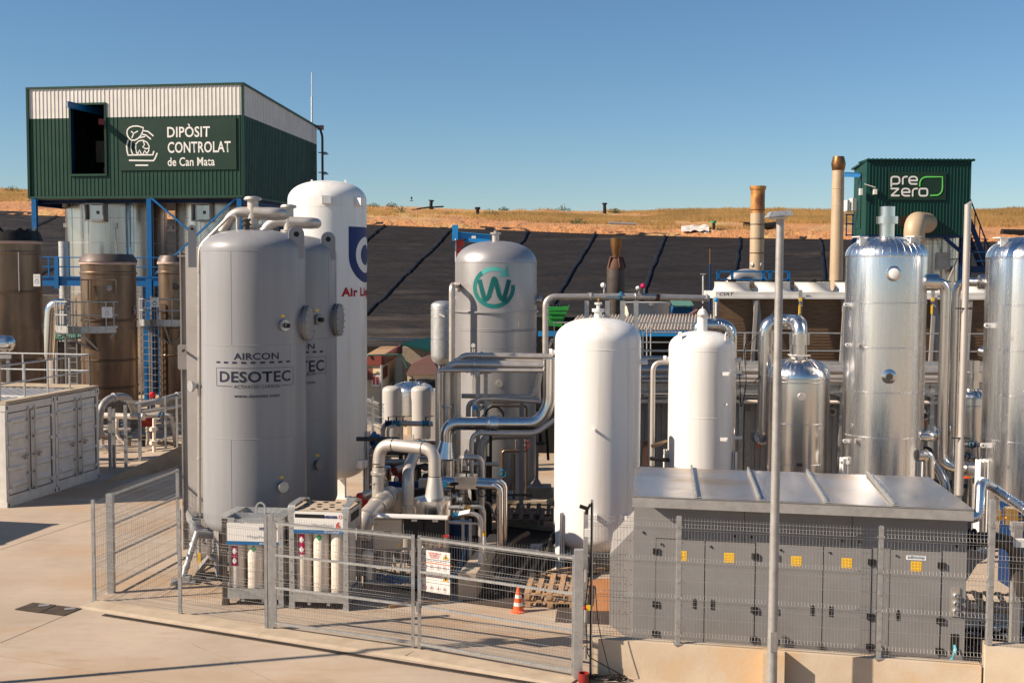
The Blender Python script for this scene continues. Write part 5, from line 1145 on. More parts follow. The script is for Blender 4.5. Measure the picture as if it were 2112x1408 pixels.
# ---- two white process tanks on the right of centre ------------------------------------------
C = Cy(1233.5, 25.6, 89); t = thing('white_process_tank', 'wide white tank with flanged valve on top, left of the grey enclosure', 'tank', C.c, 0, 'white process tanks')
z1 = W(1233,655,25.6).z; zb_ = W(1233,1133,25.6).z + .02; shell(t, C, zb_, z1, 'white_paint', .52, .45, seams=(C.z(722),), vseams=((C.ang(1296), C.z(1075), C.z(722)),), n=96); WT1 = (t, C)
q = Vector((C.c.x, C.c.y, z1)); mb = MB(); mb.cyl(q-Vector((0,0,.05)), q+Vector((0,0,.13)), .085, n=20); mb.flange(q+Vector((0,0,.15)), (0,0,1), .14,.03,8,.010); mb.flange(q+Vector((0,0,.185)), (0,0,1), .14,.025,0); mb.cyl(q+Vector((0,0,.18)), q+Vector((0,0,.31)), .04, n=14); mb.flange(q+Vector((0,0,.31)), (0,0,1), .085,.025,6,.009); mb.build('top_nozzle', 'white_paint', t)
mb = MB(); mb.cyl(q+Vector((0,0,.31)), q+Vector((0,0,.44)), .016, n=8); mb.lathe(q+Vector((0,0,.38)), [(.03,0),(.03,.02)], 10); mb.build('brass_valve', 'brass', t)
nozzle(t, C, 0, 0, .10, .06, .09, 'white_paint', a=C.phi-1.55, z=C.z(728,False)); nozzle(t, C, 0, 0, .12, .06, .06, 'white_paint', a=C.phi+1.55, z=C.z(745,False)); nozzle(t, C, 1228, 886, .06, .028, .028, 'white_paint', 'threaded_port')
for px in (1163, 1292): support_leg(t, C, C.ang(px), C.z(1062) if px < 1200 else C.z(1065), .16, .12, 'white_paint', -.01)
support_leg(t, C, C.phi+2.4, 1.3, .16,.12,'white_paint',-.01); support_leg(t, C, C.phi-2.6, 1.3, .16,.12,'white_paint',-.01)
for px, py in ((1228,1062),): a = C.ang(px); mb = MB(); mb.box(C.pt(a, C.z(py), .07), (.14,.15,.03), a); mb.box(C.pt(a, C.z(py+6), .13), (.02,.15,.1), a); mb.build('bracket', 'white_paint', t, smooth=False)

C = Cy(1448, 28.3, 67.5); t = thing('white_process_tank', 'narrower white tank with tall capped neck behind the enclosure roof', 'tank', C.c, 0, 'white process tanks'); WT2 = (t, C)
z1 = W(1448,682,28.3).z; shell(t, C, .55, z1, 'white_paint', .5, .4, seams=(C.z(725),C.z(863)), n=88)
q = Vector((C.c.x, C.c.y, z1)); mb = MB(); mb.cyl(q-Vector((0,0,.05)), q+Vector((0,0,.38)), .125, n=24); mb.lathe(q+Vector((0,0,.38)), [(.125,0),(.12,.05),(.08,.13),(.03,.16),(0,.165)], 24); mb.build('neck', 'white_paint', t)
mb = MB(); mb.lathe(q+Vector((0,0,.345)), [(.125,0),(.15,.01),(.15,.045),(.125,.055)], 24); mb.box(q+Vector((.0,-.16,.37)), (.14,.05,.04)); mb.ring(q+Vector((0,0,.56)), .03, .008, 12, 6, (1,0,0)); mb.build('clamp', 'stainless', t)
for px in (1399, 1503): a = C.ang(px); lug(t, C, a, W(0,735,28.3).z-.1, W(0,676,28.3).z, .13, .02, 'white_paint', -.10); mb = MB()
for (px, py) in ((1488,771),(1486,906)): 
    a = C.ang(px); d = radial(a); e = Vector((1,-.12,0)).normalized(); q = C.pt(a, C.z(py), 0); mb = MB(); mb.bar(q, q+e*.17+d*.02, .02,.085, Vector((0,0,1))); mb.cyl(q+e*.14+d*-.0, q+e*.14+Vector((0,-.04,0)), .012, n=8); mb.build('name_lug', 'white_paint', t, smooth=False)
for (px, py) in ((1515,767),(1515,902)): 
    q = W(px, py, 28.2); mb = MB(); mb.bar(q-Vector((.1,0,0)), q+Vector((.18,0,0)), .02,.075); mb.build('rear_lug', 'white_paint', t, smooth=False)
nozzle(t, C, 0,0,.10,.045,.08,'white_paint',a=C.phi-1.55,z=C.z(741,False)); nozzle(t, C, 0,0,.12,.035,.06,'white_paint',a=C.phi+1.5,z=C.z(741,False)); nozzle(t, C, 1496, 835, .05,.022,.022,'white_paint','threaded_port')
for px in (1383, 1512): support_leg(t, C, C.ang(px), W(0,927,27.7).z, .15, .12, 'white_paint', -.02)
support_leg(t, C, C.phi+2.5, 1.6,.15,.12,'white_paint'); support_leg(t, C, C.phi-2.5, 1.6,.15,.12,'white_paint')

# ---- aluminium clad tanks ----------------------------------------------------------------------
def clad_tank(px, Y, rp, ytop, lab, rings, zb_=.5, ht=.5, mat='alu', gores=34, vse=(), grp='aluminium clad tanks'):
    C = Cy(px, Y, rp); t = thing('clad_tank', lab, 'tank', C.c, 0, grp); z1 = W(px, ytop, Y).z; s = shell(t, C, zb_, z1, mat, ht, .35, n=96)
    # standing seams on the dome, band rings, vertical laps on the shell
    mb = MB(); zt_ = z1 - ht*C.r
    for i in range(gores):
        a = 2*pi*(i+.35)/gores; pr = dish(C.r, ht*C.r, True, 10, zt_)[:9]; P = [Vector((C.c.x+(q+.003)*cos(a), C.c.y+(q+.003)*sin(a), z+.003)) for q, z in pr]
        mb.tube(P, .006, 4, caps=False)
    mb.build('dome_seam', mat, s)
    mb = MB()
    zs = [zt_] + [C.z(y) for y in rings]
    for z in zs: mb = MB(); mb.lathe(C.c+Vector((0,0,z)), [(C.r-.001,-.03),(C.r+.007,-.026),(C.r+.007,.0),(C.r+.011,.004),(C.r+.004,.012),(C.r-.001,.013)], 96); mb.build('sheet_band', mat, s)
    mb = MB(); rn2 = random.Random(int(px)); zz = sorted(zs + [zb_+.3], reverse=True)
    for a0, b0 in zip(zz, zz[1:]):
        off = rn2.uniform(-.9,.9)
        for kk in (-1,1): 
            a = C.phi + off*.5 + kk*1.05; mb.bar(C.pt(a, a0, .002), C.pt(a, b0, .002), .022, .005, radial(a))
            for j in range(int((a0-b0)/.14)): mb.cyl(C.pt(a, b0+.07+j*.14, .002), C.pt(a, b0+.07+j*.14, .009), .005, n=5)
    mb.build('sheet_lap', mat, s)
    return t, C, z1, zt_
T, C, z1, zt_ = clad_tank(1824, 27.5, 77.5, 488, 'big aluminium clad column with tall round neck in front of the dark green tower', (625,718,811,905)); BT = C
q = Vector((C.c.x, C.c.y, z1)); mb = MB(); mb.cyl(q-Vector((0,0,.06)), q+Vector((0,0,.70)), .172, n=36); o_ = mb.build('neck', 'alu_bright', T)
mb = MB(); mb.lathe(q+Vector((0,0,.30)), [(.172,0),(.245,.0),(.245,.17),(.172,.17)], 36); mb.build('neck_collar', 'alu_bright', o_)
for px in (1783, 1872): a = C.ang(px); 
for a_ in (C.phi-.95, C.phi+.95, C.phi+2.6, C.phi-2.6):
    d = radial(a_); q = Vector((C.c.x, C.c.y, zt_+.30)) + d*(C.r*.78); mb = MB(); tg = Vector((-d.y,d.x,0))
    mb.bar(q-Vector((0,0,.25)), q+Vector((0,0,.14)), .02,.24, tg); mb.bar(q-Vector((0,0,.25))+tg*.12, q+Vector((0,0,.12))+tg*.12, .18,.02, tg); mb.box(q+Vector((0,0,.15)), (.24,.3,.02), a_); mb.build('lifting_bracket', 'white_paint', T, smooth=False)
a = C.ang(1838); mb = MB(); z = C.z(564); p = C.pt(a, z, -.01); d = radial(a); mb.lathe(p, [(.175,0),(.175,.035),(.15,.05)], 32, d); mb.lathe(p+d*.045, [(.125,0),(.125,.02)], 32, d); mb.build('inspection_port', 'alu_bright', T)
mb = MB(); mb.lathe(p+d*.055, [(.118,0),(.118,.02),(.1,.03)], 32, d); mb.build('port_cover', 'white_paint', T)
a = C.ang(1834); z = C.z(776); p = C.pt(a, z, -.01); d = radial(a); mb = MB(); mb.lathe(p, [(.17,0),(.17,.02),(.09,.05)], 32, d); mb.build('port_collar', 'alu_bright', T)
mb = MB(); mb.cyl(p+d*.03, p+d*.12, .085, n=6); mb.build('hex_plug', 'dark_steel', T)
for (px, py, s) in ((1744,628,-1),(1747,711,-1),(1742,909,-1),(1736,953,-1),(1905,848,1)):
    q = W(px, py, 27.2); mb = MB(); mb.bar(q, q+Vector((-s*.22,0,0)), .02,.085); mb.cyl(q+Vector((0,-.02,0)), q+Vector((0,.02,0)), .043, n=14)
    o_ = mb.build('side_lug', 'white_paint', T, smooth=False); mb = MB(); mb.cyl(q+Vector((0,-.024,0)), q+Vector((0,.024,0)), .018, n=10); mb.build('hole', 'black', o_)
for (px, py) in ((1775,715),(1773,915)): a = C.ang(px); q = C.pt(a, C.z(py)); mb = MB(); mb.box(q+radial(a)*.005+Vector((.07,0,0)), (.01,.14,.2), a); mb.bar(q, q+Vector((-.02,-.18,0)), .02,.09); mb.build('angle_bracket', 'stainless', T, smooth=False)
for px in (1758, 1893): support_leg(T, C, C.ang(px), W(0,942,26.8).z, .16, .12, 'white_paint', -.0)
support_leg(T, C, C.phi+2.5, 1.6,.15,.12,'white_paint'); support_leg(T, C, C.phi-2.5, 1.6,.15,.12,'white_paint')

T, C, z1, zt_ = clad_tank(2122, 26.5, 80, 488, 'aluminium clad column cut off by the right edge of the photo', (630,725,820,916)); RT = C
for a_ in (C.phi-1.0, C.phi+.9):
    d = radial(a_); q = Vector((C.c.x, C.c.y, zt_+.30)) + d*(C.r*.78); mb = MB(); tg = Vector((-d.y,d.x,0)); mb.bar(q-Vector((0,0,.25)), q+Vector((0,0,.14)), .02,.24, tg); mb.bar(q-Vector((0,0,.25))+tg*.12, q+Vector((0,0,.12))+tg*.12, .18,.02, tg); mb.box(q+Vector((0,0,.15)), (.24,.3,.02), a_); mb.build('lifting_bracket', 'white_paint', T, smooth=False)
for (px, py) in ((2035,671),(2027,918)):
    q = W(px, py, 26.2); mb = MB(); mb.bar(q, q+Vector((.24,0,0)), .02,.11); mb.cyl(q+Vector((0,-.02,0)), q+Vector((0,.02,0)), .055, n=14); o_ = mb.build('side_lug', 'white_paint', T, smooth=False); mb = MB(); mb.cyl(q+Vector((0,-.024,0)), q+Vector((0,.024,0)), .02, n=10); mb.build('hole', 'black', o_)
support_leg(T, C, C.ang(2055), W(0,948,25.7).z, .22, .2, 'white_paint', .0)
support_leg(T, C, C.phi+1.2, 2.2,.2,.15,'white_paint'); support_leg(T, C, C.phi+2.8, 2.2,.2,.15,'white_paint')

T, C, z1, zt_ = clad_tank(1649, 28.2, 61.5, 738, 'lower aluminium clad tank with pipe bend on top behind the lamp post', (790+0,876,960), mat='alu_bright', ht=.62); LT = C
q = Vector((C.c.x, C.c.y, z1)); mb = MB(); mb.cyl(q-Vector((0,0,.08)), q+Vector((0,0,.05)), .17, n=28); mb.box(q+Vector((0,0,.07)), (.46,.4,.02)); mb.box(q+Vector((-.14,0,-.02)), (.02,.36,.18)); mb.box(q+Vector((.14,0,-.02)), (.02,.36,.18)); mb.build('top_bracket', 'white_paint_matte', T, smooth=False)
a = C.ang(1655); z = C.z(818); p = C.pt(a, z, 0); d = radial(a); mb = MB(); mb.lathe(p, [(.095,0),(.095,.02),(.085,.03)], 28, d); mb.build('inspection_port', 'stainless', T)
a = C.ang(1653); mb = MB(); mb.box(C.pt(a, C.z(958), .01), (.03,.2,.15), a); mb.build('name_plate_frame', 'alu_bright', T, smooth=False); mb = MB(); mb.box(C.pt(a, C.z(958), .03), (.01,.13,.08), a); mb.build('name_plate', 'dark_steel', T, smooth=False)
for a in (.6,-.9,2.2,-2.4): support_leg(T, C, a, 1.2,.14,.1,'galv_dull',-.1)
# bend over the top of it and down behind: big insulated pipes
def clad_pipe(lab, pts, r, rad, grp=None, m='alu_bright', bandstep=.55, n=24, name='insulated_pipe', nb=9):
    P = path(pts, rad, nb); t = thing(name, lab, 'pipe', (P[0].x,P[0].y,min(p.z for p in P)), 0, grp); mb = MB(); mb.tube(P, r, n); o = mb.build('cladding', m, t)
    mb = MB()
    for i in range(1, len(P)-1):
        A = (P[i+1]-P[i-1]).normalized(); mb.lathe(P[i]-A*.008, [(r-.002,-.004),(r+.005,0),(r+.005,.014),(r-.002,.018)], n, A)
    for i in range(len(P)-1):
        L = (P[i+1]-P[i]).length
        if L > bandstep*1.2:
            k = int(L/bandstep)
            for j in range(1, k+1):
                p = P[i].lerp(P[i+1], j/(k+1)); A = (P[i+1]-P[i]).normalized(); mb.lathe(p-A*.01, [(r-.002,-.004),(r+.005,0),(r+.005,.018),(r-.002,.022)], n, A)
    mb.build('band', m, o); return t
tq = Vector((LT.c.x, LT.c.y, z1))
zp = W(1650,667,28.2).z; yy = 29.1; xl = W(1580,700,yy).x; xr = LT.c.x
t = clad_pipe('big shiny pipe loop behind the lamp post, bending down onto the lower clad tank', [tq+Vector((0,0,.05)), Vector((xr,LT.c.y,zp)), Vector((xr+.0,yy,zp)), Vector((xl,yy,zp)), Vector((xl,yy,W(0,895,yy).z)), Vector((xl-.05,yy+.6,W(0,900,yy).z))], .185, [.24,.22,.36,.22], 'large insulated pipes')
mb = MB(); mb.lathe(tq+Vector((0,0,.33)), [(.185,0),(.245,0),(.245,.26),(.185,.26)], 32); mb.build('collar', 'alu_bright', t)
yy = 29.8; xr = W(1507,700,yy).x; xl = W(1441,700,yy).x; zp = W(0,664,yy).z
t = clad_pipe('shiny pipe loop behind the neck of the narrower white tank', [Vector((xl,yy,W(0,740,yy).z)), Vector((xl,yy,zp)), Vector((xr,yy,zp)), Vector((xr,yy,W(0,955,yy).z)), Vector((xr+.0,yy+.5,W(0,960,yy).z))], .17, [.16,.34,.2], 'large insulated pipes')
# pipes between the two big columns
ya = 27.2; a = W(1902,582,ya); b = W(1951,590,ya); c = W(1951,945,ya); d_ = W(2048,961,26.6)
t = clad_pipe('shiny pipe from the big column down and across to the column at the right edge', [a, Vector((b.x,ya,a.z)), Vector((b.x,ya,c.z-.18)), Vector((d_.x,26.8,c.z-.22))], .125, [.30,.32], 'large insulated pipes')
mb = MB(); mb.lathe(a, [(.2,-.05),(.2,.35),(.125,.36)], 28, (1,0,0)); mb.lathe(Vector((d_.x-.55,26.82,c.z-.22)), [(.125,0),(.18,.02),(.18,.5)], 28, (1,0,0)); mb.build('collar', 'alu_bright', t)
q = Vector((d_.x-.55,26.70,c.z-.36)); mb = MB(); mb.box(q, (.14,.02,.05)); mb.build('tag', 'orange', t, smooth=False)
a = W(2050,582,27.4); b = W(1973,582,27.9); t = clad_pipe('shiny pipe from the right edge column turning down just behind the first', [a, Vector((b.x,27.9,a.z)), Vector((b.x,27.9,W(0,958,27.9).z))], .105, [.32], 'large insulated pipes')
mb = MB(); mb.lathe(a+Vector((-.35,.02,0)), [(.105,0),(.165,.01),(.165,.4)], 28, (1,0,0)); mb.build('collar', 'alu_bright', t)
# small clad tank behind them
T, C, z1, zt_ = clad_tank(2006, 30.0, 34, 800, 'small dark clad vessel with stubby neck between the two big columns', (838,920), mat='alu_bright', gores=20, zb_=.4)
q = Vector((C.c.x,C.c.y,z1)); mb = MB(); mb.cyl(q-Vector((0,0,.04)), q+Vector((0,0,.72)), .19, n=28); mb.lathe(q+Vector((0,0,.22)), [(.19,0),(.25,0),(.25,.2),(.19,.2)], 28); mb.build('neck', 'alu_bright', T)
for a in (-2.3,-.8,1.5): support_leg(T, C, a, .9, .12,.1,'galv_dull',-.1)
# short bends right of the big column
t = clad_pipe('short shiny elbow stub low on the right side of the big column', [W(1896,899,27.0), W(1922,899,27.0), W(1922,885,28.2)], .12, [.2], 'small shiny elbows by the big column')
t = clad_pipe('shiny elbow bending down below the short stub of the big column', [W(1893,938,26.8), W(1916,938,26.8), W(1916,985,26.8)], .13, [.22], 'small shiny elbows by the big column')
t = clad_pipe('shiny diagonal pipe low between the big column and the small clad vessel', [W(1925,950,28.2), W(1950,992,27.8), W(1953,1040,27.8)], .11, [.3], 'small shiny elbows by the big column')
t = clad_pipe('upright dark shiny pipe under the cross pipe near the right edge', [W(2010,975,28.0), W(2010,1065,28.0)], .17, [], 'small shiny elbows by the big column')
t = clad_pipe('small pipe stub high on the left side of the right edge column', [W(2022,724,27.2), W(2050,730,26.9)], .11, [], 'small shiny elbows by the big column')
for px, w in ((1877+90,9),(2023,14)):
    pass
t = thing('pipe_stand', 'pair of grey steel uprights carrying the shiny cross pipe by the right edge', 'support', G(2010,1150)); 
for px, w in ((1973,.16),(2021,.28)):
    mb = MB(); q = W(px,980,27.4 if px < 2000 else 26.9); mb.bar((q.x,q.y,0),(q.x,q.y,q.z+(.1 if px < 2000 else 0)), w,.12, Vector((0,1,0))); mb.build('upright', 'plate_grey', t, smooth=False)
# slender leaning pole with cut top
t = thing('slender_pole', 'slender pale pole with slanted cut top between the two clad columns', 'pole', G(1975,1150)); q0 = W(1979,1020,25.6); q1 = W(1996.5,422,25.6)
mb = MB(); mb.tube([q0, q1], .074, 20); mb.build('pole', 'stainless_matte', t)
mb = MB(); mb.hexa([q1+Vector((-.06,-.05,-.02)), q1+Vector((.06,-.05,-.02)), q1+Vector((.06,.05,-.02)), q1+Vector((-.06,.05,-.02))], [q1+Vector((-.055,-.04,.0)), q1+Vector((.07,-.04,.08)), q1+Vector((.07,.04,.08)), q1+Vector((-.055,.04,.0))]); mb.build('cut_top', 'stainless_matte', t, smooth=False)
mb = MB(); qa = W(1979,900,25.72); mb.bar((qa.x,qa.y,0.0), (qa.x,qa.y,qa.z), .14,.10, Vector((0,1,0))); mb.build('channel_post', 'galv', t, smooth=False)
mb = MB(); 
for yy in (636, 903): q = W(1986-(yy-636)*.03, yy, 25.55); mb.bar(q-Vector((.16,0,0)), q+Vector((.16,0,0)), .03,.03); mb.box(q+Vector((.2,0,0)), (.08,.08,.05))
mb.build('clamp', 'dark_steel', t, smooth=False)
# ================================================================ BACKGROUND RIGHT
# cream electrical building
t = thing('cream_building', 'low cream building with dark red louvres and fascia behind the white gas tank', 'building', W(786,843,52)*1)
Y0 = 52.0; k = W(786,845,Y0); z1 = W(786,752,Y0).z; xl = W(735,800,Y0).x
s0 = Vector((k.x,Y0,0)); s1_ = Vector((W(832,800,62).x, 62.0, 0)); sl_ = Vector((xl,Y0+.3,0)); back = Vector((xl,62.3,0))
mb = MB(); mb.hexa([sl_, s0, s1_, back], [p+Vector((0,0,z1)) for p in (sl_, s0, s1_, back)]); mb.build('wall', 'cream', t, smooth=False)
mb = MB(); e = .14
mb.bar(sl_+Vector((0,-.08,z1+.2)), s0+Vector((.05,-.08,z1+.2)), .12,.42); mb.bar(s0+Vector((.10,0,z1+.2)), s1_+Vector((.1,0,z1+.2)), .12,.42); mb.build('fascia', 'burgundy', t, smooth=False)
mb = MB(); mb.hexa([p+Vector((0,0,z1+.02)) for p in (sl_,s0,s1_,back)], [p+Vector((0,0,z1+.2)) for p in (sl_,s0,s1_,back)]); mb.build('flat_roof', 'wood', t, smooth=False)
def louv(pa, pb, za, zb_):
    mb = MB(); n = 9
    for i in range(n):
        z = za + (zb_-za)*(i+.5)/n; mb.bar(Vector((pa.x,pa.y,z)), Vector((pb.x,pb.y,z)), .05, (zb_-za)/n*.8)
    f = mb.build('louvre', 'burgundy', t, smooth=False)
d_ = (s1_-s0).normalized(); nn = Vector((d_.y,-d_.x,0))
louv(W(745,770,Y0-.05), W(769,770,Y0-.05), W(0,780,Y0).z, W(0,755,Y0).z)
louv(s0+d_*.35+nn*.04, s0+d_*2.1+nn*.04, W(0,778,52.6).z, W(0,755,52.6).z)
mb = MB(); mb.cyl((s0.x+.03,s0.y-.08,0),(s0.x+.03,s0.y-.08,z1+.0),.06,n=10); mb.build('downpipe', 'galv', t)
mb = MB(); mb.tube(path([s0+Vector((-.6,-.1,z1+.42)), s0+Vector((.9,.6,z1+.42)), s0+Vector((1.1,.9,z1-.2))], .3), .05, 8); mb.build('hose', 'green_roof', t)
mb = MB(); q = W(775,785,Y0-.03); mb.box(q, (.35,.02,.5)); sg2 = mb.build('fire_sign', 'label_white', t, smooth=False); 
mp = ('plane', q+Vector((0,-.015,0)), Vector((1,0,0)), Vector((0,0,1))); 
for x in (-.08,.08): decal('symbol', bm_poly([(x-.055,-.18),(x+.055,-.18),(x+.055,.19),(x-.055,.19)]), 'wash_red', sg2, mp)
# second kiosk with brown hipped roof
t = thing('brown_roofed_kiosk', 'small cream kiosk with brown hipped roof between cream building and steel tank', 'kiosk', W(865,850,46)*1)
a, b = W(840,782,46), W(905,782,46); zt_ = W(0,768,46).z; mb = MB(); mb.box(((a.x+b.x)/2, 47.2, zt_/2), (b.x-a.x, 2.4, zt_)); mb.build('wall', 'cream', t, smooth=False)
mb = MB(); zr = W(0,748,47).z; lo = [Vector((a.x-.06,45.9,zt_)), Vector((b.x+.06,45.9,zt_)), Vector((b.x+.06,48.5,zt_)), Vector((a.x-.06,48.5,zt_))]; md = [Vector((a.x+.15,46.1,zt_+.38)), Vector((b.x-.15,46.1,zt_+.38)), Vector((b.x-.15,48.3,zt_+.38)), Vector((a.x+.15,48.3,zt_+.38))]; hi = [Vector((a.x+.75,47,zt_+.66)), Vector((b.x-.4,47,zt_+.66)), Vector((b.x-.4,47.6,zt_+.66)), Vector((a.x+.75,47.6,zt_+.66))]
mb.hexa(lo, md); mb.hexa([p+Vector((0,0,.003)) for p in md], hi)
mb.build('roof', 'brown_roof', t, smooth=False)
# block shed with dark green roof
t = thing('green_roofed_block_shed', 'brown block shed with dark green sloping roof behind the slim pale tank', 'shed', W(860,760,55)*1)
a, b = W(830,760,55), W(935,760,55); zt_ = W(0,712,55).z; mb = MB(); mb.box(((a.x+b.x)/2, 56.5, zt_/2), (b.x-a.x, 3, zt_)); mb.build('wall', 'stone', t, smooth=False)
mb = MB(); P = [W(826,712,54.6), W(930,735,54.4), W(930,690,58), W(900,697,58)]; mb.hexa(P, [p+Vector((0,0,.1)) for p in P]); mb.build('roof', 'green_dark', t, smooth=False)
# small grey vessels, white panel boxes behind
for px, lab in ((808.5,'left one of two small grey vessels behind the valve manifold'), (868,'right one of two small grey vessels behind the valve manifold')):
    C = Cy(px, 37.0, 20.2 if px < 850 else 20.5); t = thing('small_grey_vessel', lab, 'tank', C.c, 0, 'small grey vessels'); shell(t, C, W(0,905,37).z, W(px,795,37).z, 'vessel_grey', .5,.4, seams=(C.z(831),), n=40)
    for a in (-2.4,-.7,.9,2.4): support_leg(t, C, a, W(0,890,37).z, .08,.06,'galv_dull',-.06)
    mb = MB(); q = Vector((C.c.x,C.c.y,W(px,795,37).z)); mb.cyl(q, q+Vector((0,0,.08)), .02, n=6); mb.cyl(q+Vector((-.05,0,.08)), q+Vector((.08,0,.1)), .02, n=6); mb.build('valve', 'black', t)
T, C, z1, zt_ = clad_tank(850, 40.0, 44, 787, 'round aluminium clad tank with ribbed dome behind the two small grey vessels', (818,), mat='alu', gores=36, zb_=W(0,865,40).z, ht=.42)
mb = MB(); q = Vector((C.c.x,C.c.y,z1)); mb.cyl(q, q+Vector((0,0,.2)), .025, n=6); mb.cyl(q+Vector((-.1,0,.06)), q+Vector((.1,0,.06)), .04, n=6); mb.build('valve', 'black', T)
for a in (-2.3,-.8,.8,2.3): support_leg(T, C, a, W(0,860,40).z, .1,.08,'galv_dull',-.15)
t = thing('white_chiller', 'white boxed unit with two black fan rings behind the pipe rack', 'chiller', W(905,870,42)*1)
mb = MB(); a, b = W(885,800,42), W(935,800,42); zt_ = W(0,800,42).z; mb.box(((a.x+b.x)/2, 43, zt_/2), (b.x-a.x+.6,2,zt_)); mb.build('case', 'vessel_grey', t, smooth=False)
for px in (880, 925):
    mb = MB(); q = W(px,799,43); q.z = zt_; mb.lathe(q, [(.44,0),(.44,.22),(.38,.26),(.36,.12)], 28)
    for i in range(5): mb.ring(q+Vector((0,0,.27)), .08+.075*i, .008, 20, 4)
    mb.build('fan_ring', 'black', t)
t = thing('rear_yard_fence', 'mesh fence panel in the gap right of the white gas tank', 'fence', W(770,910,33.0)*1)
mb = MB(); p = W(769,866,34); mb.bar((p.x,p.y,0),(p.x,p.y,W(0,815,34).z),.07,.07,Vector((0,1,0))); mb.build('post', 'galv', t, smooth=False)
mb = MB(); a, b = W(752,900,35), W(792,900,33); fence_panel(mb, a, b, .3, 2.4, [.1,.9,1.7,2.35], sp=.10, r=.004); mb.build('mesh_panel', 'wire', t, smooth=False)

# valve manifold
def valve_body(t, q, axis, r, m='galv', name='valve', handle=None):
    mb = MB(); A = Vector(axis).normalized(); mb.flange(q-A*r*.9, A, r*1.25, r*.3, 6, .008); mb.flange(q+A*r*.9, A, r*1.25, r*.3, 6, .008); mb.lathe(q, [(r*.9,-r*.7),(r*1.1,0),(r*.9,r*.7)], 14, A); o = mb.build(name, m, t)
    mb = MB(); mb.cyl(q, q+Vector((0,0,r*2.2)), r*.25, n=8)
    if handle == 'wheel': mb.ring(q+Vector((0,0,r*2.3)), r*1.5, r*.18, 20, 6); mb.bar(q+Vector((-r*1.5,0,r*2.3)), q+Vector((r*1.5,0,r*2.3)), .02,.02); mb.bar(q+Vector((0,-r*1.5,r*2.3)), q+Vector((0,r*1.5,r*2.3)), .02,.02)
    else: mb.bar(q+Vector((-.02,0,r*2.2)), q+Vector((r*3,0,r*2.6)), .03,.015)
    mb.build('handle', 'black', o)
t = pipe_thing('valve manifold pipe running in front of the two small grey vessels', [W(790,910,33.5), W(790,872,33.5), W(893,874,33.5)], 5.5, 33.5, 'stainless', .25)
for px, m in ((801,'blue_dark'),(818,'blue_fit'),(831,'galv'),(878,'blue_fit')): valve_body(t, W(px,873,33.4), (1,0,0), .085, m, 'manifold_valve')
pipe_thing('lower stainless pipe below the valve manifold', [W(800,912,33), W(800,880,33), W(815,878,33.2)], 3.6, 33, 'stainless', .15)
pipe_thing('horizontal grey pipe on the ground behind the arched pipe', [W(835,912,31), W(890,914,31)], 6.5, 31, 'stainless_matte', .15)
t = thing('blue_pump_set', 'cluster of blue pump castings beside the white gas tank', 'pump', W(780,930,32)*1); rn = random.Random(2)
for i in range(9):
    q = W(765+rn.uniform(0,38), rn.uniform(898,918), 32+rn.uniform(-.3,.3)); mb = MB(); ax = Vector((rn.uniform(-1,1), rn.uniform(-1,.2), rn.uniform(-.3,.6))).normalized(); r_ = rn.uniform(.06,.12); mb.lathe(q, [(r_*.8,-r_),(r_*1.1,-r_*.8),(r_*.7,0),(r_*1.1,r_*.8),(r_*.8,r_)], 14, ax); mb.build('casting', 'blue_steel' if i % 3 else 'blue_dark', t)
mb = MB(); q = W(783,925,32); mb.box((q.x,q.y,q.z/2), (.6,.5,q.z)); mb.build('pump_base', 'plate_grey', t, smooth=False)

# jib crane behind the dome
t = thing('jib_crane', 'bright blue jib crane with red hoist above the left shoulder of the domed tank', 'crane', W(938,700,44)*1)
mb = MB(); mb.ibeam(W(940,487,44), W(1012,493,44), .18, .34, .03); mb.box(W(939,486,44), (.22,.25,.8)); mb.build('jib', 'blue_light', t, smooth=False)
mb = MB(); a = W(1005,495,44.3); mb.ibeam((a.x,a.y,0),(a.x,a.y,a.z),.3,.3,.03,Vector((0,1,0))); mb.build('mast', 'blue_light', t, smooth=False)
mb = MB(); q = W(947,502,44); mb.box(q, (.35,.3,.25)); mb.box(q+Vector((0,0,-.3)), (.25,.2,.25)); mb.build('hoist', 'red', t, smooth=False)
mb = MB(); q = W(943,500,43.8); mb.hexa([q+Vector((-.5,-.2,-.05)), q+Vector((.3,-.2,.12)), q+Vector((.3,.4,.12)), q+Vector((-.5,.4,-.05))], [q+Vector((-.5,-.2,-.02)), q+Vector((.3,-.2,.15)), q+Vector((.3,.4,.15)), q+Vector((-.5,.4,-.02))]); mb.build('hoist_cover', 'dark_steel', t, smooth=False)
mb = MB(); mb.cyl(W(940,492,43.8), W(940,540,43.8), .03, n=6); mb.build('chain', 'galv', t)
mb = MB(); q = W(977,489,43.78); mb.box(q, (.16,.01,.1)); mb.build('load_plate', 'label_white', t, smooth=False)

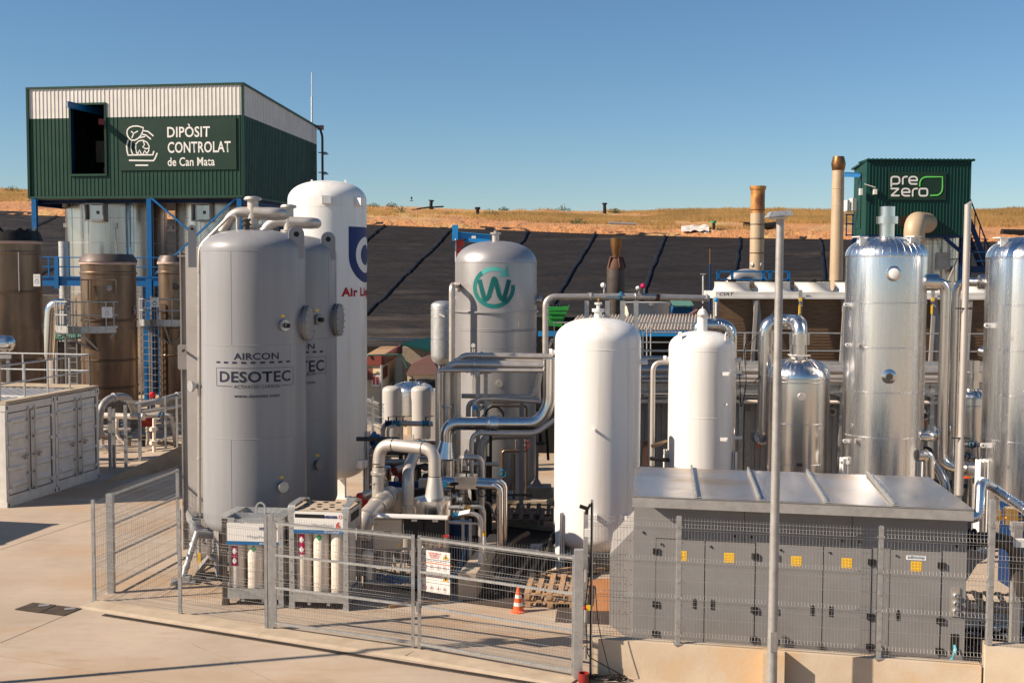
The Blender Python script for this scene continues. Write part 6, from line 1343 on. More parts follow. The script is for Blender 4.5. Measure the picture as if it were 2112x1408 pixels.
# overhead pipe across
t = pipe_thing('long pale overhead pipe crossing in front of the black slope to the cooler', [W(1125,742,30.5), W(1125,612,30.5), W(1300,611,30.8), W(1462,615,31.4)], 6.4, 30.5, 'stainless', [.28,.1], clamps=((1,.53),(2,.97)))
for px in (1213, 1310): mb = MB(); q = W(px,605,30.7 if px < 1250 else 30.8); mb.ring(q - Vector((0,0,.08)), .09, .012, 20, 6, (1,0,0)); mb.build('clamp', 'galv', t)
mb = MB(); q = W(1280,611,30.75); mb.flange(q, (1,0,0), .12,.05,6,.01); mb.bar(q+Vector((0,-.12,0)), q+Vector((-.4,-.14,-.02)), .03,.02); mb.build('butterfly_valve', 'blue_fit', t)
mb = MB(); mb.lathe(W(1356,613,31.0), [(.085,-.08),(.1,0),(.085,.06)], 14, (1,0,0)); mb.build('weld_sleeve', 'rust', t)
for px, m, h in ((1246,'label_white',.2),(1328,'magenta',.18),(1318,'galv',.12)):
    q = W(px,604,30.8); mb = MB(); mb.cyl(q, q+Vector((0,0,h)), .02, n=8); o_ = mb.build('sensor_stem', 'galv', t); mb = MB(); mb.lathe(q+Vector((-.03,0,h)), [(.05,-.05),(.07,-.02),(.07,.04),(.03,.07)], 14, (1,-.4,.3)); mb.build('sensor_head', m, o_)
for px, Y, yb in ((1210,31.2,800), (1253,31.4,800), (1284,31.4,800), (1312,31.4,800)):
    w = M_(9,Y); mb = MB(); q = W(px,620,Y); mb.ibeam((q.x,q.y,0),(q.x,q.y,q.z),w,w,.015,Vector((0,1,0))); mb.build('support_post', 'galv', t, smooth=False)
# brown flare
C = Cy(1269, 45, 18.5); t = thing('small_brown_flare', 'slim dark flare with trumpet shaped bronze top before the black slope', 'flare stack', C.c); r = C.r; Z = lambda y: W(1269,y,45).z
mb = MB(); mb.lathe(C.c, [(r*.6,0),(r*.6,Z(625)),(r,Z(605)),(r,Z(556))], 36); mb.build('stack', 'flare_grey', t)
mb = MB(); mb.lathe(C.c, [(r,Z(556)),(r*1.02,Z(553)),(r*.8,Z(542)),(r*.5,Z(532)),(r*.62,Z(531)),(r*.62,Z(529)),(r*.4,Z(529))], 36); 
for i in range(5): a = i*2*pi/5; mb.bar(C.c+radial(a)*r*.9+Vector((0,0,Z(553))), C.c+radial(a)*r*.55+Vector((0,0,Z(531))), .03,.18, radial(a))
mb.build('neck', 'rust', t)
mb = MB(); mb.lathe(C.c, [(r*.42,Z(529)),(r*.44,Z(524)),(r*.62,Z(508)),(r*.66,Z(497)),(r*.66,Z(491)),(r*.56,Z(491)),(r*.5,Z(505))], 36); mb.build('trumpet', 'bronze', t)
# green hopper and small things behind
t = thing('green_hopper', 'bright green waste hopper on the blue frame behind the white tank', 'hopper', W(1148,690,41)*1); Y = 41
mb = MB(); a, b = W(1130,636,Y), W(1172,634,Y); mb.hexa([W(1134,672,Y), W(1158,674,Y), W(1158,674,Y)+Vector((0,.7,0)), W(1134,672,Y)+Vector((0,.7,0))], [a, b, b+Vector((.1,1.1,.05)), a+Vector((0,1.1,.05))]); o_ = mb.build('body', 'bingreen', t, smooth=False)
mb = MB(); mb.bar(a+Vector((0,-.03,-.02)), b+Vector((0,-.03,-.02)), .1,.14); mb.bar(W(1131,645,Y-.03), W(1168,645,Y-.03), .08,.08); mb.bar(W(1133,655,Y-.03), W(1162,655,Y-.03), .06,.06); mb.build('rim', 'bingreen', t, smooth=False)
mb = MB()
for i in range(6): mb.lathe(W(1136+i*6.5,632,Y+.3), [(.07,0),(.07,.05),(.04,.07)], 12)
mb.build('lid', 'black', t)
# canopy with beige ribs on blue frame
t = thing('ribbed_canopy', 'beige ribbed canopy roof on a bright blue beam behind the white tanks', 'canopy', W(1330,745,38)*1)
a, b = W(1165,684,37), W(1480,684,37); c_, d_ = W(1480,652,41.5), W(1190,652,41.5); mb = MB(); vs = []; n = 46
for i in range(n):
    for f, h in ((0,0),(.55,0),(.65,.07),(.9,.07)):
        g_ = (i+f)/n; p = a.lerp(b,g_); q = d_.lerp(c_,g_); vs += [p+Vector((0,0,h)), q+Vector((0,0,h))]
mb.add(vs, [(2*i,2*i+2,2*i+3,2*i+1) for i in range(len(vs)//2-1)]); mb.build('roof_sheet', 'beige_clad', t, smooth=False)
mb = MB(); mb.bar(W(1110,688,36.95), W(1480,688,37.0), .1,.16); 
for px in (1397,): q = W(px,690,37.1); mb.bar((q.x,q.y,0),(q.x,q.y,q.z),.14,.14,Vector((0,1,0)))
mb.build('frame', 'blue_light', t, smooth=False)
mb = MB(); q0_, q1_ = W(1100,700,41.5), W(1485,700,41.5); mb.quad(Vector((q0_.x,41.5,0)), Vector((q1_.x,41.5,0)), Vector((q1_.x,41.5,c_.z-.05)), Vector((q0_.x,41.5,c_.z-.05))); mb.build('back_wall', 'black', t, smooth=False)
mb = MB(); mb.bar(W(1120,700,37.2), W(1140,780,38), .1,.1); mb.bar(W(1118,760,37.2), W(1140,700,38), .1,.1); mb.build('brace', 'dark_steel', t, smooth=False)
# odd items on the yard behind the canopy
mb = MB(); q = W(1330,652,46); mb.lathe(q-Vector((0,0,.5)), [(.95,0),(.95,.95),(1.0,.95),(1.0,1.05)], 32); tag(mb.build('low_round_tank', 'beige_clad'), 'low round beige tank just above the ribbed canopy', 'tank')
mb = MB(); a = W(1390,634,46); b = W(1432,634,46); mb.hexa([a,b,b+Vector((0,1.4,.3)),a+Vector((0,1.4,.3))], [p+Vector((0,0,.06)) for p in (a,b,b+Vector((0,1.4,.3)),a+Vector((0,1.4,.3)))]); t = thing('blue_kiosk', 'small bright blue cabin with teal ribbed roof behind the canopy', 'cabin', W(1410,690,46)*1); mb.build('roof', 'green_roof', t, smooth=False)
mb = MB(); q = W(1408,655,46.5); mb.box((q.x,q.y+.3,q.z/2+.3), (.75,.8,q.z+.3)); mb.build('cabin', 'blue_steel', t, smooth=False)
mb = MB(); P = [W(1378,655,44.5), W(1440,655,44.5), W(1440,638,44.5), W(1425,648,44.5), W(1380,648,44.5)]; mb.hexa(P, [p+Vector((0,.6,0)) for p in P]); tag(mb.build('rusty_trough', 'brown_roof', smooth=False), 'rust brown steel trough resting behind the canopy', 'trough')
mb = MB(); a = W(1450,565,36); mb.cyl(a, W(1450,625,36), .03, n=6); mb.box(a, (.16,.1,.03)); tag(mb.build('slim_rod', 'galv'), 'thin galvanised rod with flat head left of the cooler', 'rod')
t = thing('marker_pole', 'thin red and blue pole standing left of the cooler', 'pole', W(1465,600,37)*1); mb = MB(); mb.cyl(W(1465,513,37), W(1465,545,37), .03, n=8); mb.build('tip', 'rust', t); mb = MB(); mb.cyl(W(1465,545,37), W(1464,640,37), .035, n=8); mb.build('shaft', 'blue_dark', t)

# ---- cooler on its frame --------------------------------------------------------------------------
Yc = 34.5; t = thing('air_cooler', 'long white framed air cooler with round fans and brown coil panels, lettered CIAT', 'cooler', W(1800,745,Yc)*1); cooler = t
a, b = W(1476,608,Yc), W(2210,609,Yc); zf = a.z; x0, x1 = a.x, b.x; zb_ = W(1600,745,Yc).z; zt0 = W(1600,602,Yc).z; zb0 = W(1600,616,Yc).z
mb = MB(); mb.box(((x0+x1)/2,Yc+1.1,(zt0+zb0)/2), (x1-x0,2.2,zt0-zb0)); mb.box(((x0+x1)/2,Yc-.03,zb0+.03), (x1-x0+.04,.08,.06)); mb.build('top_frame', 'white_paint_matte', t, smooth=False)
fr = .54; k = 0; xf = x0 + .08 + fr
while xf < x1-.5:
    mb = MB(); mb.lathe((xf,Yc+.75,zt0), [(fr*1.12,0),(fr*1.02,.05),(fr*.97,.13),(fr*.97,.26),(fr,.29),(fr*.94,.29),(fr*.9,.05)], 40); o_ = mb.build('fan_shroud', 'white_paint_matte', t)
    mb = MB(); 
    for i in range(1,6): mb.ring((xf,Yc+.75,zt0+.33), fr*i/5.2, .010, 28, 4)
    for i in range(8): mb.cyl((xf,Yc+.75,zt0+.34), (xf+fr*cos(i*pi/4),Yc+.75+fr*sin(i*pi/4),zt0+.31), .010, n=4)
    mb.lathe((xf,Yc+.75,zt0+.25), [(.13,0),(.13,.12)], 14); mb.build('fan_guard', 'black', o_); xf += 1.215; k += 1
xp = x0
pz = zb0
mb = MB(); mb.quad(Vector((x0+.1,Yc+.35,zb_)), Vector((x1,Yc+.35,zb_)), Vector((x1,Yc+.25,pz)), Vector((x0+.1,Yc+.25,pz))); cb = mb.build('coil_panel', 'coil', t, smooth=False)
mb = MB(); z = zb_+.1
while z < pz-.05: mb.bar((x0+.1,Yc+.335-(z-zb_)*.04,z),(x1,Yc+.335-(z-zb_)*.04,z), .012,.02); z += .09
mb.build('coil_fins', 'coil', cb, smooth=False)
for px in (1478,1558,1650,1741,1925,2000,2092):
    mb = MB(); p = W(px+2,618,Yc); q = W(px-6,745,Yc-.1); mb.bar(p, q, .10,.08, Vector((0,1,0))); 
    if px in (1558,1741,1925): mb.bar(p+Vector((0,.05,0)), q+Vector((.28,.05,0)), .20,.06, Vector((0,1,0)))
    mb.build('frame_leg', 'plate_grey', t, smooth=False)
for px in (1651, 1924):
    mb = MB(); q = W(px,610,Yc-.08); mb.box(q, (.11,.03,.36)); o_ = mb.build('bracket', 'galv', t, smooth=False); mb = MB(); mb.box(q+Vector((0,-.02,-.1)), (.08,.02,.1)); mb.box(W(px-2,638,Yc-.08), (.05,.03,.26)); mb.build('warning_tape', 'yellow', o_, smooth=False)
bm = fit_text('CIAT', M_(30,Yc), M_(7.5,Yc), .02, .25); q = W(1484,610,Yc-.08); decal('lettering', bm, 'ink', t, ('plane', q, Vector((1,0,0)), Vector((0,0,1))))
mb = MB(); 
for i in range(14): mb.box(W(1474,650+i*-2.8+0,Yc-.1), (.09,.03,.03))
mb.build('connection_strip', 'white_clad', t, smooth=False)
# sensors with teal heads on the shiny loops
for px, lab in ((1477,'teal headed sensor on the pipe behind the narrower white tank'),(1611,'teal headed sensor just right of the lamp post')):
    Y = 29.8 if px < 1500 else 29.1; t2 = thing('sensor', lab, 'sensor', W(px,645,Y), 0, 'teal headed pipe sensors'); mb = MB(); mb.cyl(W(px,652,Y), W(px,622,Y), .018, n=8); mb.build('stem', 'cyl_cream', t2); mb = MB(); mb.lathe(W(px,622,Y), [(.03,0),(.05,.03),(.05,.07),(.03,.1)], 14); mb.build('head', 'blue_light', t2)
# railing in front of cooler
Yr = 33.2; t = thing('catwalk_railing', 'galvanised railing of the catwalk in front of the cooler', 'railing', W(1600,745,Yr)*1)
segs = [(1326,1400),(1482,1737),(1743,1990),(1998,2200)]
for xa, xb in segs:
    za, zm, zl = W(0,679.5,Yr).z, W(0,716,Yr).z, W(0,742,Yr).z; A, Bq = W(xa,700,Yr).x, W(xb,700,Yr).x; mb = MB()
    for z in (za, zm): mb.cyl((A,Yr,z),(Bq,Yr,z),.022,n=8)
    mb.bar((A,Yr,zl),(Bq,Yr,zl),.02,.12); mb.build('rail', 'galv', t, smooth=False)
    for x in ([A, Bq] + [W(p,700,Yr).x for p in range(int(xa)+54, int(xb)-40, 95)]): mb = MB(); mb.bar((x,Yr,zl-.05),(x,Yr,za),.045,.045,Vector((0,1,0))); mb.build('upright', 'galv', t, smooth=False)
t = thing('left_catwalk_railing', 'thin galvanised railing in front of the beige canopy', 'railing', W(1240,745,34)*1)
for yy in (665, 705, 723): mb = MB(); mb.cyl(W(1135 if yy > 670 else 1143,yy,34), W(1480,yy+1,34), .02, n=6); mb.build('rail', 'galv', t)
for px in (1143,1166,1182,1334,1342,1467): mb = MB(); mb.cyl(W(px,664,34), W(px,745,34), .02, n=6); mb.build('upright', 'galv', t)
# pipe rack and grey container building below
Yk = 32.6; rack = thing('pipe_rack', 'long horizontal rack of pale pipes below the cooler', 'pipe rack', W(1600,800,Yk)*1)
xa, xb = W(1320,760,Yk).x, W(2140,760,Yk).x
for yy, rp, dy, m in ((757,9,0,'stainless'),(768,5,-.35,'stainless_matte'),(776,3.5,-.45,'stainless'),(813,4.5,.2,'stainless_matte'),(822,4,.1,'cyl_cream'),(735,6,.3,'stainless')):
    z = W(0,yy,Yk).z; mb = MB(); r_ = M_(rp,Yk); xe = W(1400,700,Yk).x if yy == 735 else xb; mb.cyl((xa,Yk+dy,z),(xe,Yk+dy,z),r_,n=18); o_ = mb.build('pipe_run', m, rack)
    mb = MB(); x = xa+.7
    while x < xe: mb.lathe((x,Yk+dy,z), [(r_*1.12,-.02),(r_*1.15,0),(r_*1.12,.02)], 18, (1,0,0)); x += 2.1
    mb.build('pipe_collar', m, o_)
mb = MB(); z = W(0,793,Yk).z; mb.ibeam((xa,Yk+.1,z),(xb,Yk+.1,z),.2,.24,.02); mb.bar((xa,Yk+.5,z-.15),(xb,Yk+.5,z-.15),1.0,.03); mb.build('rack_beam', 'galv', rack, smooth=False)
mb = MB(); z = W(0,748,Yk).z; mb.box(((xa+xb)/2,Yk+1.3,z-.05),(xb-xa,2.2,.06)); mb.build('catwalk_deck', 'galv_dull', rack, smooth=False)
for px in (1342,1530,1738,1925,2090):
    mb = MB(); x = W(px,800,Yk).x; mb.ibeam((x,Yk+.1,0),(x,Yk+.1,W(0,760,Yk).z),.12,.12,.02,Vector((0,1,0))); mb.bar((x+.06,Yk-.05,W(0,812,Yk).z), (x-.5,Yk-.05,W(0,798,Yk).z), .06,.06); mb.build('rack_post', 'galv', rack, smooth=False)
t = thing('grey_container_building', 'long grey ribbed container building standing behind the tanks under the pipe rack', 'building', W(1600,950,34)*1)
Yb = 33.6; zt_ = W(0,826,Yb).z; A = W(1300,800,Yb).x; Bq = W(2140,800,Yb).x
mb = MB(); corr(mb, (A,Yb), (Bq,Yb), 0, zt_, .16, .03); mb.build('ribbed_wall', 'grey_clad', t, smooth=False)
mb = MB(); mb.box(((A+Bq)/2,Yb+1.3,zt_+.04),(Bq-A,2.6,.08)); mb.build('roof', 'galv_dull', t, smooth=False)
mb = MB(); mb.box((A-.0,Yb+1.3,zt_/2),(.1,2.5,zt_)); mb.build('end_wall', 'grey_clad', t, smooth=False)
for px in (1540,1698+0,): 
    q = W(px,955,Yb-.05); mb = MB(); mb.bar((q.x,q.y,0),(q.x,q.y,zt_-.2),.16,.04,Vector((0,1,0))); mb.build('wall_strip', 'galv_dull', t, smooth=False)
for px, py in ((1716,848),(1908,857)): q = W(px,py,Yb-.08); mb = MB(); mb.ring(q, .10,.035,20,8,(0,1,0)); mb.build('cable_gland', 'galv', t)
mb = MB(); mb.box(W(1906,872,Yb-.1),(.06,.02,.18)); mb.box(W(1565,918,Yb-.1),(.06,.02,.14)); mb.build('orange_tag', 'orange', t, smooth=False)
# dark pipes between the white tanks
pipe_thing('dark stainless pipe dropping between the two white tanks', [W(1386,747,28.3), W(1347,747,28.3), W(1345,960,28.3)], 5.2, 28, 'dark_steel' if 0 else 'stainless_matte', [.22])
t = pipe_thing('short rusty pipe stub low between the two white tanks', [W(1345,920,28.2), W(1375,908,28.4), W(1392,906,28.5)], 4.5, 28, 'flare_bronze', [.2]); 
pipe_thing('lower dark pipe stub between the two white tanks', [W(1342,945,28), W(1392,950,28.2)], 4.2, 28, 'dark_steel', [.1])
mb = MB(); q = W(1342,960,28.3); mb.ibeam((q.x-.12,q.y+.2,0),(q.x-.12,q.y+.2,W(0,905,28.3).z),.1,.1,.015,Vector((0,1,0))); tag(mb.build('rusty_upright', 'rust', smooth=False), 'rusty steel upright between the two white tanks', 'post')
# loose cables over the catwalk
for pts, lab in (([W(1525,745,29),W(1528,850,29),W(1540,790,29.2),W(1534,720,30),W(1545,690,30.5)],'bundle of thin loose cables right of the narrower white tank'),([W(1598,640,29.5),W(1570,680,29.6),W(1545,710,29.6)],'thin green cable slanting left of the lamp post'),([W(1600,710,29),W(1572,770,29),W(1555,790,29)],'thin dark cable slanting down across the big shiny pipe')):
    mb = MB(); mb.tube(path(pts, .3), .012, 5); tag(mb.build('loose_cable', 'black_rubber'), lab, 'cable')
# ---- prezero tower -------------------------------------------------------------------------------
Yt = 54.0; A = W(1785,484,Yt); D0 = W(2000,480,Yt); z0 = A.z; H = W(1787,332,Yt).z - z0; wv = D0.x - A.x
Lb = W(1759,488,57.4); t = thing('green_tower_cabin', 'dark green ribbed cabin raised on a silo at the right, reading pre zero', 'building', (A.x, Yt, 0)); tw = t
P_ = [Vector((A.x,Yt,0)), Vector((D0.x,Yt,0)), Vector((D0.x-.3,Yt+3.6,0)), Vector((Lb.x,57.4,0))]
mb = MB(); corr(mb, b2(P_[0]), b2(P_[1]), z0, z0+H, .15,.03); mb.build('front_cladding', 'green_dark', t, smooth=False)
mb = MB(); corr(mb, b2(P_[3]), b2(P_[0]), z0, z0+H, .3,.02, zt=lambda f: z0 + H*(.965+.035*f)); corr(mb, b2(P_[1]), b2(P_[2]), z0, z0+H, .2,.03); corr(mb, b2(P_[2]), b2(P_[3]), z0, z0+H*.96, .2,.03); mb.build('side_cladding', 'green_dark', t, smooth=False)
mb = MB(); zz = [H,H,H*.965,H*.965]; e = .12; PP = [P_[0]+Vector((-.05,-e,0)), P_[1]+Vector((e,-e,0)), P_[2]+Vector((e,e,0)), P_[3]+Vector((-.12,e,0))]
mb.hexa([p+Vector((0,0,z0+h+.01)) for p, h in zip(PP,zz)], [p+Vector((0,0,z0+h+.09)) for p, h in zip(PP,zz)])
for i in range(26): f = (i+.5)/26; p = PP[0].lerp(PP[1],f); mb.cyl(p+Vector((0,-.03,z0+H+.07)), p+Vector((0,1.5,z0+H+.05)), .05, n=6)
mb.build('roof', 'green_dark', t, smooth=False)
mb = MB(); mb.hexa([p+Vector((0,0,z0-.1)) for p in P_], [p+Vector((0,0,z0+.0)) for p in P_]); mb.build('floor', 'blue_dark', t, smooth=False)
mb = MB(); q = P_[3].lerp(P_[0],.18); q2 = P_[3].lerp(P_[0],.62); n_ = Vector((-1,-.5,0)).normalized()*.04; mb.hexa([q+n_+Vector((0,0,z0+.35)), q2+n_+Vector((0,0,z0+.35)), q2+Vector((0,0,z0+.35)), q+Vector((0,0,z0+.35))], [q+n_+Vector((0,0,z0+2.7)), q2+n_+Vector((0,0,z0+2.7)), q2+Vector((0,0,z0+2.7)), q+Vector((0,0,z0+2.7))]); mb.build('door', 'green_dark', t, smooth=False)
mb = MB(); mb.ibeam(W(1742,360,56.0), W(1775,361,55.2), .12,.22,.02); mb.build('hoist_beam', 'blue_steel', t, smooth=False)
mb = MB(); q = W(1864,457,Yt-.06); mb.box(q, (M_(20,Yt),.05,M_(20,Yt))); o_ = mb.build('vent_opening', 'black', t, smooth=False); mb = MB()
for i in range(7): mb.bar(q+Vector((-.2,-.04,-.2+i*.066)), q+Vector((.2,-.04,-.2+i*.066)), .01,.015)
mb.build('vent_grille', 'rust', o_, smooth=False)
s3 = thing('tower_sign', 'dark green panel reading pre zero with a green leaf outline on the tower cabin', 'sign', W(1890,400,Yt-.05)*1)
mb = MB(); a, b = W(1832,412,Yt-.06), W(1952,355,Yt-.06); mb.box(((a.x+b.x)/2, Yt-.06, (a.z+b.z)/2), (b.x-a.x,.03,b.z-a.z)); mb.build('panel', 'green_panel', s3, smooth=False)
mp = ('plane', Vector((0,Yt-.082,0)), Vector((1,0,0)), Vector((0,0,1)))
def pp(x, y): q = W(1480+x/3.342, 300+y/3.342, Yt-.08); return (q.x, q.z)
SK = [0]
def strk(pts, w=11, m='label_white', cap=True):
    SK[0] += 1; mp = ('plane', Vector((0,Yt-.082-.0012*SK[0],0)), Vector((1,0,0)), Vector((0,0,1)))
    decal('letter_stroke' if m == 'label_white' else 'leaf_outline', bm_ribbon([pp(*q) for q in pts], M_(w/3.342,Yt), False, cap), m, s3, mp)
def rr_(x0,y0,x1,y1,r=14,parts='full'):
    P = []
    for cx_, cy_, a0 in ((x1-r,y0+r,-90),(x1-r,y1-r,0),(x0+r,y1-r,90),(x0+r,y0+r,180)):
        for i in range(6): a = R(a0+i*18); P.append((cx_+r*cos(a), cy_+r*sin(a)))
    return P
def letter_e(x0,y0,x1,y1): ym = (y0+y1)/2; q = rr_(x0,y0,x1,y1); strk([(x1-6,y1)]+q[11:18][0:] + q[18:24] + q[0:4] + [(x1,ym),(x0,ym)])
# p r e
strk([(1197,282),(1197,262)]); strk([(1197,262)] + [(1197,228),(1202,219),(1212,216),(1238,216),(1250,222),(1254,232),(1254,250),(1250,260),(1238,265),(1203,265)])
strk([(1276,266),(1276,230),(1282,220),(1294,216),(1306,216)])
strk([(1372,266),(1336,266),(1326,260),(1320,250),(1320,232),(1326,222),(1338,216),(1358,216),(1370,222),(1375,232),(1375,242)]); strk([(1375,242),(1322,242)])
strk([(1196,298),(1246,298)]); strk([(1246,300),(1199,344)]); strk([(1199,346),(1250,346)])
strk([(1322,347),(1290,347),(1278,342),(1270,332),(1270,312),(1276,302),(1288,298),(1306,298),(1318,303),(1323,312),(1323,323)]); strk([(1323,323),(1272,323)])
strk([(1344,348),(1344,314),(1350,303),(1362,298),(1376,298)])
decal('letter_stroke', bm_ribbon([pp(*q) for q in rr_(1390,298,1446,347)], M_(11/3.342,Yt), True), 'label_white', s3, mp)
strk([(1392,280),(1393,255),(1402,235),(1418,222),(1440,217),(1549,217),(1549,290),(1545,315),(1532,333),(1515,343),(1468,345)], 9, 'lime')
q = W(1803,396,Yt); mb = MB(); mb.box(q+Vector((-.65,-.1,0)), (.12,.2,.3)); mb.box(q+Vector((0,-.12,0)), (.14,.2,.24)); mb.bar(q+Vector((-.5,-.15,.35)), q+Vector((.0,-.15,.2)), .04,.04); mb.build('camera', 'white_clad', t, smooth=False)
mb = MB(); q = W(1746,424,56); mb.box(q, (.16,.3,.5), .4); mb.box(q+Vector((.3,0,.05)), (.2,.3,.6), .2); mb.bar(q+Vector((-.2,0,-.3)), q+Vector((1.0,0,-.2)), .06,.06); mb.build('floodlight', 'white_clad', t, smooth=False)
Zt = lambda y, Y=57: W(0,y,Y).z
t2, cc, r_, z_ = silo(1928, 57.0, 47, 486, 'steel silo carrying the dark green tower cabin at the right', mat='silo_steel')
mb = MB(); q = W(1945,538,54.8); mb.box(q, (.6,.2,.8)); mb.tube([q, q+Vector((.6,-.2,.1)), q+Vector((.2,-.2,-.9))], .05, 6); mb.build('instrument_box', 'galv_dull', t2)
t3 = thing('beige_duct', 'thick beige duct bending out of the tower cabin and down', 'duct', W(1895,560,52.6)*1)
mb = MB(); a = W(1912,460,53.9); b = W(1900,462,52.4); mb.tube(path([a, Vector((b.x-.3,52.4,a.z)), Vector((W(1900,500,52.4).x-.3,52.4,W(0,600,52.4).z))], .55, 10), .46, 28)
mb.build('bend', 'stack_tan', t3)
mb = MB(); 
for yy in (488, 530, 570): mb.lathe((W(1900,500,52.4).x-.3,52.4,Zt(yy,52.4)), [(.46,-.03),(.49,0),(.46,.03)], 28)
mb.build('duct_ring', 'stack_tan', t3)
for px, Y in ((1762,57),(1985,54.3),(1772,54.2),(1998,58)): mb = MB(); q = W(px,500,Y); mb.ibeam((q.x,q.y,0),(q.x,q.y,z0-.1),.22,.22,.03,Vector((0,1,0))); mb.build('column', 'blue_dark', tw, smooth=False)
mb = MB(); mb.bar(W(1942,485,54.1), W(1985,522,54.2), .14,.14); mb.build('brace', 'blue_dark', tw, smooth=False)
st = thing('blue_stair', 'dark blue steel stair and landing at the right of the green tower', 'stair', W(2020,560,55)*1)
sa, sb = W(2000,455,55), W(2040,560,55); mb = MB()
for dy in (0,.8): mb.bar(sa+Vector((0,dy,0)), sb+Vector((0,dy,0)), .06,.22, Vector((0,0,1))); mb.bar(sa+Vector((0,dy,1.0)), sb+Vector((0,dy,1.0)), .05,.05)
for i in range(13): p = sa.lerp(sb,(i+.5)/13); mb.box(p+Vector((0,.4,0)), (.24,.8,.04))
for i in range(5): p = sa.lerp(sb,i/4); 
for i in range(5): p = sa.lerp(sb,i/4); mb.bar(p, p+Vector((0,0,1.0)), .04,.04)
mb.build('flight', 'blue_dark', st, smooth=False)
mb = MB(); q = W(2020,556,55); mb.box(((W(1998,0+556,55).x+W(2140,556,55).x)/2, 55.2, q.z), (W(2140,556,55).x-W(1998,556,55).x,1.4,.3)); o_ = mb.build('landing', 'blue_dark', st, smooth=False)
mb = MB(); zr = W(0,511,54.6).z
for z in (zr, (zr+q.z)/2): mb.bar((W(2008,500,54.6).x,54.6,z),(W(2140,500,54.6).x,54.6,z),.05,.05)
for px in (2036,2075,2110): mb.bar((W(px,500,54.6).x,54.6,q.z),(W(px,500,54.6).x,54.6,zr),.06,.06,Vector((0,1,0)))
mb.build('landing_rail', 'blue_steel', st, smooth=False)
mb = MB(); q = W(1755,440,56.5); 
for z in (Zt(478),Zt(455),Zt(436)): mb.bar(W(1744,0,56.5)*0+Vector((W(1744,450,56.5).x,56.5,z)), Vector((W(1762,450,56.5).x,56.5,z)), .06,.06)
for px in (1746,1759): mb.bar(Vector((W(px,450,56.5).x,56.5,Zt(480))), Vector((W(px,450,56.5).x,56.5,Zt(436))), .05,.05, Vector((0,1,0)))
mb.build('side_balcony', 'blue_dark', tw, smooth=False)
# stacks
C = Cy(1558, 47, 14.2); t = thing('exhaust_stack', 'pale ringed exhaust stack with burnt orange rusty top', 'chimney', C.c, 0, 'ringed exhaust stacks'); Z = lambda y: W(1558,y,47).z
mb = MB(); mb.lathe(C.c, [(C.r,0),(C.r,Z(440))], 40); mb.build('flue', 'stack_tan', t)
mb = MB(); mb.lathe(C.c, [(C.r,Z(440)),(C.r*.99,Z(410)),(C.r,Z(392)),(C.r*1.12,Z(391)),(C.r*1.18,Z(384)),(C.r*1.0,Z(384)),(C.r*.9,Z(400))], 40)
mk('burnt', (0.50,0.24,0.06), 0.5, 0.3, (0.16,0.055,0.025), 0.9, 1.3, 0.1, 10, lo=.42, hi=.6); mb.build('burnt_top', 'burnt', t)
mb = MB(); [mb.lathe(C.c+Vector((0,0,Z(y))), [(C.r,-.02),(C.r+.02,0),(C.r,.02)], 40) for y in (433,463,492,522)]; mb.build('flue_ring', 'rust', t)
mb = MB(); 
for px in (1549,1568): a = C.ang(px); mb.lathe(C.pt(a, Z(546)), [(.09,0),(.09,.04),(.05,.06)], 14, radial(a))
mb.build('flue_port', 'galv_dull', t)
C = Cy(1727, 49, 11.6, 450); t = thing('exhaust_stack', 'tall pale ringed stack with copper coloured bulb top beside the green tower', 'chimney', C.c, 0, 'ringed exhaust stacks'); Z = lambda y: W(1728,y,49).z
mb = MB(); mb.lathe(C.c, [(C.r*1.15,0),(C.r*1.1,Z(560)),(C.r,Z(352))], 40); mb.build('flue', 'stack_tan', t)
mb = MB(); mb.lathe(C.c, [(C.r*.9,Z(353)),(C.r*1.05,Z(350)),(C.r*1.22,Z(338)),(C.r*.92,Z(323)),(C.r*.8,Z(323)),(C.r*.8,Z(335))], 40); mb.build('bulb_top', 'bronze', t)
mb = MB(); [mb.lathe(C.c+Vector((0,0,Z(y))), [(C.r*1.02,-.02),(C.r*1.07,0),(C.r*1.02,.02)], 40) for y in (389,424,460,494,530,565)]; mb.build('flue_ring', 'stack_tan', t)
t = thing('duct_arch', 'stainless duct arch rising behind the cooler fans beside the rusty topped stack', 'duct', W(1545,600,42)*1)
mb = MB(); mb.tube(arc(W(1540,605,43), (1,0,0), (0,0,1), M_(38,43), pi, 0, 14), .24, 18); mb.build('front_arch', 'stainless', t)
mb = MB(); mb.tube(arc(W(1556,615,44), (1,0,0), (0,0,1), M_(30,44), pi, 0, 14), .27, 18); mb.build('rear_arch', 'alu_bright', t)
t = thing('rear_blue_platform', 'dark blue railed platform behind the cooler near the stacks', 'platform', W(1550,590,42)*1)
mb = MB(); Y = 42.5
for yy in (560, 577): mb.bar(W(1480,yy,Y), W(1627,yy,Y), .06,.06)
for px in (1481,1510,1574,1588,1612,1627): mb.bar(W(px,560,Y), W(px,600,Y), .10,.06, Vector((0,1,0)))
mb.build('railing', 'blue_dark' if 0 else 'blue_steel', t, smooth=False); mb = MB(); mb.bar(W(1462,603,Y), W(1640,603,Y), .8,.2); mb.build('deck', 'blue_dark', t, smooth=False)
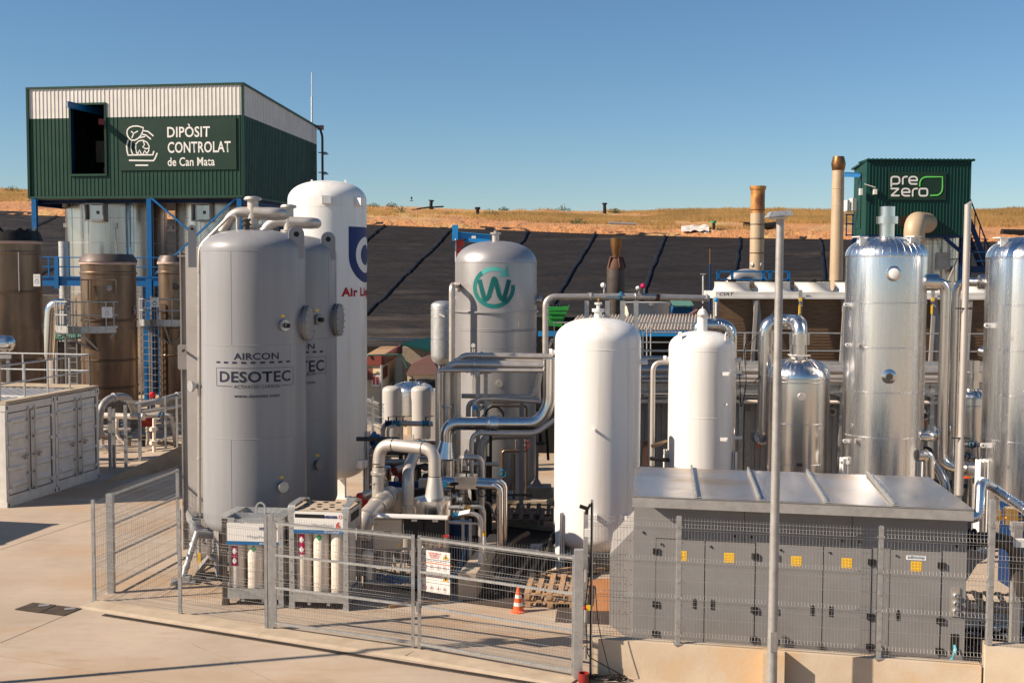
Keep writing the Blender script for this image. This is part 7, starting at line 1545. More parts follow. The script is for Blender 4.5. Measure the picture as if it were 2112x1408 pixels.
# ================================================================ GAS BOTTLE RACKS
def bottle_rack(org, ux, w, d, h, lab, six, top_holes):
    """org = front left foot, ux = direction along the front"""
    rz = atan2(ux.y, ux.x); t = thing('gas_bottle_rack', lab, 'gas rack', org, rz, 'steel framed gas bottle racks')
    u = ux.normalized(); v = Vector((-u.y, u.x, 0)); Q = lambda a, b, c: org + u*a + v*b + Vector((0,0,c))
    for a, b in ((.05,.05),(w-.05,.05),(.05,d-.05),(w-.05,d-.05)):
        mb = MB(); pm = 'galv' if not (six == 0 and a < .1) else 'dark_steel'
        sx = 1 if a < w/2 else -1; sy = 1 if b < d/2 else -1
        mb.bar(Q(a,b-sy*.04,0), Q(a,b-sy*.04,h-.02), .012, .10, u); mb.bar(Q(a-sx*.045,b,0), Q(a-sx*.045,b,h-.02), .10,.012,u) ; mb.bar(Q(a,b-sy*.046,0), Q(a,b-sy*.046,h-.06), .10,.01,v)
        mb.hexa([Q(a-.06,b-.06,0),Q(a+.06,b-.06,0),Q(a+.06,b+.06,0),Q(a-.06,b+.06,0)], [Q(a-.05,b-.05,.16),Q(a+.05,b-.05,.16),Q(a+.05,b+.05,.16),Q(a-.05,b+.05,.16)])
        o_ = mb.build('corner_post', pm, t, smooth=False)
        mb = MB(); z = .3
        while z < h-.2: mb.cyl(Q(a,b-sy*.052,z), Q(a,b-sy*.058,z), .011, n=6); z += .21
        mb.build('bolt', 'dark_steel', o_)
    mb = MB()
    for b in (.01, d-.01): mb.bar(Q(.1,b,.24), Q(w-.1,b,.24), .02,.20)
    for a in (.01, w-.01): mb.bar(Q(a,.1,.24), Q(a,d-.1,.24), .02,.20)
    mb.bar(Q(.06,d*.5,.17), Q(w-.06,d*.5,.17), d*.9,.02); mb.bar(Q(w*.33,.05,.08), Q(w*.33,.05,.16), .06,.06,v); mb.bar(Q(w*.66,.05,.08), Q(w*.66,.05,.16), .06,.06,v); mb.build('base_tray', 'galv', t, smooth=False)
    n = 4 if w > 1.15 else 3; n = 3; rb = .158
    for j in range(3):
        for i in range(n):
            a = .235 + (w-.47)*i/2; b = .20 + (d-.38)*j/2
            mb = MB(); mb.lathe(Q(a,b,.19), [(rb*.9,0),(rb,.03),(rb,h-.75),(rb*.9,h-.66),(rb*.6,h-.58),(rb*.3,h-.54),(rb*.28,h-.45)], 28); o_ = mb.build('gas_bottle', 'cyl_cream', t)
            if j == 0:
                fz = h-.78; phi = atan2(-v.y,-v.x) 
                if i == 1: decal('diamond_label', bm_poly([(-.065,fz-.065+.05),(0,fz-.13+.05),(.065,fz-.065+.05),(0,fz+.05)]), 'pgreen', o_, ('cyl', Q(a,b,.19), rb+.003, phi, .19))
                if i == 0:
                    bx = .0
                    decal('hazard_label', bm_poly([(-.07,fz-.36),(.07,fz-.36),(.07,fz+.04),(-.07,fz+.04)]), 'magenta', o_, ('cyl', Q(a,b,.19), rb+.003, phi, .19))
                    for zz in (fz-.07, fz-.26): decal('hazard_diamond', bm_poly([(-.055,zz),(0,zz-.065),(.055,zz),(0,zz+.065)]), 'label_white', o_, ('cyl', Q(a,b,.19), rb+.006, phi, .19))
    # header boards
    z0 = h-.52; z1 = h-.10
    mb = MB(); mb.hexa([Q(.09,-.0,z0),Q(w-.09,-.0,z0),Q(w-.09,.02,z0),Q(.09,.02,z0)], [Q(.09,-.0,z1),Q(w-.09,-.0,z1),Q(w-.09,.02,z1),Q(.09,.02,z1)]); hb = mb.build('header_board', 'label_white', t, smooth=False)
    mp = ('plane', Q(.09,-.003,z0), u, Vector((0,0,1))); W_ = w-.18; H_ = z1-z0
    decal('blue_stripe', bm_poly([(0,.0),(W_,.0),(W_,.07),(0,.07)]), 'navy' if 0 else 'blue_steel', hb, mp)
    mp2 = ('plane', Q(.09,-.005,z0), u, Vector((0,0,1)))
    decal('lettering', shift(fit_text('MESSER', .27, .055, .06), W_-.38, H_-.12), 'navy', hb, mp2)
    decal('emblem_stroke', bm_ribbon([(W_-.06+.028*cos(q), H_-.085+.032*sin(q)) for q in [2*pi*i/14 for i in range(14)]], .012, True), 'wash_red', hb, mp2)
    decal('lettering', shift(fit_text('MegaPack', .42, .075, .0), W_-.62 if six else W_-.62, .12), 'ink_grey', hb, mp2)
    decal('lettering', shift(fit_text('6' if six else '9', .085, .14, .05), W_-.15, .10), 'wash_red', hb, mp2)
    decal('lettering', shift(fit_text('300 bar DUPLEX' if six else '200 bar DUPLEX', .3, .032, .02), W_-.38, .018), 'label_white', hb, mp2)
    if six:
        mb = MB(); mb.hexa([Q(.12,-.004,z1-.12),Q(w*.60,-.004,z1-.12),Q(w*.60,.0,z1-.12),Q(.12,.0,z1-.12)], [Q(.12,-.004,z1-.05),Q(w*.60,-.004,z1-.05),Q(w*.60,.0,z1-.05),Q(.12,.0,z1-.05)]); mb.build('slot', 'black', hb, smooth=False)
    # side board
    mb = MB(); mb.hexa([Q(w,.09,z0-.0),Q(w,d-.09,z0),Q(w-.02,d-.09,z0),Q(w-.02,.09,z0)], [Q(w,.09,z1),Q(w,d-.09,z1),Q(w-.02,d-.09,z1),Q(w-.02,.09,z1)]); mb.build('side_board', 'galv' if six else 'black', t, smooth=False)
    if six: mb = MB(); mb.hexa([Q(w+.004,.2,z0+.2),Q(w+.004,d-.2,z0+.2),Q(w,d-.2,z0+.2),Q(w,.2,z0+.2)], [Q(w+.004,.2,z0+.36),Q(w+.004,d-.2,z0+.36),Q(w,d-.2,z0+.36),Q(w,.2,z0+.36)]); mb.build('grip_slot', 'black', t, smooth=False)
    # top
    mb = MB(); zt_ = h-.08; mb.hexa([Q(.04,.04,zt_-.02),Q(w-.04,.04,zt_-.02),Q(w-.04,d-.04,zt_-.02),Q(.04,d-.04,zt_-.02)], [Q(.04,.04,zt_),Q(w-.04,.04,zt_),Q(w-.04,d-.04,zt_),Q(.04,d-.04,zt_)]); tp = mb.build('top_plate', 'galv' if not six else 'footing', t, smooth=False)
    if top_holes:
        mb = MB()
        for j in range(4):
            for i in range(4): mb.lathe(Q(.2+(w-.4)*i/3+(.06 if j % 2 else 0)-.03, .16+(d-.32)*j/3, zt_+.003), [(.055,0),(.055,.002)], 16)
        mb.build('hole', 'black', tp)
        for a in (.05, w-.05):
            mb = MB(); P = path([Q(a,.02,h-.3), Q(a,.0,h+.01), Q(a,.3,h+.02), Q(a,d*.5,h+.10 if a > w/2 else h+.02), Q(a,d-.2,h+.02), Q(a,d,h-.1)], .1, 4)
            for p, q in zip(P, P[1:]): mb.bar(p, q, .14,.018, Vector((0,0,1)) if abs((q-p).normalized().z) < .9 else v)
            mb.build('lifting_rail', 'galv', t, smooth=False)
    else:
        mb = MB(); mb.bar(Q(-.0,.05,h), Q(-.0+.1,d-.05,h+.02), .2,.03); mb.bar(Q(0,.02,h-.1), Q(.25,.02,h-.1), .02,.2); mb.bar(Q(w-.12,.05,h), Q(w-.12,d-.05,h), .2,.03); mb.build('lifting_rail', 'galv', t, smooth=False)
        mb = MB(); mb.bar(Q(.0,d-.04,h-.05), Q(w,d-.04,h-.05), .03,.16); mb.bar(Q(.04,.35,h-.02), Q(w-.04,.55,h-.05), .03,.10); mb.build('cross_beam', 'galv', t, smooth=False)
        mb = MB(); c = Q(w*.52,.45,h+.0); P = [c-u*.09] + [c-u*.09+Vector((0,0,.12))] + [c+u*(.09*cos(q))+Vector((0,0,.12+.1*sin(q))) for q in [pi-pi*i/10 for i in range(11)]] + [c+u*.09]
        for p, q in zip(P, P[1:]): 
            if (q-p).length > 1e-4: mb.bar(p, q, .03,.045, v)
        mb.build('lifting_eye', 'galv', t, smooth=False)
    return t
o2 = G(597,1254); r2 = bottle_rack(o2, Vector((1.17,-.16,0)), 1.17, .98, 2.0, 'taller steel rack of cream gas bottles with perforated top plate and big 6', 1, True)
o1 = G(459,1247); r1_ = bottle_rack(o1, Vector((1.2,-.12,0)), 1.22, .95, 1.72, 'lower steel rack of cream gas bottles with looped lifting eye, left of the taller rack', 0, False)

# ================================================================ GREY ENCLOSURE
EL, ER = G(1305,1327), G(1988,1371); eu = (ER-EL).normalized(); ev = Vector((-eu.y, eu.x, 0)); ev0 = ev; ev = (ev - eu*.07).normalized(); EW = (ER-EL).length; ED = 2.0; EH = 2.44
def E_(a, b, c): return EL + eu*a + ev*b + Vector((0,0,c))
t = thing('grey_enclosure', 'long grey equipment enclosure with reflective metal roof behind the mesh fence', 'enclosure', EL, atan2(eu.y, eu.x)); en = t
mb = MB(); mb.hexa([E_(0,0,.04),E_(EW,0,.04),E_(EW,ED,.04),E_(0,ED,.04)], [E_(0,0,EH),E_(EW,0,EH),E_(EW,ED,EH),E_(0,ED,EH)]); mb.build('body', 'encl_grey', t, smooth=False)
mb = MB(); mb.hexa([E_(0.02,.02,0),E_(EW-.02,.02,0),E_(EW-.02,ED,0),E_(0.02,ED,0)], [E_(0.02,.02,.045),E_(EW-.02,.02,.045),E_(EW-.02,ED,.045),E_(0.02,ED,.045)]); mb.build('plinth', 'dark_steel', t, smooth=False)
def ex(px, py=1200):                                                # photo pixel -> (along, height) on the front face
    d = CM @ Vector(((px - CW/2)/F, -(py - CH/2)/F, -1.0)); o_ = Vector((0,0,CAMZ)); nE = Vector((-eu.y, eu.x, 0)); k = (EL - o_).dot(nE)/d.dot(nE); p = o_ + d*k; return ((p-EL).dot(eu), p.z)
mpE = ('plane', E_(0,-.004,0), eu, Vector((0,0,1)))
def groove(pts, w=.012): decal('panel_gap', bm_ribbon(pts, w), 'black', en, mpE)
zt_ = ex(1500,1117)[1]; zb_ = .10
xs_ = [ex(x)[0] for x in (1352, 1453, 1557, 1597, 1697, 1797)]
doors = [(xs_[0], xs_[1]), (xs_[1], xs_[2]), (xs_[3], xs_[4]), (xs_[4], xs_[5]), (ex(1835)[0], ex(1941)[0])]
for i, (a, b) in enumerate(doors):
    mb = MB(); a += .008; b -= .008; mb.hexa([E_(a,-.012,zb_),E_(b,-.012,zb_),E_(b,0.0,zb_),E_(a,0.0,zb_)], [E_(a,-.012,zt_),E_(b,-.012,zt_),E_(b,0.0,zt_),E_(a,0.0,zt_)])
    dr = mb.build('door', 'encl_grey', t, smooth=False); left = i in (0, 2)
    groove([(a-.008,zb_-.01),(a-.008,zt_+.008),(b+.008,zt_+.008),(b+.008,zb_-.01),(a-.008,zb_-.01)], .016)
    hx = a+.0 if left else b-.0; hz = [zt_-.22, zt_-1.15, .22]
    for z in hz: 
        mb = MB(); mb.box(E_(hx-.035,-.022,z), (.045,.03,.10), atan2(eu.y,eu.x)); mb.box(E_(hx+.035,-.022,z), (.045,.03,.10), atan2(eu.y,eu.x)); mb.build('hinge', 'black', dr, smooth=False)
    gx = b-.16 if left else a+.13; mb = MB(); mb.box(E_(gx,-.018,zt_-1.2+.1), (.055,.012,.17), atan2(eu.y,eu.x)); mb.build('handle', 'black', dr, smooth=False)
    mb = MB(); mb.lathe(E_(a+.09,-.012,zt_-.09), [(.022,0),(.02,.02),(.005,.028)], 10, -ev); mb.build('knob', 'black', dr)
    px = (1406,1504,1642,1746,1889)[i]; py = (1145,1149,1156,1160,1167)[i]; c = ex(px, py); w = .17
    if i == 0: c = (c[0], c[1])
    P = [(c[0]-w/2,c[1]-w/2),(c[0]+w/2,c[1]-w/2),(c[0]+w/2,c[1]+w/2),(c[0]-w/2,c[1]+w/2)]
    wl = decal('warning_sheet', bm_poly(P), 'yellow', dr, ('plane', E_(0,-.016,0), eu, Vector((0,0,1))))
    for r_ in range(3):
        for c_ in range(3):
            x, z = c[0]-.052+c_*.052, c[1]-.054+r_*.052; decal('warning_triangle', bm_ribbon([(x-.018,z-.014),(x+.018,z-.014),(x,z+.018)], .005, True), 'ink', wl, ('plane', E_(0,-.019,0), eu, Vector((0,0,1))))
for px, py in ((1327,1097),(1515,1105),(1550,1107),(1738,1115),(1773,1117),(1972,1126)):
    c = ex(px, py); mb = MB(); mb.lathe(E_(c[0],0,c[1]), [(.024,0),(.022,.02),(.006,.03)], 10, -ev); mb.build('knob', 'black', t)
for px in (1533, 1755): x = ex(px)[0]; groove([(x,zt_+.02),(x,EH)], .008)
c = ex(1889,1149); decal('nameplate', bm_poly([(c[0]-.16,c[1]-.04),(c[0]+.16,c[1]-.04),(c[0]+.16,c[1]+.04),(c[0]-.16,c[1]+.04)]), 'label_white', t, ('plane', E_(0,-.016,0), eu, Vector((0,0,1))))
decal('lettering', shift(fit_text('adicomp', .27, .06, .03), c[0]-.135, c[1]-.03), 'blue_fit', t, ('plane', E_(0,-.019,0), eu, Vector((0,0,1))))
c = ex(1970,1240); mb = MB(); mb.box(E_(c[0],-.012,c[1]), (.13,.02,.48), atan2(eu.y,eu.x)); o_ = mb.build('connector_plate', 'stainless', t, smooth=False); mb = MB()
for i in range(3): mb.lathe(E_(c[0],-.02,c[1]-.15+i*.13), [(.045,0),(.045,.04),(.03,.05),(.025,.02)], 14, -ev)
mb.build('connector', 'galv', o_)
c = ex(1968,1327); mb = MB(); mb.box(E_(c[0],-.006,c[1]), (.12,.014,.34), atan2(eu.y,eu.x)); mb.build('cable_opening', 'black', t, smooth=False)
for k_ in range(3):
    mb = MB(); mb.tube(path([E_(c[0]+.0,.02,c[1]-.0), E_(c[0]-.01+.02*k_,-.08,c[1]-.08), E_(c[0]-.06-.03*k_,-.12,c[1]-.3), E_(c[0]-.13-.03*k_,-.2,.03)], .15), .014, 6); tag(mb.build('cyan_hose', 'cyan_hose'), ('left strand','middle strand','right strand')[2-k_] + ' of the turquoise hoses hanging from the enclosure corner', 'hose', 'turquoise hoses at the enclosure corner')
# roof
def RF(a, b, c): return E_(a, b, c)
zf, zbk = 2.70, 2.80; mb = MB(); x0, x1, y0, y1 = -.03, EW-.02, -.42, ED+.0
n = 30; m_ = 10; vs = []
for j in range(m_+1):
    for i in range(n+1):
        a = x0+(x1-x0)*i/n; b = y0+(y1-y0)*j/m_; cell = (a-x0)/(x1-x0)*5 % 1.0; sag = -.022*sin(pi*cell)*sin(pi*j/m_); vs.append(RF(a + (0.0 if i < n else -.15*j/m_), b, zf+(zbk-zf)*j/m_ + sag + .004*noise.noise(Vector((a*1.5,b*1.5,0)))))
mb.add(vs, [(j*(n+1)+i, j*(n+1)+i+1, (j+1)*(n+1)+i+1, (j+1)*(n+1)+i) for j in range(m_) for i in range(n)]); mb.build('roof_sheet', 'alu_roof', t)
mb = MB(); mb.hexa([RF(x0,y0,zf-.005),RF(x1,y0,zf-.005),RF(x1,y0+.015,zf-.005),RF(x0,y0+.015,zf-.005)][::1], [RF(x0,y0-.0,zf-.19),RF(x1,y0-.0,zf-.19),RF(x1,y0+.015,zf-.19),RF(x0,y0+.015,zf-.19)]); mb.build('fascia', 'galv_dull', t, smooth=False)
mb = MB(); mb.hexa([RF(x0,y0,zf-.03),RF(x1,y0,zf-.03),RF(x1-.15,y1,zbk-.06),RF(x0,y1,zbk-.06)], [RF(x0,y0,zf-.012),RF(x1,y0,zf-.012),RF(x1-.15,y1,zbk-.035),RF(x0,y1,zbk-.035)]); mb.hexa([E_(.1,.1,EH),E_(EW-.1,.1,EH),E_(EW-.1,ED-.1,EH),E_(.1,ED-.1,EH)], [E_(.1,.1,zf-.05),E_(EW-.1,.1,zf-.05),E_(EW-.1,ED-.1,zf-.03),E_(.1,ED-.1,zf-.03)]); mb.build('roof_underside', 'encl_grey', t, smooth=False)
for f in (.195, .385, .58, .775):
    mb = MB(); a = x0+(x1-x0)*f; mb.bar(RF(a,y0+.04,zf+.035), RF(a-.0,y1,zbk+.035), .035,.07); mb.bar(RF(a+.05,y0+.04,zf+.012), RF(a+.05,y1,zbk+.012), .10,.012)
    for j in range(7): mb.cyl(RF(a,y0+.15+j*.33,zf+.07+(zbk-zf)*j/7), RF(a,y0+.15+j*.33,zf+.085+(zbk-zf)*j/7), .012, n=6)
    mb.build('roof_rib', 'galv', t, smooth=False)
# left hood
mb = MB(); za, zb2, zc = 2.02, 1.55, .28; hx = -.42
prof = [(0,.25),(0,za),(hx,zb2),(hx,.42),(-.05,.02)]
prof = [(0,.02),(0,za),(hx,zb2),(hx,.30)]
mb.hexa([E_(a,.06,z) for a, z in prof], [E_(a,ED-.2,z) for a, z in prof]); mb.build('intake_hood', 'plate_grey', t, smooth=False)
mb = MB(); 
for j in range(5):
    for i in range(4): mb.lathe(E_(-.06-.1*i, .058, .55+j*.25), [(.008,0),(.008,.006)], 6, -ev)
mb.build('rivet', 'galv', t)
# right end: side wall fittings, pipe
mb = MB(); q = E_(EW,.35,2.05); mb.flange(q+eu*.06, eu, .18,.04,10,.012); mb.flange(q+eu*.11, eu, .18,.04,0); mb.flange(q+eu*.2, eu, .18,.04,10,.012); mb.cyl(q, q+eu*.3, .12, n=20); mb.build('outlet_flange', 'black', t)
mb = MB(); P = path([q+eu*.22, q+eu*.85, q+eu*.95+Vector((0,0,-.9)), q+eu*1.25+Vector((0,.1,-1.0))], .45); mb.tube(P, .125, 20); tag(mb.build('black_outlet_pipe', 'dark_steel'), 'thick dark pipe bending down from the right end of the grey enclosure', 'pipe')
mb = MB(); q = E_(EW,.5,1.55); mb.hexa([q+Vector((0,0,-.5)), q+eu*.30+Vector((0,0,.05)), q+eu*.30+ev*.9+Vector((0,0,.05)), q+ev*.9+Vector((0,0,-.5))], [q+Vector((0,0,.30)), q+eu*.55+Vector((0,0,.22)), q+eu*.55+ev*.9+Vector((0,0,.22)), q+ev*.9+Vector((0,0,.30))]); mb.build('exhaust_hood', 'plate_grey', t, smooth=False)
clad_pipe('shiny pipe from the enclosure end rising and sloping off to the right edge', [E_(EW+.05,.7,2.35), E_(EW+.36,.7,2.33), E_(EW+.42,.9,2.95), W(2052,1008,20.4), W(2150,1075,18.9)], .085, [.16,.2,.1], 'large insulated pipes', m='alu')
mb = MB(); q = W(2098,1075,19.2); mb.bar((q.x,q.y,0),(q.x,q.y,2.35), .14,.14, Vector((0,1,0))); mb.bar((q.x-.1,q.y,2.3),(q.x+1,q.y,2.3), .12,.14); tag(mb.build('right_steel_frame', 'galv_dull', smooth=False), 'square grey steel frame leg beside the right end of the mesh fence', 'support')
mb = MB(); q = W(2103,1119,18.9); mb.box(q, (.16,.1,.13)); tag(mb.build('white_junction_box', 'label_white', smooth=False), 'small white junction box on the steel frame leg at the right', 'box')
mb = MB(); q = W(2105,1165,20.2); mb.box(q, (.3,.3,.22)); tag(mb.build('blue_actuator', 'blue_light', smooth=False), 'bright blue actuator box at the right edge behind the mesh', 'actuator')
mb = MB(); q = W(2090,1055,22.5); mb.box((q.x+.5,q.y,1.2), (1.2,.8,1.6)); tag(mb.build('blue_cabinet', 'blue_dark', smooth=False), 'dark blue cabinet behind the leg of the right edge column', 'cabinet')
mb = MB(); q = W(2085,1080,20.8); mb.cyl(q, q+Vector((0,0,.3)), .12, n=16); mb.cyl(q+Vector((-.25,0,.1)), q+Vector((.2,0,.1)), .04, n=10); mb.cyl(q+Vector((-.2,0,.05)), q+Vector((-.2,0,.25)), .03, n=8); tag(mb.build('brass_valve', 'brass'), 'small brass valve group near the sloping pipe at the right', 'valve')
# pallet and low pipes at the right end
def pallet(c, u, w, l, lab, m='wood', z=0.0, n=5, grp='wooden pallets', tilt=0.0):
    rz = atan2(u.y,u.x); t = thing('pallet', lab, 'pallet', c + Vector((0,0,z)), rz, grp); u = u.normalized(); v = Vector((-u.y,u.x,0)); Q = lambda a, b, h: c + u*a + v*b + Vector((0,0,z+h+tilt*b))
    mb = MB()
    for i in range(n): a = -w/2 + .06 + (w-.12)*i/(n-1); mb.bar(Q(a,-l/2,.135), Q(a,l/2,.135), .10,.022)
    mb.build('deck_boards', m, t, smooth=False)
    mb = MB()
    for b in (-l/2+.05, 0, l/2-.05): mb.bar(Q(-w/2,b,.112), Q(w/2,b,.112), .10,.022, Vector((0,0,1)))
    mb.build('stringers', m, t, smooth=False)
    mb = MB()
    for a in (-w/2+.06, 0, w/2-.06):
        for b in (-l/2+.05, 0, l/2-.05): mb.box(Q(a,b,.062), (.10,.13,.078), rz)
        mb.bar(Q(a,-l/2,.011), Q(a,l/2,.011), .10,.022)
    mb.build('blocks_and_feet', m, t, smooth=False)
    return t
pallet(G(2030,1270,.3)+Vector((0,0,0)), Vector((1,-.25,0)), 1.6,1.3, 'weathered pallet lying behind the right end of the mesh fence', 'wood', .15, 8)
pl = pallet(G(1137,1232), Vector((1,-.10,0)), .98, 1.5, 'upper wooden pallet beside the traffic cone', 'wood', .15, 5)
pl2 = pallet(G(1141,1232), Vector((1,-.12,0)), .98, 1.5, 'lower wooden pallet under the one beside the traffic cone', 'wood', .0, 5)
# loose battens on the pallet, rubber mat, rust-stained slab, far pallets
mb = MB(); mb.bar(W(1135,1186,24.0), W(1262,1170,25.2), .12,.04); mb.bar(W(1130,1178,24.0), W(1200,1166,24.6), .08,.03); mb.bar(W(1200,1180,24.3), W(1265,1175,25.4), .10,.04)
tag(mb.build('loose_battens', 'wood', smooth=False), 'loose pale wooden battens lying across the back of the pallets', 'timber')
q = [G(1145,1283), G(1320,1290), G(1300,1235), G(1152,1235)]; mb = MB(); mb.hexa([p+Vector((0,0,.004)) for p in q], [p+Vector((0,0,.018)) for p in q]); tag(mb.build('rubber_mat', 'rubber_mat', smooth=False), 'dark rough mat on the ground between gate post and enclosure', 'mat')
mk('red_earth', (0.36,0.15,0.05), 0.95, 0, (0.30,0.12,0.04), .8, 2.0, .5, 8); q = [G(1205,1262), G(1285,1262), G(1290,1192), G(1208,1198)]; mb = MB(); mb.hexa([p+Vector((0,0,.019)) for p in q], [p+Vector((0,0,.03)) for p in q]); struct(mb.build('rust_red_earth', 'red_earth', smooth=False))
for i, (px, py) in enumerate(((1110,1088),(1118,1099))):
    pallet(G(px,py), Vector((1,-.05,0)), 2.2, 1.4, ('rear','front')[i] + ' dark wooden staging behind the wide white tank foot', 'wood_old', .35, 9, 'dark wooden stagings')
# ================================================================ TRAFFIC CONE
q = G(1069,1261); t = thing('traffic_cone', 'orange traffic cone with two white bands standing before the pallets', 'traffic cone', q)
mb = MB(); n = 4; pts_ = [(.145*sgn(i)*1 if 0 else 0) for i in range(0)] if 0 else None
mb.lathe(q, [(.145,0),(.145,.02),(.12,.035),(.10,.05),(.088,.13)], 32); mb.lathe(q, [(.079,.19),(.066,.28)], 32); mb.lathe(q, [(.057,.34),(.022,.49),(.016,.49)], 32); mb.build('cone_body', 'orange', t)
for a, b, ra, rb in ((.128,.192,.0885,.0795),(.278,.342,.0665,.0575)): mb = MB(); mb.lathe(q, [(ra,a),(rb,b)], 32); mb.build('white_band', 'label_white', t)
# ================================================================ WARNING BOARD ON THE GATE
gu = (P4-P3).normalized(); gv = Vector((-gu.y, gu.x, 0)); 
def gx(px, py):
    d = CM @ Vector(((px - CW/2)/F, -(py - CH/2)/F, -1.0)); o_ = Vector((0,0,CAMZ)); O = P3 + gv*.05; k = (O - o_).dot(gv)/d.dot(gv); p = o_ + d*k; return ((p-P3).dot(gu), p.z)
mpB = lambda e: ('plane', P3+gv*(.05-e), gu, Vector((0,0,1)))
a, b = gx(867,1217), gx(928,1140); t = thing('warning_board', 'white warning board with red and black text and pictograms hung on the mesh gate', 'sign', P3+gu*((a[0]+b[0])/2)+gv*.05)
mb = MB(); O = P3+gv*.05
PQ = lambda x, e, z: P3+gu*x+gv*(.05+e)+Vector((0,0,z))
mb.hexa([PQ(a[0],0,a[1]),PQ(b[0],0,a[1]),PQ(b[0],.008,a[1]),PQ(a[0],.008,a[1])], [PQ(a[0],0,b[1]),PQ(b[0],0,b[1]),PQ(b[0],.008,b[1]),PQ(a[0],.008,b[1])]); mb.build('board', 'label_white', t, smooth=False)
WB_, HB_ = b[0]-a[0], b[1]-a[1]; S = lambda fx, fy: (a[0]+WB_*fx, a[1]+HB_*fy)
def btx(s, fx0, fx1, fy0, fy1, m, off=.02): bm = fit_text(s, WB_*(fx1-fx0), HB_*(fy1-fy0), off); x, y = S(fx0, fy0); shift(bm, x, y); decal('lettering', bm, m, t, mpB(.004))
btx('PLATAFORMA DE', .28,.70,.925,.965,'wash_red'); btx('TRATAMIENTO', .30,.66,.875,.915,'wash_red'); btx('DE BIOG\u00c1S', .34,.64,.825,.865,'wash_red')
btx('Zona d\u2019acc\u00e9s limitat nom\u00e9s personal', .05,.95,.775,.805,'ink',.01); btx('autoritzat en aquesta zona', .13,.88,.735,.765,'ink',.01)
decal('orange_bar', bm_poly([S(0,.695),S(1.05,.69),S(1.05,.712),S(0,.717)]), 'yellow' if 0 else 'orange', t, mpB(.004))
btx('Plataforma de', .28,.70,.41,.445,'wash_red'); btx('captaci\u00f3n de biog\u00e1s', .26,.72,.36,.395,'wash_red')
def circ(fx, fy, r, m='wash_red', w=.007, slash=True):
    x, y = S(fx, fy); decal('pictogram', bm_ribbon([(x+r*cos(2*pi*i/22), y+r*sin(2*pi*i/22)) for i in range(22)], w, True), m, t, mpB(.005))
    if slash: decal('pictogram', bm_ribbon([(x-r*.7,y+r*.7),(x+r*.7,y-r*.7)], w), m, t, mpB(.005))
for fy in (.90,.385): 
    circ(.12,fy,.043,slash=False); x, y = S(.13,fy); decal('pictogram', bm_poly([(x-.015,y-.02),(x+.015,y-.02),(x+.015,y+.02),(x-.01,y+.012)]), 'ink', t, mpB(.005))
    x, y = S(.86,fy-.01); decal('warning_triangle', bm_poly([(x-.055,y-.045),(x+.055,y-.045),(x,y+.05)]), 'yellow', t, mpB(.004)); decal('pictogram', bm_ribbon([(x-.055,y-.045),(x+.055,y-.045),(x,y+.05)], .007, True), 'ink', t, mpB(.006)); decal('pictogram', bm_poly([(x-.018,y-.03),(x+.018,y-.03),(x+.01,y+.01),(x-.01,y+.01)]), 'ink', t, mpB(.006))
for fy in (.61,.105):
    circ(.15,fy,.042)
    for fx in (.39,.62,.83):
        x, y = S(fx, fy); r = .043; decal('pictogram', bm_ribbon([(x-r,y),(x,y-r),(x+r,y),(x,y+r)], .006, True), 'wash_red', t, mpB(.005)); decal('pictogram', bm_poly([(x-.014,y-.012),(x+.014,y-.008),(x+.006,y+.016),(x-.01,y+.012)]), 'ink', t, mpB(.005))

# ================================================================ FRONT SKID WITH CABINETS, PIPES AND VALVES
Yf = 22.9
def cab(px0, px1, py0, py1, Y, dep, m, name, lab):
    a, b = W(px0,py1,Y), W(px1,py0,Y); t = thing(name, lab, 'cabinet', (a+b)/2, 0, 'control cabinets on the front skid'); mb = MB(); mb.box(((a.x+b.x)/2, Y+dep/2, (a.z+b.z)/2), (b.x-a.x, dep, b.z-a.z)); mb.build('case', m, t, smooth=False)
    mb = MB(); mb.box(((a.x+b.x)/2, Y-.012, (a.z+b.z)/2), (b.x-a.x-.03, .02, b.z-a.z-.03)); dr = mb.build('door', m, t, smooth=False); return t, a, b, dr
t, a, b, dr = cab(771,829,1070,1131,Yf,.25,'cabinet','control_cabinet','beige control cabinet with small red label on the front skid')
mb = MB(); mb.box((a.x+.10+.18,Yf-.025,b.z-.27),(.14,.006,.06)); mb.build('red_label', 'dark_red', dr, smooth=False)
mb = MB(); mb.box((b.x-.06,Yf-.025,a.z+.09),(.035,.006,.05)); mb.build('yellow_label', 'yellow', dr, smooth=False)
mb = MB(); [mb.box((x,Yf-.025,z),(.02,.006,.02)) for x in (a.x+.05,) for z in (a.z+.1,b.z-.1)]; mb.build('lock', 'dark_steel', dr, smooth=False)
for i, (x0, x1, lab) in enumerate(((832,874,'left one of two black cabinets on the front skid'),(875,917,'right one of two black cabinets on the front skid'))):
    t, a, b, dr = cab(x0,x1,1067+i,1110+i,Yf+.02,.28,'black_plate','black_cabinet',lab)
    mb = MB(); mb.box((a.x+.22,Yf-.01,b.z-.05),(.11,.006,.04)); mb.build('white_label', 'label_white', dr, smooth=False)
t = thing('cabinet_frame', 'pale steel canopy strip and frame above the control cabinets', 'frame', W(845,1200,Yf)*1)
mb = MB(); mb.bar(W(772,1062,Yf+.0), W(924,1067,Yf+.0), .30,.025); mb.build('strip', 'label_white', t, smooth=False)
mb = MB(); 
for px in (773,922,862): q = W(px,1065,Yf+.32); mb.bar((q.x,q.y,.1),(q.x,q.y,q.z),.05,.05)
mb.bar(W(770,1130,Yf+.32), W(925,1133,Yf+.32), .05,.05); mb.build('frame_post', 'galv_dull', t, smooth=False)
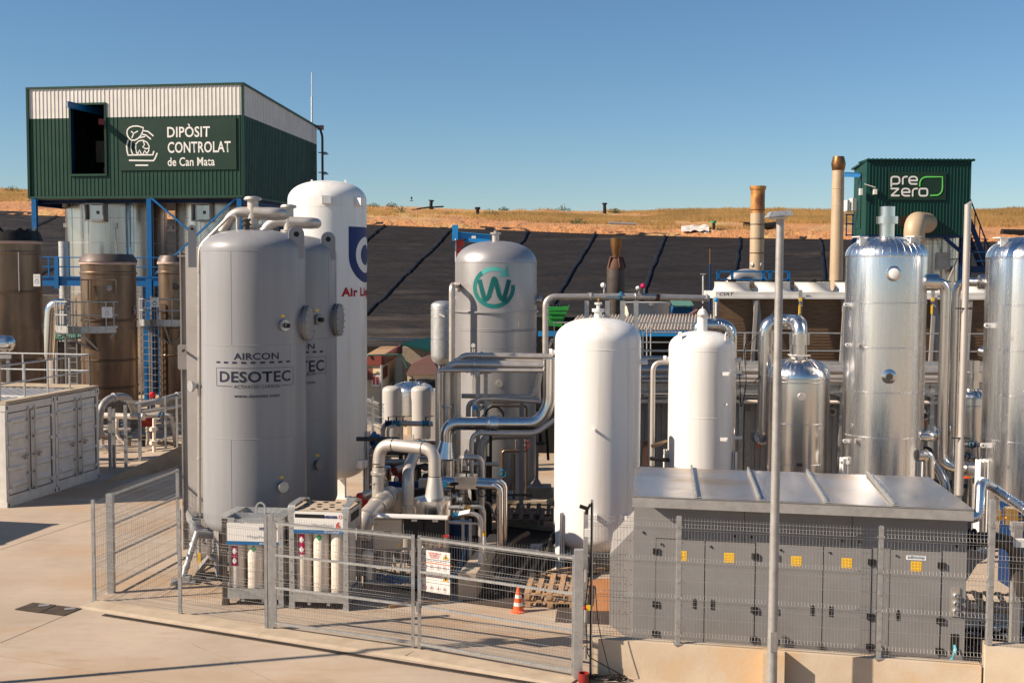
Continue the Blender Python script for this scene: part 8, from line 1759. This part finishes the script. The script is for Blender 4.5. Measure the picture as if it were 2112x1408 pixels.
mb = MB(); mb.box(W(924,1068,Yf-.1),(.03,.03,.03)); mb.box(W(772,1063,Yf-.14),(.03,.03,.03)); mb.box(W(920,1105,Yf-.1),(.12,.05,.04)); mb.build('end_cap', 'red', t, smooth=False)
# capped steel drum with cone and arched pipe
Yd = 23.9; C = Cy(893, Yd, 36, 1120); t = thing('capped_steel_vessel', 'upright steel vessel with wide shiny collar below the arched pipe', 'vessel', C.c); Z = lambda y, f=0: W(893,y,Yd-C.r*f).z
mb = MB(); mb.lathe(C.c, [(C.r,0.05),(C.r,Z(1055))], 40); mb.build('body', 'alu_bright', t)
mb = MB(); rc = M_(39.5,Yd); mb.lathe(C.c, [(rc*.9,Z(1063)),(rc,Z(1059)),(rc,Z(1027)),(rc*.3,Z(1020))], 44); mb.build('collar', 'alu_bright', t)
cx, cy = C.c.x + M_(4,Yd), C.c.y - .05
zA = Z(938); mb = MB(); zt1 = W(0,977,Yd).z; mb.cyl((cx,cy,Z(1026)), (cx,cy,zt1), M_(21,Yd), M_(13.5,Yd), n=32); cn = mb.build('cone', 'stainless_matte', t)
pts = path([Vector((cx,cy,zt1)), Vector((cx,cy,W(0,917,Yd).z-.05)), W(783,914,24.4), W(780,985,24.4), W(780,1035,24.4)], [.42,.34], 12); t = thing('arched_pipe', 'thick pale arched pipe in front, rising behind the cabinets', 'pipe', pts[-1])
mb = MB(); mb.tube(pts, M_(13,24.1), 26); mb.build('run', 'stainless_matte', t)
mb = MB()
for p_, ax in ((W(0,0,Yd)*0+Vector((cx,cy,zt1)), Vector((0,0,1))), (W(780,955,24.4), Vector((0,0,1)))): mb.lathe(p_, [(M_(13,24.1)+.003,-.012),(M_(13,24.1)+.006,0),(M_(13,24.1)+.003,.012)], 26, ax)
for k in (13, 14, 27): 
    if k < len(pts)-1: A = (pts[k+1]-pts[k]).normalized(); mb.lathe(pts[k], [(M_(13,24.1)+.001,-.014),(M_(13,24.1)+.006,0),(M_(13,24.1)+.001,.014)], 26, A)
mb.build('weld_seam', 'flare_bronze', t)
mb = MB(); q = W(780,975,24.4); mb.lathe(q, [(M_(13,24.4),-.04),(M_(15.5,24.4),-.03),(M_(15.5,24.4),.03),(M_(13,24.4),.04)], 28); mb.cyl(q+Vector((0,-.16,0)), q+Vector((.1,-.17,0)), .02, n=8); mb.build('clamp', 'stainless', t)
mb = MB(); q = W(772,997,24.2); mb.cyl(q, q+Vector((-.0,-.1,0)), .02, n=8); mb.bar(q+Vector((-.08,-.1,0)), q+Vector((.08,-.1,.02)), .02,.02); mb.bar(q+Vector((0,-.1,-.1)), q+Vector((0.02,-.1,.05)), .015,.015); mb.build('sample_valve', 'galv_dull', t, smooth=False)
# second riser
pts = path([W(858,930,25.6), W(843,962,24.9), W(842,985,24.6), W(840,1135,24.6)], .25, 8); t = thing('riser_pipe', 'pale riser pipe with clamp between arched pipe and steel cone', 'pipe', pts[-1]); mb = MB(); mb.tube(pts, M_(12.5,24.6), 24); mb.build('run', 'stainless_matte', t)
mb = MB(); q = W(841,1043,24.6); mb.lathe(q, [(M_(12.5,24.6),-.04),(M_(15.5,24.6),-.03),(M_(15.5,24.6),.03),(M_(12.5,24.6),.04)], 28); mb.cyl(q+Vector((-.0,-.16,0)), q+Vector((.1,-.17,0)), .02, n=8); q = W(841,1015,24.6); mb.lathe(q, [(M_(12.5,24.6)+.001,-.012),(M_(12.5,24.6)+.005,0),(M_(12.5,24.6)+.001,.012)], 24); mb.build('clamp', 'stainless', t)
# fat bend lower left
pts = path([W(745,1110,23.6), W(750,1072,23.6), W(790,1032,24.2), W(805,1020,25.0)], .35, 10); t = thing('fat_bend_pipe', 'fat pale pipe bend rising right beside the taller gas rack', 'pipe', pts[0]); mb = MB(); mb.tube(pts, M_(19.5,23.9), 26); mb.build('run', 'stainless_matte', t)
mb = MB()
for k in (9, 14, 19, len(pts)-2): 
    if k < len(pts)-1: A = (pts[k+1]-pts[k-1]).normalized(); mb.lathe(pts[k], [(M_(19.5,23.9),-.03),(M_(22,23.9),-.02),(M_(22,23.9),.02),(M_(19.5,23.9),.03)], 28, A)
mb.build('clamp', 'stainless', t)
# red capped motors
def motor(px, py, Y, r, lab, m='red'):
    q = W(px,py,Y); ax = Vector((-.55,-.75,-.1)).normalized(); t = thing('blower_motor', lab, 'motor', q, 0, 'red capped motors'); mb = MB(); mb.lathe(q, [(r*.9,-.05),(r,-.04),(r,.0),(r*.5,.03)], 22, ax); mb.build('cap', m, t); mb = MB(); mb.cyl(q-ax*.04, q-ax*.35, r*.92, n=22); mb.build('housing', 'stainless_matte', t); mb = MB(); mb.box(q-ax*.2-Vector((0,0,r+.1)), (.2,.2,.2)); mb.tube([q-ax*.1-Vector((0,0,r)), q+Vector((.05,-.05,-.3)), q+Vector((.12,-.05,-.45))], .03, 6); mb.build('foot', m, t)
motor(741,1025,25.2,.095,'bright red capped motor right of the rear grey vessel'); motor(812,971,27.2,.10,'dark red capped motor behind the arched pipe','dark_red'); motor(768,1003,26.0,.09,'dark red motor cap just left of the arched pipe leg','dark_red')
for px, py, Y, r in ((796,982,27.5,.10),(815,992,27,.07),(862,985,27.4,.16)):
    pass
t = thing('blower_skid', 'cluster of small steel vessels, filters and pumps behind the arched pipe', 'machine', G(830,1110)); rn = random.Random(11)
for px, py, Y, r, h, m in ((797,975,27.6,.11,.32,'alu_bright'),(817,995,27.0,.06,.25,'stainless'),(868,1000,27.4,.2,.2,'dark_steel'),(822,1030,26.0,.22,.5,'stainless_matte'),(880,990,26.8,.1,.3,'black')):
    q = W(px,py,Y); mb = MB(); mb.lathe(q-Vector((0,0,h/2)), [(r*.95,0),(r,.02),(r,h-.03),(r*.8,h),(r*.2,h+.02)], 22); mb.build('filter_pot', m, t)
mb = MB()
for px, py, Y, dx, m in ((800,1000,26.6,.9,0),(790,1012,26.8,.7,0)): q = W(px,py,Y); mb.cyl(q, q+Vector((dx,.2,-.05)), .09, n=16)
mb.build('pump_casing', 'blue_dark', t)
for k_, (px, py, Y) in enumerate(((878,1000,25.8),(862,1020,25.6),(886,1030,25.4))): q = W(px,py,Y); mb = MB(); mb.box(q, (.3,.25,.28)); mb.build('valve_actuator', ('cabinet','black','dark_steel')[k_], t, smooth=False)
mb = MB(); q = W(875,985,25.9); mb.ring(q, .3,.03,24,8,(.3,-1,0)); mb.build('cable_loop', 'black_rubber', t)
mb = MB(); q = G(830,1110); mb.box(q+Vector((0,2.4,.25)), (3.4,1.6,.12)); mb.box(q+Vector((0,1.6,.12)), (3.4,.1,.24)); mb.build('skid_base', 'dark_steel', t, smooth=False)
# front skid base with hoses
t = thing('front_skid', 'low dark skid base with blue hoses under the control cabinets', 'skid', G(850,1235))
mb = MB(); a, b = G(742,1225), G(925,1240); mb.bar(a+Vector((0,.6,.12)), b+Vector((0,.9,.12)), .1,.24); mb.bar(a+Vector((0,1.9,.12)), b+Vector((0,2.2,.12)), .1,.24); mb.bar((a+b)/2+Vector((0,1.2,.2)), (a+b)/2+Vector((.01,2.0,.2)), 1.6,.04); mb.build('base_frame', 'footing', t, smooth=False)
for i, (m, y, r) in enumerate((('blue_steel',1188,.022),('blue_steel',1196,.018),('cyan_hose',1182,.012),('black_rubber',1205,.03),('black_rubber',1178,.02))):
    mb = MB(); mb.tube(path([W(752,y-8,23.4), W(800,y,23.1), W(850,y+12,22.9), W(905,y+14,22.9), W(945,y-4,23.2), W(958,y-60,23.5)], .4), r, 8); mb.build('hose', m, t)
mb = MB(); mb.bar(W(745,1160,23.3), W(852,1172,23.1), .05,.02); mb.bar(W(755,1200,23.1), W(850,1206,22.9), .08,.03); mb.build('chrome_bar', 'alu', t, smooth=False)
rn = random.Random(4)
mb = MB()
for i in range(16): x = 765+i*10+rn.uniform(-3,3); q = W(x, 1135, 23.1+rn.uniform(0,.5)); mb.cyl(q, q-Vector((0,0,rn.uniform(.3,.8))), rn.uniform(.012,.035), n=8)
mb.build('small_tubing', 'stainless', t)
mb = MB()
for i in range(10): x = 772+i*15+rn.uniform(-4,4); q = W(x, 1150+rn.uniform(-8,30), 23.2+rn.uniform(0,.5)); mb.box(q, (rn.uniform(.05,.14),.1,rn.uniform(.05,.12)))
mb.build('small_fittings', 'dark_steel', t, smooth=False)
mb = MB(); q = W(762,1143,22.9); mb.lathe(q, [(.05,0),(.11,.03),(.11,.12),(.06,.16)], 18, (-.4,-1,0)); mb.cyl(q, q-Vector((0,0,.5)), .06, n=14); mb.build('strainer', 'cyl_cream', t)
# small pipes right of the drum
for pts, r, lab in (([W(925,1046,23.6),W(998,1044,23.6),W(998,1165,23.6)],.042,'upper of two slim pipes turning down right of the steel cone'),([W(935,1056,23.4),W(991,1061,23.4),W(991,1240,23.3)],.048,'lower of two slim pipes turning down right of the steel cone')):
    P = path(pts, .16); t = thing('slim_pipe', lab, 'pipe', P[-1], 0, 'slim pipes turning down'); mb = MB(); mb.tube(P, r, 14); mb.build('run', 'stainless', t)
    mb = MB(); k = 1103 if r < .045 else 1178; mb.cyl(W(pts[2].x*0+ (998 if r<.045 else 991),k,23.6 if r<.045 else 23.35), W((998 if r<.045 else 991),k-8,23.6 if r<.045 else 23.35), r+.004, n=14); mb.build('pipe_marker', 'yellow', t)
    mb = MB(); mb.cyl(W((998 if r<.045 else 991),k+ (2 if r<.045 else -12),23.6 if r<.045 else 23.35), W((998 if r<.045 else 991),k+(28 if r<.045 else -40),23.6 if r<.045 else 23.35), r+.003, n=14); mb.build('white_marker', 'label_white', t)
t = thing('valve_group', 'cluster of small valves and handwheels right of the steel cone', 'valve', W(945,1060,23.6)*1)
for px, py, Y, m, hd in ((952,1048,23.5,'stainless',None),(940,1062,23.3,'blue_fit',None),(965,1046,23.5,'brass',None),(948,1030,23.8,'galv',None),(938,1022,24.0,'stainless','wheel')): valve_body(t, W(px,py,Y), (1,0,0), .05, m, 'small_valve', hd)
mb = MB(); mb.ring(W(937,997,24.0), .085,.018,20,6); mb.cyl(W(937,997,24.0), W(937,1025,24.0), .018, n=8); mb.build('handwheel', 'black', t)
mb = MB(); mb.bar(W(925,1076,23.9), W(1000,1080,23.9), .04,.04); 
for px in (955,970): q = W(px,1070,24.0); mb.bar((q.x,q.y,0),(q.x,q.y,q.z),.06,.06)
mb.build('stand', 'galv', t, smooth=False)
mb = MB(); q = W(957,1060,23.2); mb.hexa([q+Vector((-.12,0,-.03)),q+Vector((.1,0,.02)),q+Vector((.12,.08,.08)),q+Vector((-.1,.08,.03))],[q+Vector((-.12,0,-.02)),q+Vector((.1,0,.03)),q+Vector((.12,.08,.09)),q+Vector((-.1,.08,.04))]); mb.build('tag_plate', 'label_white', t, smooth=False)
mb = MB(); q = W(948,1110,24.4); mb.cyl(q-Vector((0,0,.45)), q+Vector((0,0,.35)), .26, n=24); tag(mb.build('blue_drum', 'blue_dark'), 'dark blue drum standing behind the slim pipes', 'drum')
# alu box and two shiny elbows
t = thing('insulated_valve_box', 'square shiny insulation box with pipe stub and gauge behind the small valves', 'insulation box', W(955,995,25)*1)
mb = MB(); a, b = W(938,1008,25), W(984,983,25); mb.box(((a.x+b.x)/2,25.2,(a.z+b.z)/2),(b.x-a.x,.4,b.z-a.z)); mb.build('box', 'alu_bright', t, smooth=False)
mb = MB(); mb.cyl(W(905,993,25.3), W(940,996,25.3), .13, n=24); mb.build('stub', 'alu_bright', t)
mb = MB(); mb.box(W(916,998,24.95), (.12,.05,.14)); mb.build('gauge', 'blue_fit', t, smooth=False)
mb = MB(); mb.ring(W(962,973,25.1), .11,.014,20,6); mb.bar(W(955,973,25.1), W(969,973,25.1), .02,.02); mb.cyl(W(962,973,25.1), W(962,985,25.1), .02, n=8); mb.build('handwheel', 'black', t)
clad_pipe('front one of two slim shiny pipes turning down left of the wide white tank', [W(982,999,25.0), W(1031,1002,25.0), W(1031,1135,25.0)], .075, [.16], 'pair of slim shiny pipes', bandstep=.7, n=18)
clad_pipe('rear one of two slim shiny pipes turning down left of the wide white tank', [W(975,990,25.4), W(1040,994,25.4), W(1040,1135,25.4)], .075, [.16], 'pair of slim shiny pipes', bandstep=.7, n=18)
# big insulated elbow run with cone
Ye = 27.2; t = clad_pipe('big shiny insulated pipe bending over the valves and climbing to the upper rack', [W(921,925,Ye), W(921,873,Ye), W(1110,873,Ye), W(1133,838,Ye), W(1134,740,Ye)], .155, [.42,.25,.25], 'large insulated pipes', n=28, bandstep=.9)
mb = MB(); mb.lathe(W(1010,873,Ye), [(.155,-.08),(.175,-.07),(.175,-.02),(.165,0),(.195,.02),(.195,.2),(.155,.21)], 28, (1,0,0)); mb.build('collar', 'alu', t)
mb = MB(); q0_, q1_ = W(921,908,Ye), W(917,943,Ye); mb.cyl(q0_, q1_, M_(13.5,Ye), M_(21,Ye), n=20); mb.build('cone', 'alu', t)
C = Cy(921, 27.2, 21, 970); t = thing('insulated_drum', 'shiny insulated drum below the cone of the big elbow pipe', 'vessel', C.c); mb = MB(); mb.lathe(C.c, [(C.r,0.1),(C.r,W(0,943,Ye).z),(C.r*.3,W(0,942,Ye).z)], 36); mb.lathe(C.c+Vector((.26,.12,0)), [(C.r,0.1),(C.r,W(0,939,Ye).z),(C.r*.3,W(0,938,Ye).z)], 36); mb.build('shell', 'alu_bright', t)
pipe_thing('dark long pipe running just below the big shiny elbow pipe', [W(972,985,26.8), W(973,892,26.8), W(1105,894,26.8), W(1145,865,26.8)], 5.2, 26.8, 'stainless_matte', [.25,.2])
pipe_thing('thick dull pipe turning down left of the footed column', [W(1095,895,28), W(995,898,28), W(992,985,28), W(992,1030,28)], 9.5, 28, 'stainless_matte', [.35,.1])
# centre pipe rack
Yr = 28.0; clampf = ((1,.35),(1,.75))
for pts, rp, lab, m, rad in (([W(902,985,Yr-.3),W(902,763,Yr-.3),W(1150,764,Yr-.3)],4.3,'slim lower pipe of the centre rack, outermost on the left','stainless',.12),
    ([W(921,925,Yr),W(921,750,Yr),W(1150,754,Yr)],9,'thickest pipe of the centre rack with tall left leg','stainless',.32),
    ([W(932,925,Yr+.5),W(932,742,Yr+.5),W(1150,745,Yr+.5)],8,'rear thick pipe of the centre rack','stainless_matte',.3),
    ([W(944,985,Yr+.2),W(944,732,Yr+.2),W(1140,735,Yr+.2)],6.2,'top pale pipe of the centre rack','stainless',.3)):
    pipe_thing(lab, pts, rp, Yr, m, [rad], name='rack_pipe', group='pipes of the centre rack', clamps=((0,.5),(1,.25)) if rp > 5 else ((1,.25),))
mb = MB(); q = W(944,912,Yr+.0); mb.box(q+Vector((0,-.05,0)), (.07,.02,.06)); tag(mb.build('yellow_tag', 'yellow', smooth=False), 'small yellow tag on the second leg of the centre rack', 'tag')
t = thing('rack_portal', 'grey steel portal frame carrying the centre pipe rack', 'support', G(990,1020))
for px, w, yb_ in ((986,9,900),(1002,8,815)): 
    mb = MB(); q = W(px,768,Yr+.3); mb.bar((q.x,q.y,0.0 if px == 986 else 0),(q.x,q.y,q.z), M_(w,Yr),M_(w,Yr), Vector((0,1,0))); mb.build('upright', 'galv_dull', t, smooth=False)
mb = MB(); mb.bar(W(978,768,Yr-.4), W(1010,766,Yr+.7), .10,.10); mb.bar(W(984,846,Yr+.2), W(1016,826,Yr+.6), .08,.08); mb.bar(W(984,876,Yr+.2), W(1006,850,Yr+.5), .08,.08); mb.box(W(984,770,Yr-.4),(.12,.1,.1)); mb.build('cross_arm', 'galv_dull', t, smooth=False)
for pts, rp, lab in (([W(952,816,29),W(1098,818,29),W(1108,800,29),W(1111,770,29)],5.2,'upper mid level pipe in front of the domed tank base'),([W(966,860,28.6),W(966,828,28.6),W(1112,825,28.6)],5.5,'middle mid level pipe with left bend in front of the domed tank base'),([W(978,860,28.2),W(978,822,28.2),W(1030,822,28.4),W(1115,828,28.4)],4.5,'lower mid level pipe in front of the domed tank base'),([W(932,880,28.8),W(932,822,28.9),W(948,810,29)],4,'short pipe with tilted top left of the mid level pipes')):
    pipe_thing(lab, pts, rp, 28.5, 'stainless_matte', [.2]*(len(pts)-2), group='mid level pipes before the domed tank')
t = pipe_thing('dull upright pipe bending near the top beside the white tank', [W(1111,830,29.2),W(1109,800,29.2),W(1114,768,29.2)], 5.5, 29, 'cyl_cream', [.2])
# footed column with concrete base
for px, pt_, pb, Y, w, lab in ((1075,768,1040,29.8,9,'steel column on a concrete footing in front of the domed steel tank'),(1107,860,985,33.5,7,'steel column on a low footing further back right of the domed tank')):
    q = W(px,pb,Y); z = q.z; t = thing('footed_column', lab, 'column', (q.x,q.y,0), 0, 'footed steel columns'); mb = MB(); k = W(px,pt_+60 if Y < 30 else pt_,Y).z; mb.ibeam((q.x,q.y,.30),(q.x,q.y,k), M_(w,Y),M_(w,Y),.012,Vector((0,1,0))); mb.hexa([(q.x-.16,q.y-.14,.30),(q.x+.16,q.y-.14,.30),(q.x+.16,q.y+.14,.30),(q.x-.16,q.y+.14,.30)],[(q.x-.05,q.y-.05,.5),(q.x+.05,q.y-.05,.5),(q.x+.05,q.y+.05,.5),(q.x-.05,q.y+.05,.5)]); mb.build('column', 'plate_grey', t, smooth=False)
    mb = MB(); mb.box((q.x,q.y,.15),(.85,.7,.30)); mb.build('footing', 'footing', t, smooth=False)
mb = MB(); q = G(1098,1078); mb.box(q+Vector((0,.5,.25)), (2.4,.25,.5)); tag(mb.build('concrete_beam', 'footing', smooth=False), 'pale concrete kerb beam behind the wide white tank', 'kerb')
mb = MB(); q = W(1139,1033,25.6); mb.lathe(q, [(.08,0),(.075,.1),(.05,.14)], 14, (-.7,-.7,0)); mb.cyl(q, q+Vector((.15,.1,0)), .03, n=8); tag(mb.build('black_floodlight', 'black'), 'small round black floodlight on the left side of the wide white tank', 'lamp')
for px, x1 in ((1012,1012),(938,938)):
    mb = MB(); q = W(px,895,27.6); mb.bar((q.x,q.y,0),(q.x,q.y,q.z), .07,.07,Vector((0,1,0))); tag(mb.build('pipe_prop', 'black' if px == 1012 else 'galv_dull', smooth=False), 'slim %s upright under the big shiny elbow pipe' % ('black' if px == 1012 else 'grey'), 'post')
mb = MB(); mb.ring(W(1020,857,28.2), .22,.022,24,6,(0.2,-1,.2)); mb.bar(W(1010,857,28.2), W(1030,857,28.2), .02,.02); mb.cyl(W(1020,857,28.2), W(1020,880,28.4), .02, n=8); tag(mb.build('valve_handwheel', 'black'), 'large black handwheel in front of the domed steel tank', 'handwheel')
mb = MB(); q = W(979,840,27.9); mb.box(q, (.10,.08,.12)); tag(mb.build('blue_valve_head', 'blue_light', smooth=False), 'small bright blue valve head on the mid level pipes', 'valve')
# pipes, timbers and hoses heaped behind the gate in the shade
rn = random.Random(21)
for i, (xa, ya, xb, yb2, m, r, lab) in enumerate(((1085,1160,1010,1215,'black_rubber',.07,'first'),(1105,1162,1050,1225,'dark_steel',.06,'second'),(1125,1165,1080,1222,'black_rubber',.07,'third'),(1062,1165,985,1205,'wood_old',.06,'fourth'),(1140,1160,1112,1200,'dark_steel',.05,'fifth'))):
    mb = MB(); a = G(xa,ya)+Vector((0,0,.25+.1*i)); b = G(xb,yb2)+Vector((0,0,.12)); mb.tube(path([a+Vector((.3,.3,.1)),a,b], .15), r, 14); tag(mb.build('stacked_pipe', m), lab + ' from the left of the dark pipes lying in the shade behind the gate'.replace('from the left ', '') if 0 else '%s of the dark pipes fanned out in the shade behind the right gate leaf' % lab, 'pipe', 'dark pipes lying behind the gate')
mb = MB(); mb.bar(W(1000,1190,23.6), W(1108,1198,23.4), .05,.04); tag(mb.build('bright_bar', 'alu', smooth=False), 'bright metal bar lying across the dark pipes behind the gate', 'bar')
mb = MB(); a = G(945,1238); b = G(1010,1150); mb.hexa([a, a+Vector((.35,0,0)), b+Vector((.35,0,0)), b], [a+Vector((0,0,.55)), a+Vector((.35,0,.55)), b+Vector((.35,0,.55)), b+Vector((0,0,.55))]); tag(mb.build('concrete_kerb_block', 'footing', smooth=False), 'concrete kerb block running back from the skid towards the steel tank', 'kerb')
mb = MB(); a = G(800,1256); b = G(925,1240); mb.bar(a+Vector((0,.1,.03)), b+Vector((0,.1,.03)), .10,.06); tag(mb.build('timber_strip', 'wood', smooth=False), 'pale timber strip on the ground in front of the dark skid', 'timber')
mb = MB(); P = [G(*c)+Vector((0,0,.005)) for c in ((955,1242),(1062,1256),(1090,1250),(1190,1178),(1168,1100),(1040,1085),(930,1120))]; mb.add(P + [p+Vector((0,0,.01)) for p in P], [(0,1,2,3,4,5,6),(7,8,9,10,11,12,13)]); tag(mb.build('shade_sheet', 'rubber_mat', smooth=False), 'black liner sheet spread on the ground behind the right gate leaf', 'liner')  # dark sheet added to deepen the shade on the ground here
mb = MB(); 
for i in range(26):
    q = G(rn.uniform(1000,1075), rn.uniform(1205,1232)); mb.box(q+Vector((0,0,.06)), (rn.uniform(.1,.3),rn.uniform(.1,.3),rn.uniform(.05,.16)), rn.uniform(0,3))
tag(mb.build('scrap_heap', 'black_rubber', smooth=False), 'low heap of dark scrap in the shade left of the cone', 'scrap')
mb = MB(); mb.cyl(W(1095,1130,25.6), W(1160,1128,25.6), .10, n=16); mb.cyl(W(1040,1135,25.2), W(1110,1136,25.2), .06, n=14); tag(mb.build('grey_lying_pipe', 'galv_dull'), 'grey pipe lying under the dark staging behind the gate', 'pipe')
def cluster(name, lab, x0, x1, y0, y1, Ya, Yb, n, seed, mats, rr=(2.5,6)):
    rn = random.Random(seed); c = W((x0+x1)/2, y1, Ya); t = thing(name, lab, 'pipework', (c.x, c.y, 0))
    for i in range(n):
        Y = rn.uniform(Ya, Yb); r = M_(rn.uniform(*rr), Y); a = W(rn.uniform(x0, x1), rn.uniform(y0, y1), Y); k = rn.choice((0,0,1,2)); m = rn.choice(mats)
        if k == 0: P = [(a.x,a.y,0.05), (a.x,a.y,a.z), (a.x+rn.choice((-1,1))*rn.uniform(.4,1.1), a.y, a.z)]
        elif k == 1: P = [(a.x-rn.uniform(.3,.8),a.y,a.z), (a.x+rn.uniform(.3,.8),a.y,a.z), (a.x+.8,a.y+.3,max(.1,a.z-1.2))]
        else: P = [(a.x,a.y,0.05), (a.x,a.y,a.z)]
        mb = MB(); mb.tube(path(P, r*2.6, 5), r, 12); o_ = mb.build('pipe', m, t); q = Vector(P[0])*.35 + Vector(P[1])*.65; ax = Vector(P[1])-Vector(P[0])
        mb = MB(); mb.flange(q, ax, r*1.6, .03, 6, .008, 16); mb.flange(q+ax.normalized()*.12, ax, r*1.6, .03, 6, .008, 16); mb.build('flange', rn.choice(('galv_dull','stainless','blue_fit','galv')), o_)
        if k != 2 and rn.random() < .6: mb = MB(); mb.cyl(q, q+Vector((0,-r*2.5,r*.5)), .015, n=6); mb.ring(q+Vector((0,-r*2.5,r*.5)), .09, .012, 16, 5, (0,1,0)); mb.build('handwheel', rn.choice(('black','black','dark_red','blue_fit')), o_)
DM = ('stainless_matte','dark_steel','stainless','galv_dull','flare_bronze','black')
cluster('pipe_manifold', 'dense cluster of thin pipes and valves behind the arched pipe and small vessels', 815, 905, 905, 985, 27.5, 31, 26, 5, DM)
cluster('pipe_manifold', 'tangle of dark pipes and valves under the big shiny elbow pipe', 905, 1010, 940, 1045, 25.6, 28.5, 20, 8, DM)
cluster('pipe_manifold', 'pipes and supports standing around the foot of the domed steel tank', 985, 1135, 830, 985, 30.2, 34, 12, 12, DM, (2.5,4.5))
cluster('pipe_manifold', 'small pipework behind the mesh cage left of the grey filter vessels', 205, 372, 850, 935, 41.5, 46, 22, 3, DM, (2,5))
cluster('pipe_manifold', 'pipework in the gap between the big clad column and the right edge column', 1905, 2035, 880, 1010, 28.5, 31.5, 12, 14, ('stainless','alu_bright','dark_steel','galv_dull'), (2.5,5))
cluster('pipe_manifold', 'dark pipework low behind the right end of the mesh fence', 2005, 2105, 1290, 1345, 18.9, 20.5, 10, 15, ('dark_steel','black','stainless_matte'), (5,9))
for ob in list(bpy.data.objects):
    if ob.type == 'CURVE': bpy.data.objects.remove(ob)
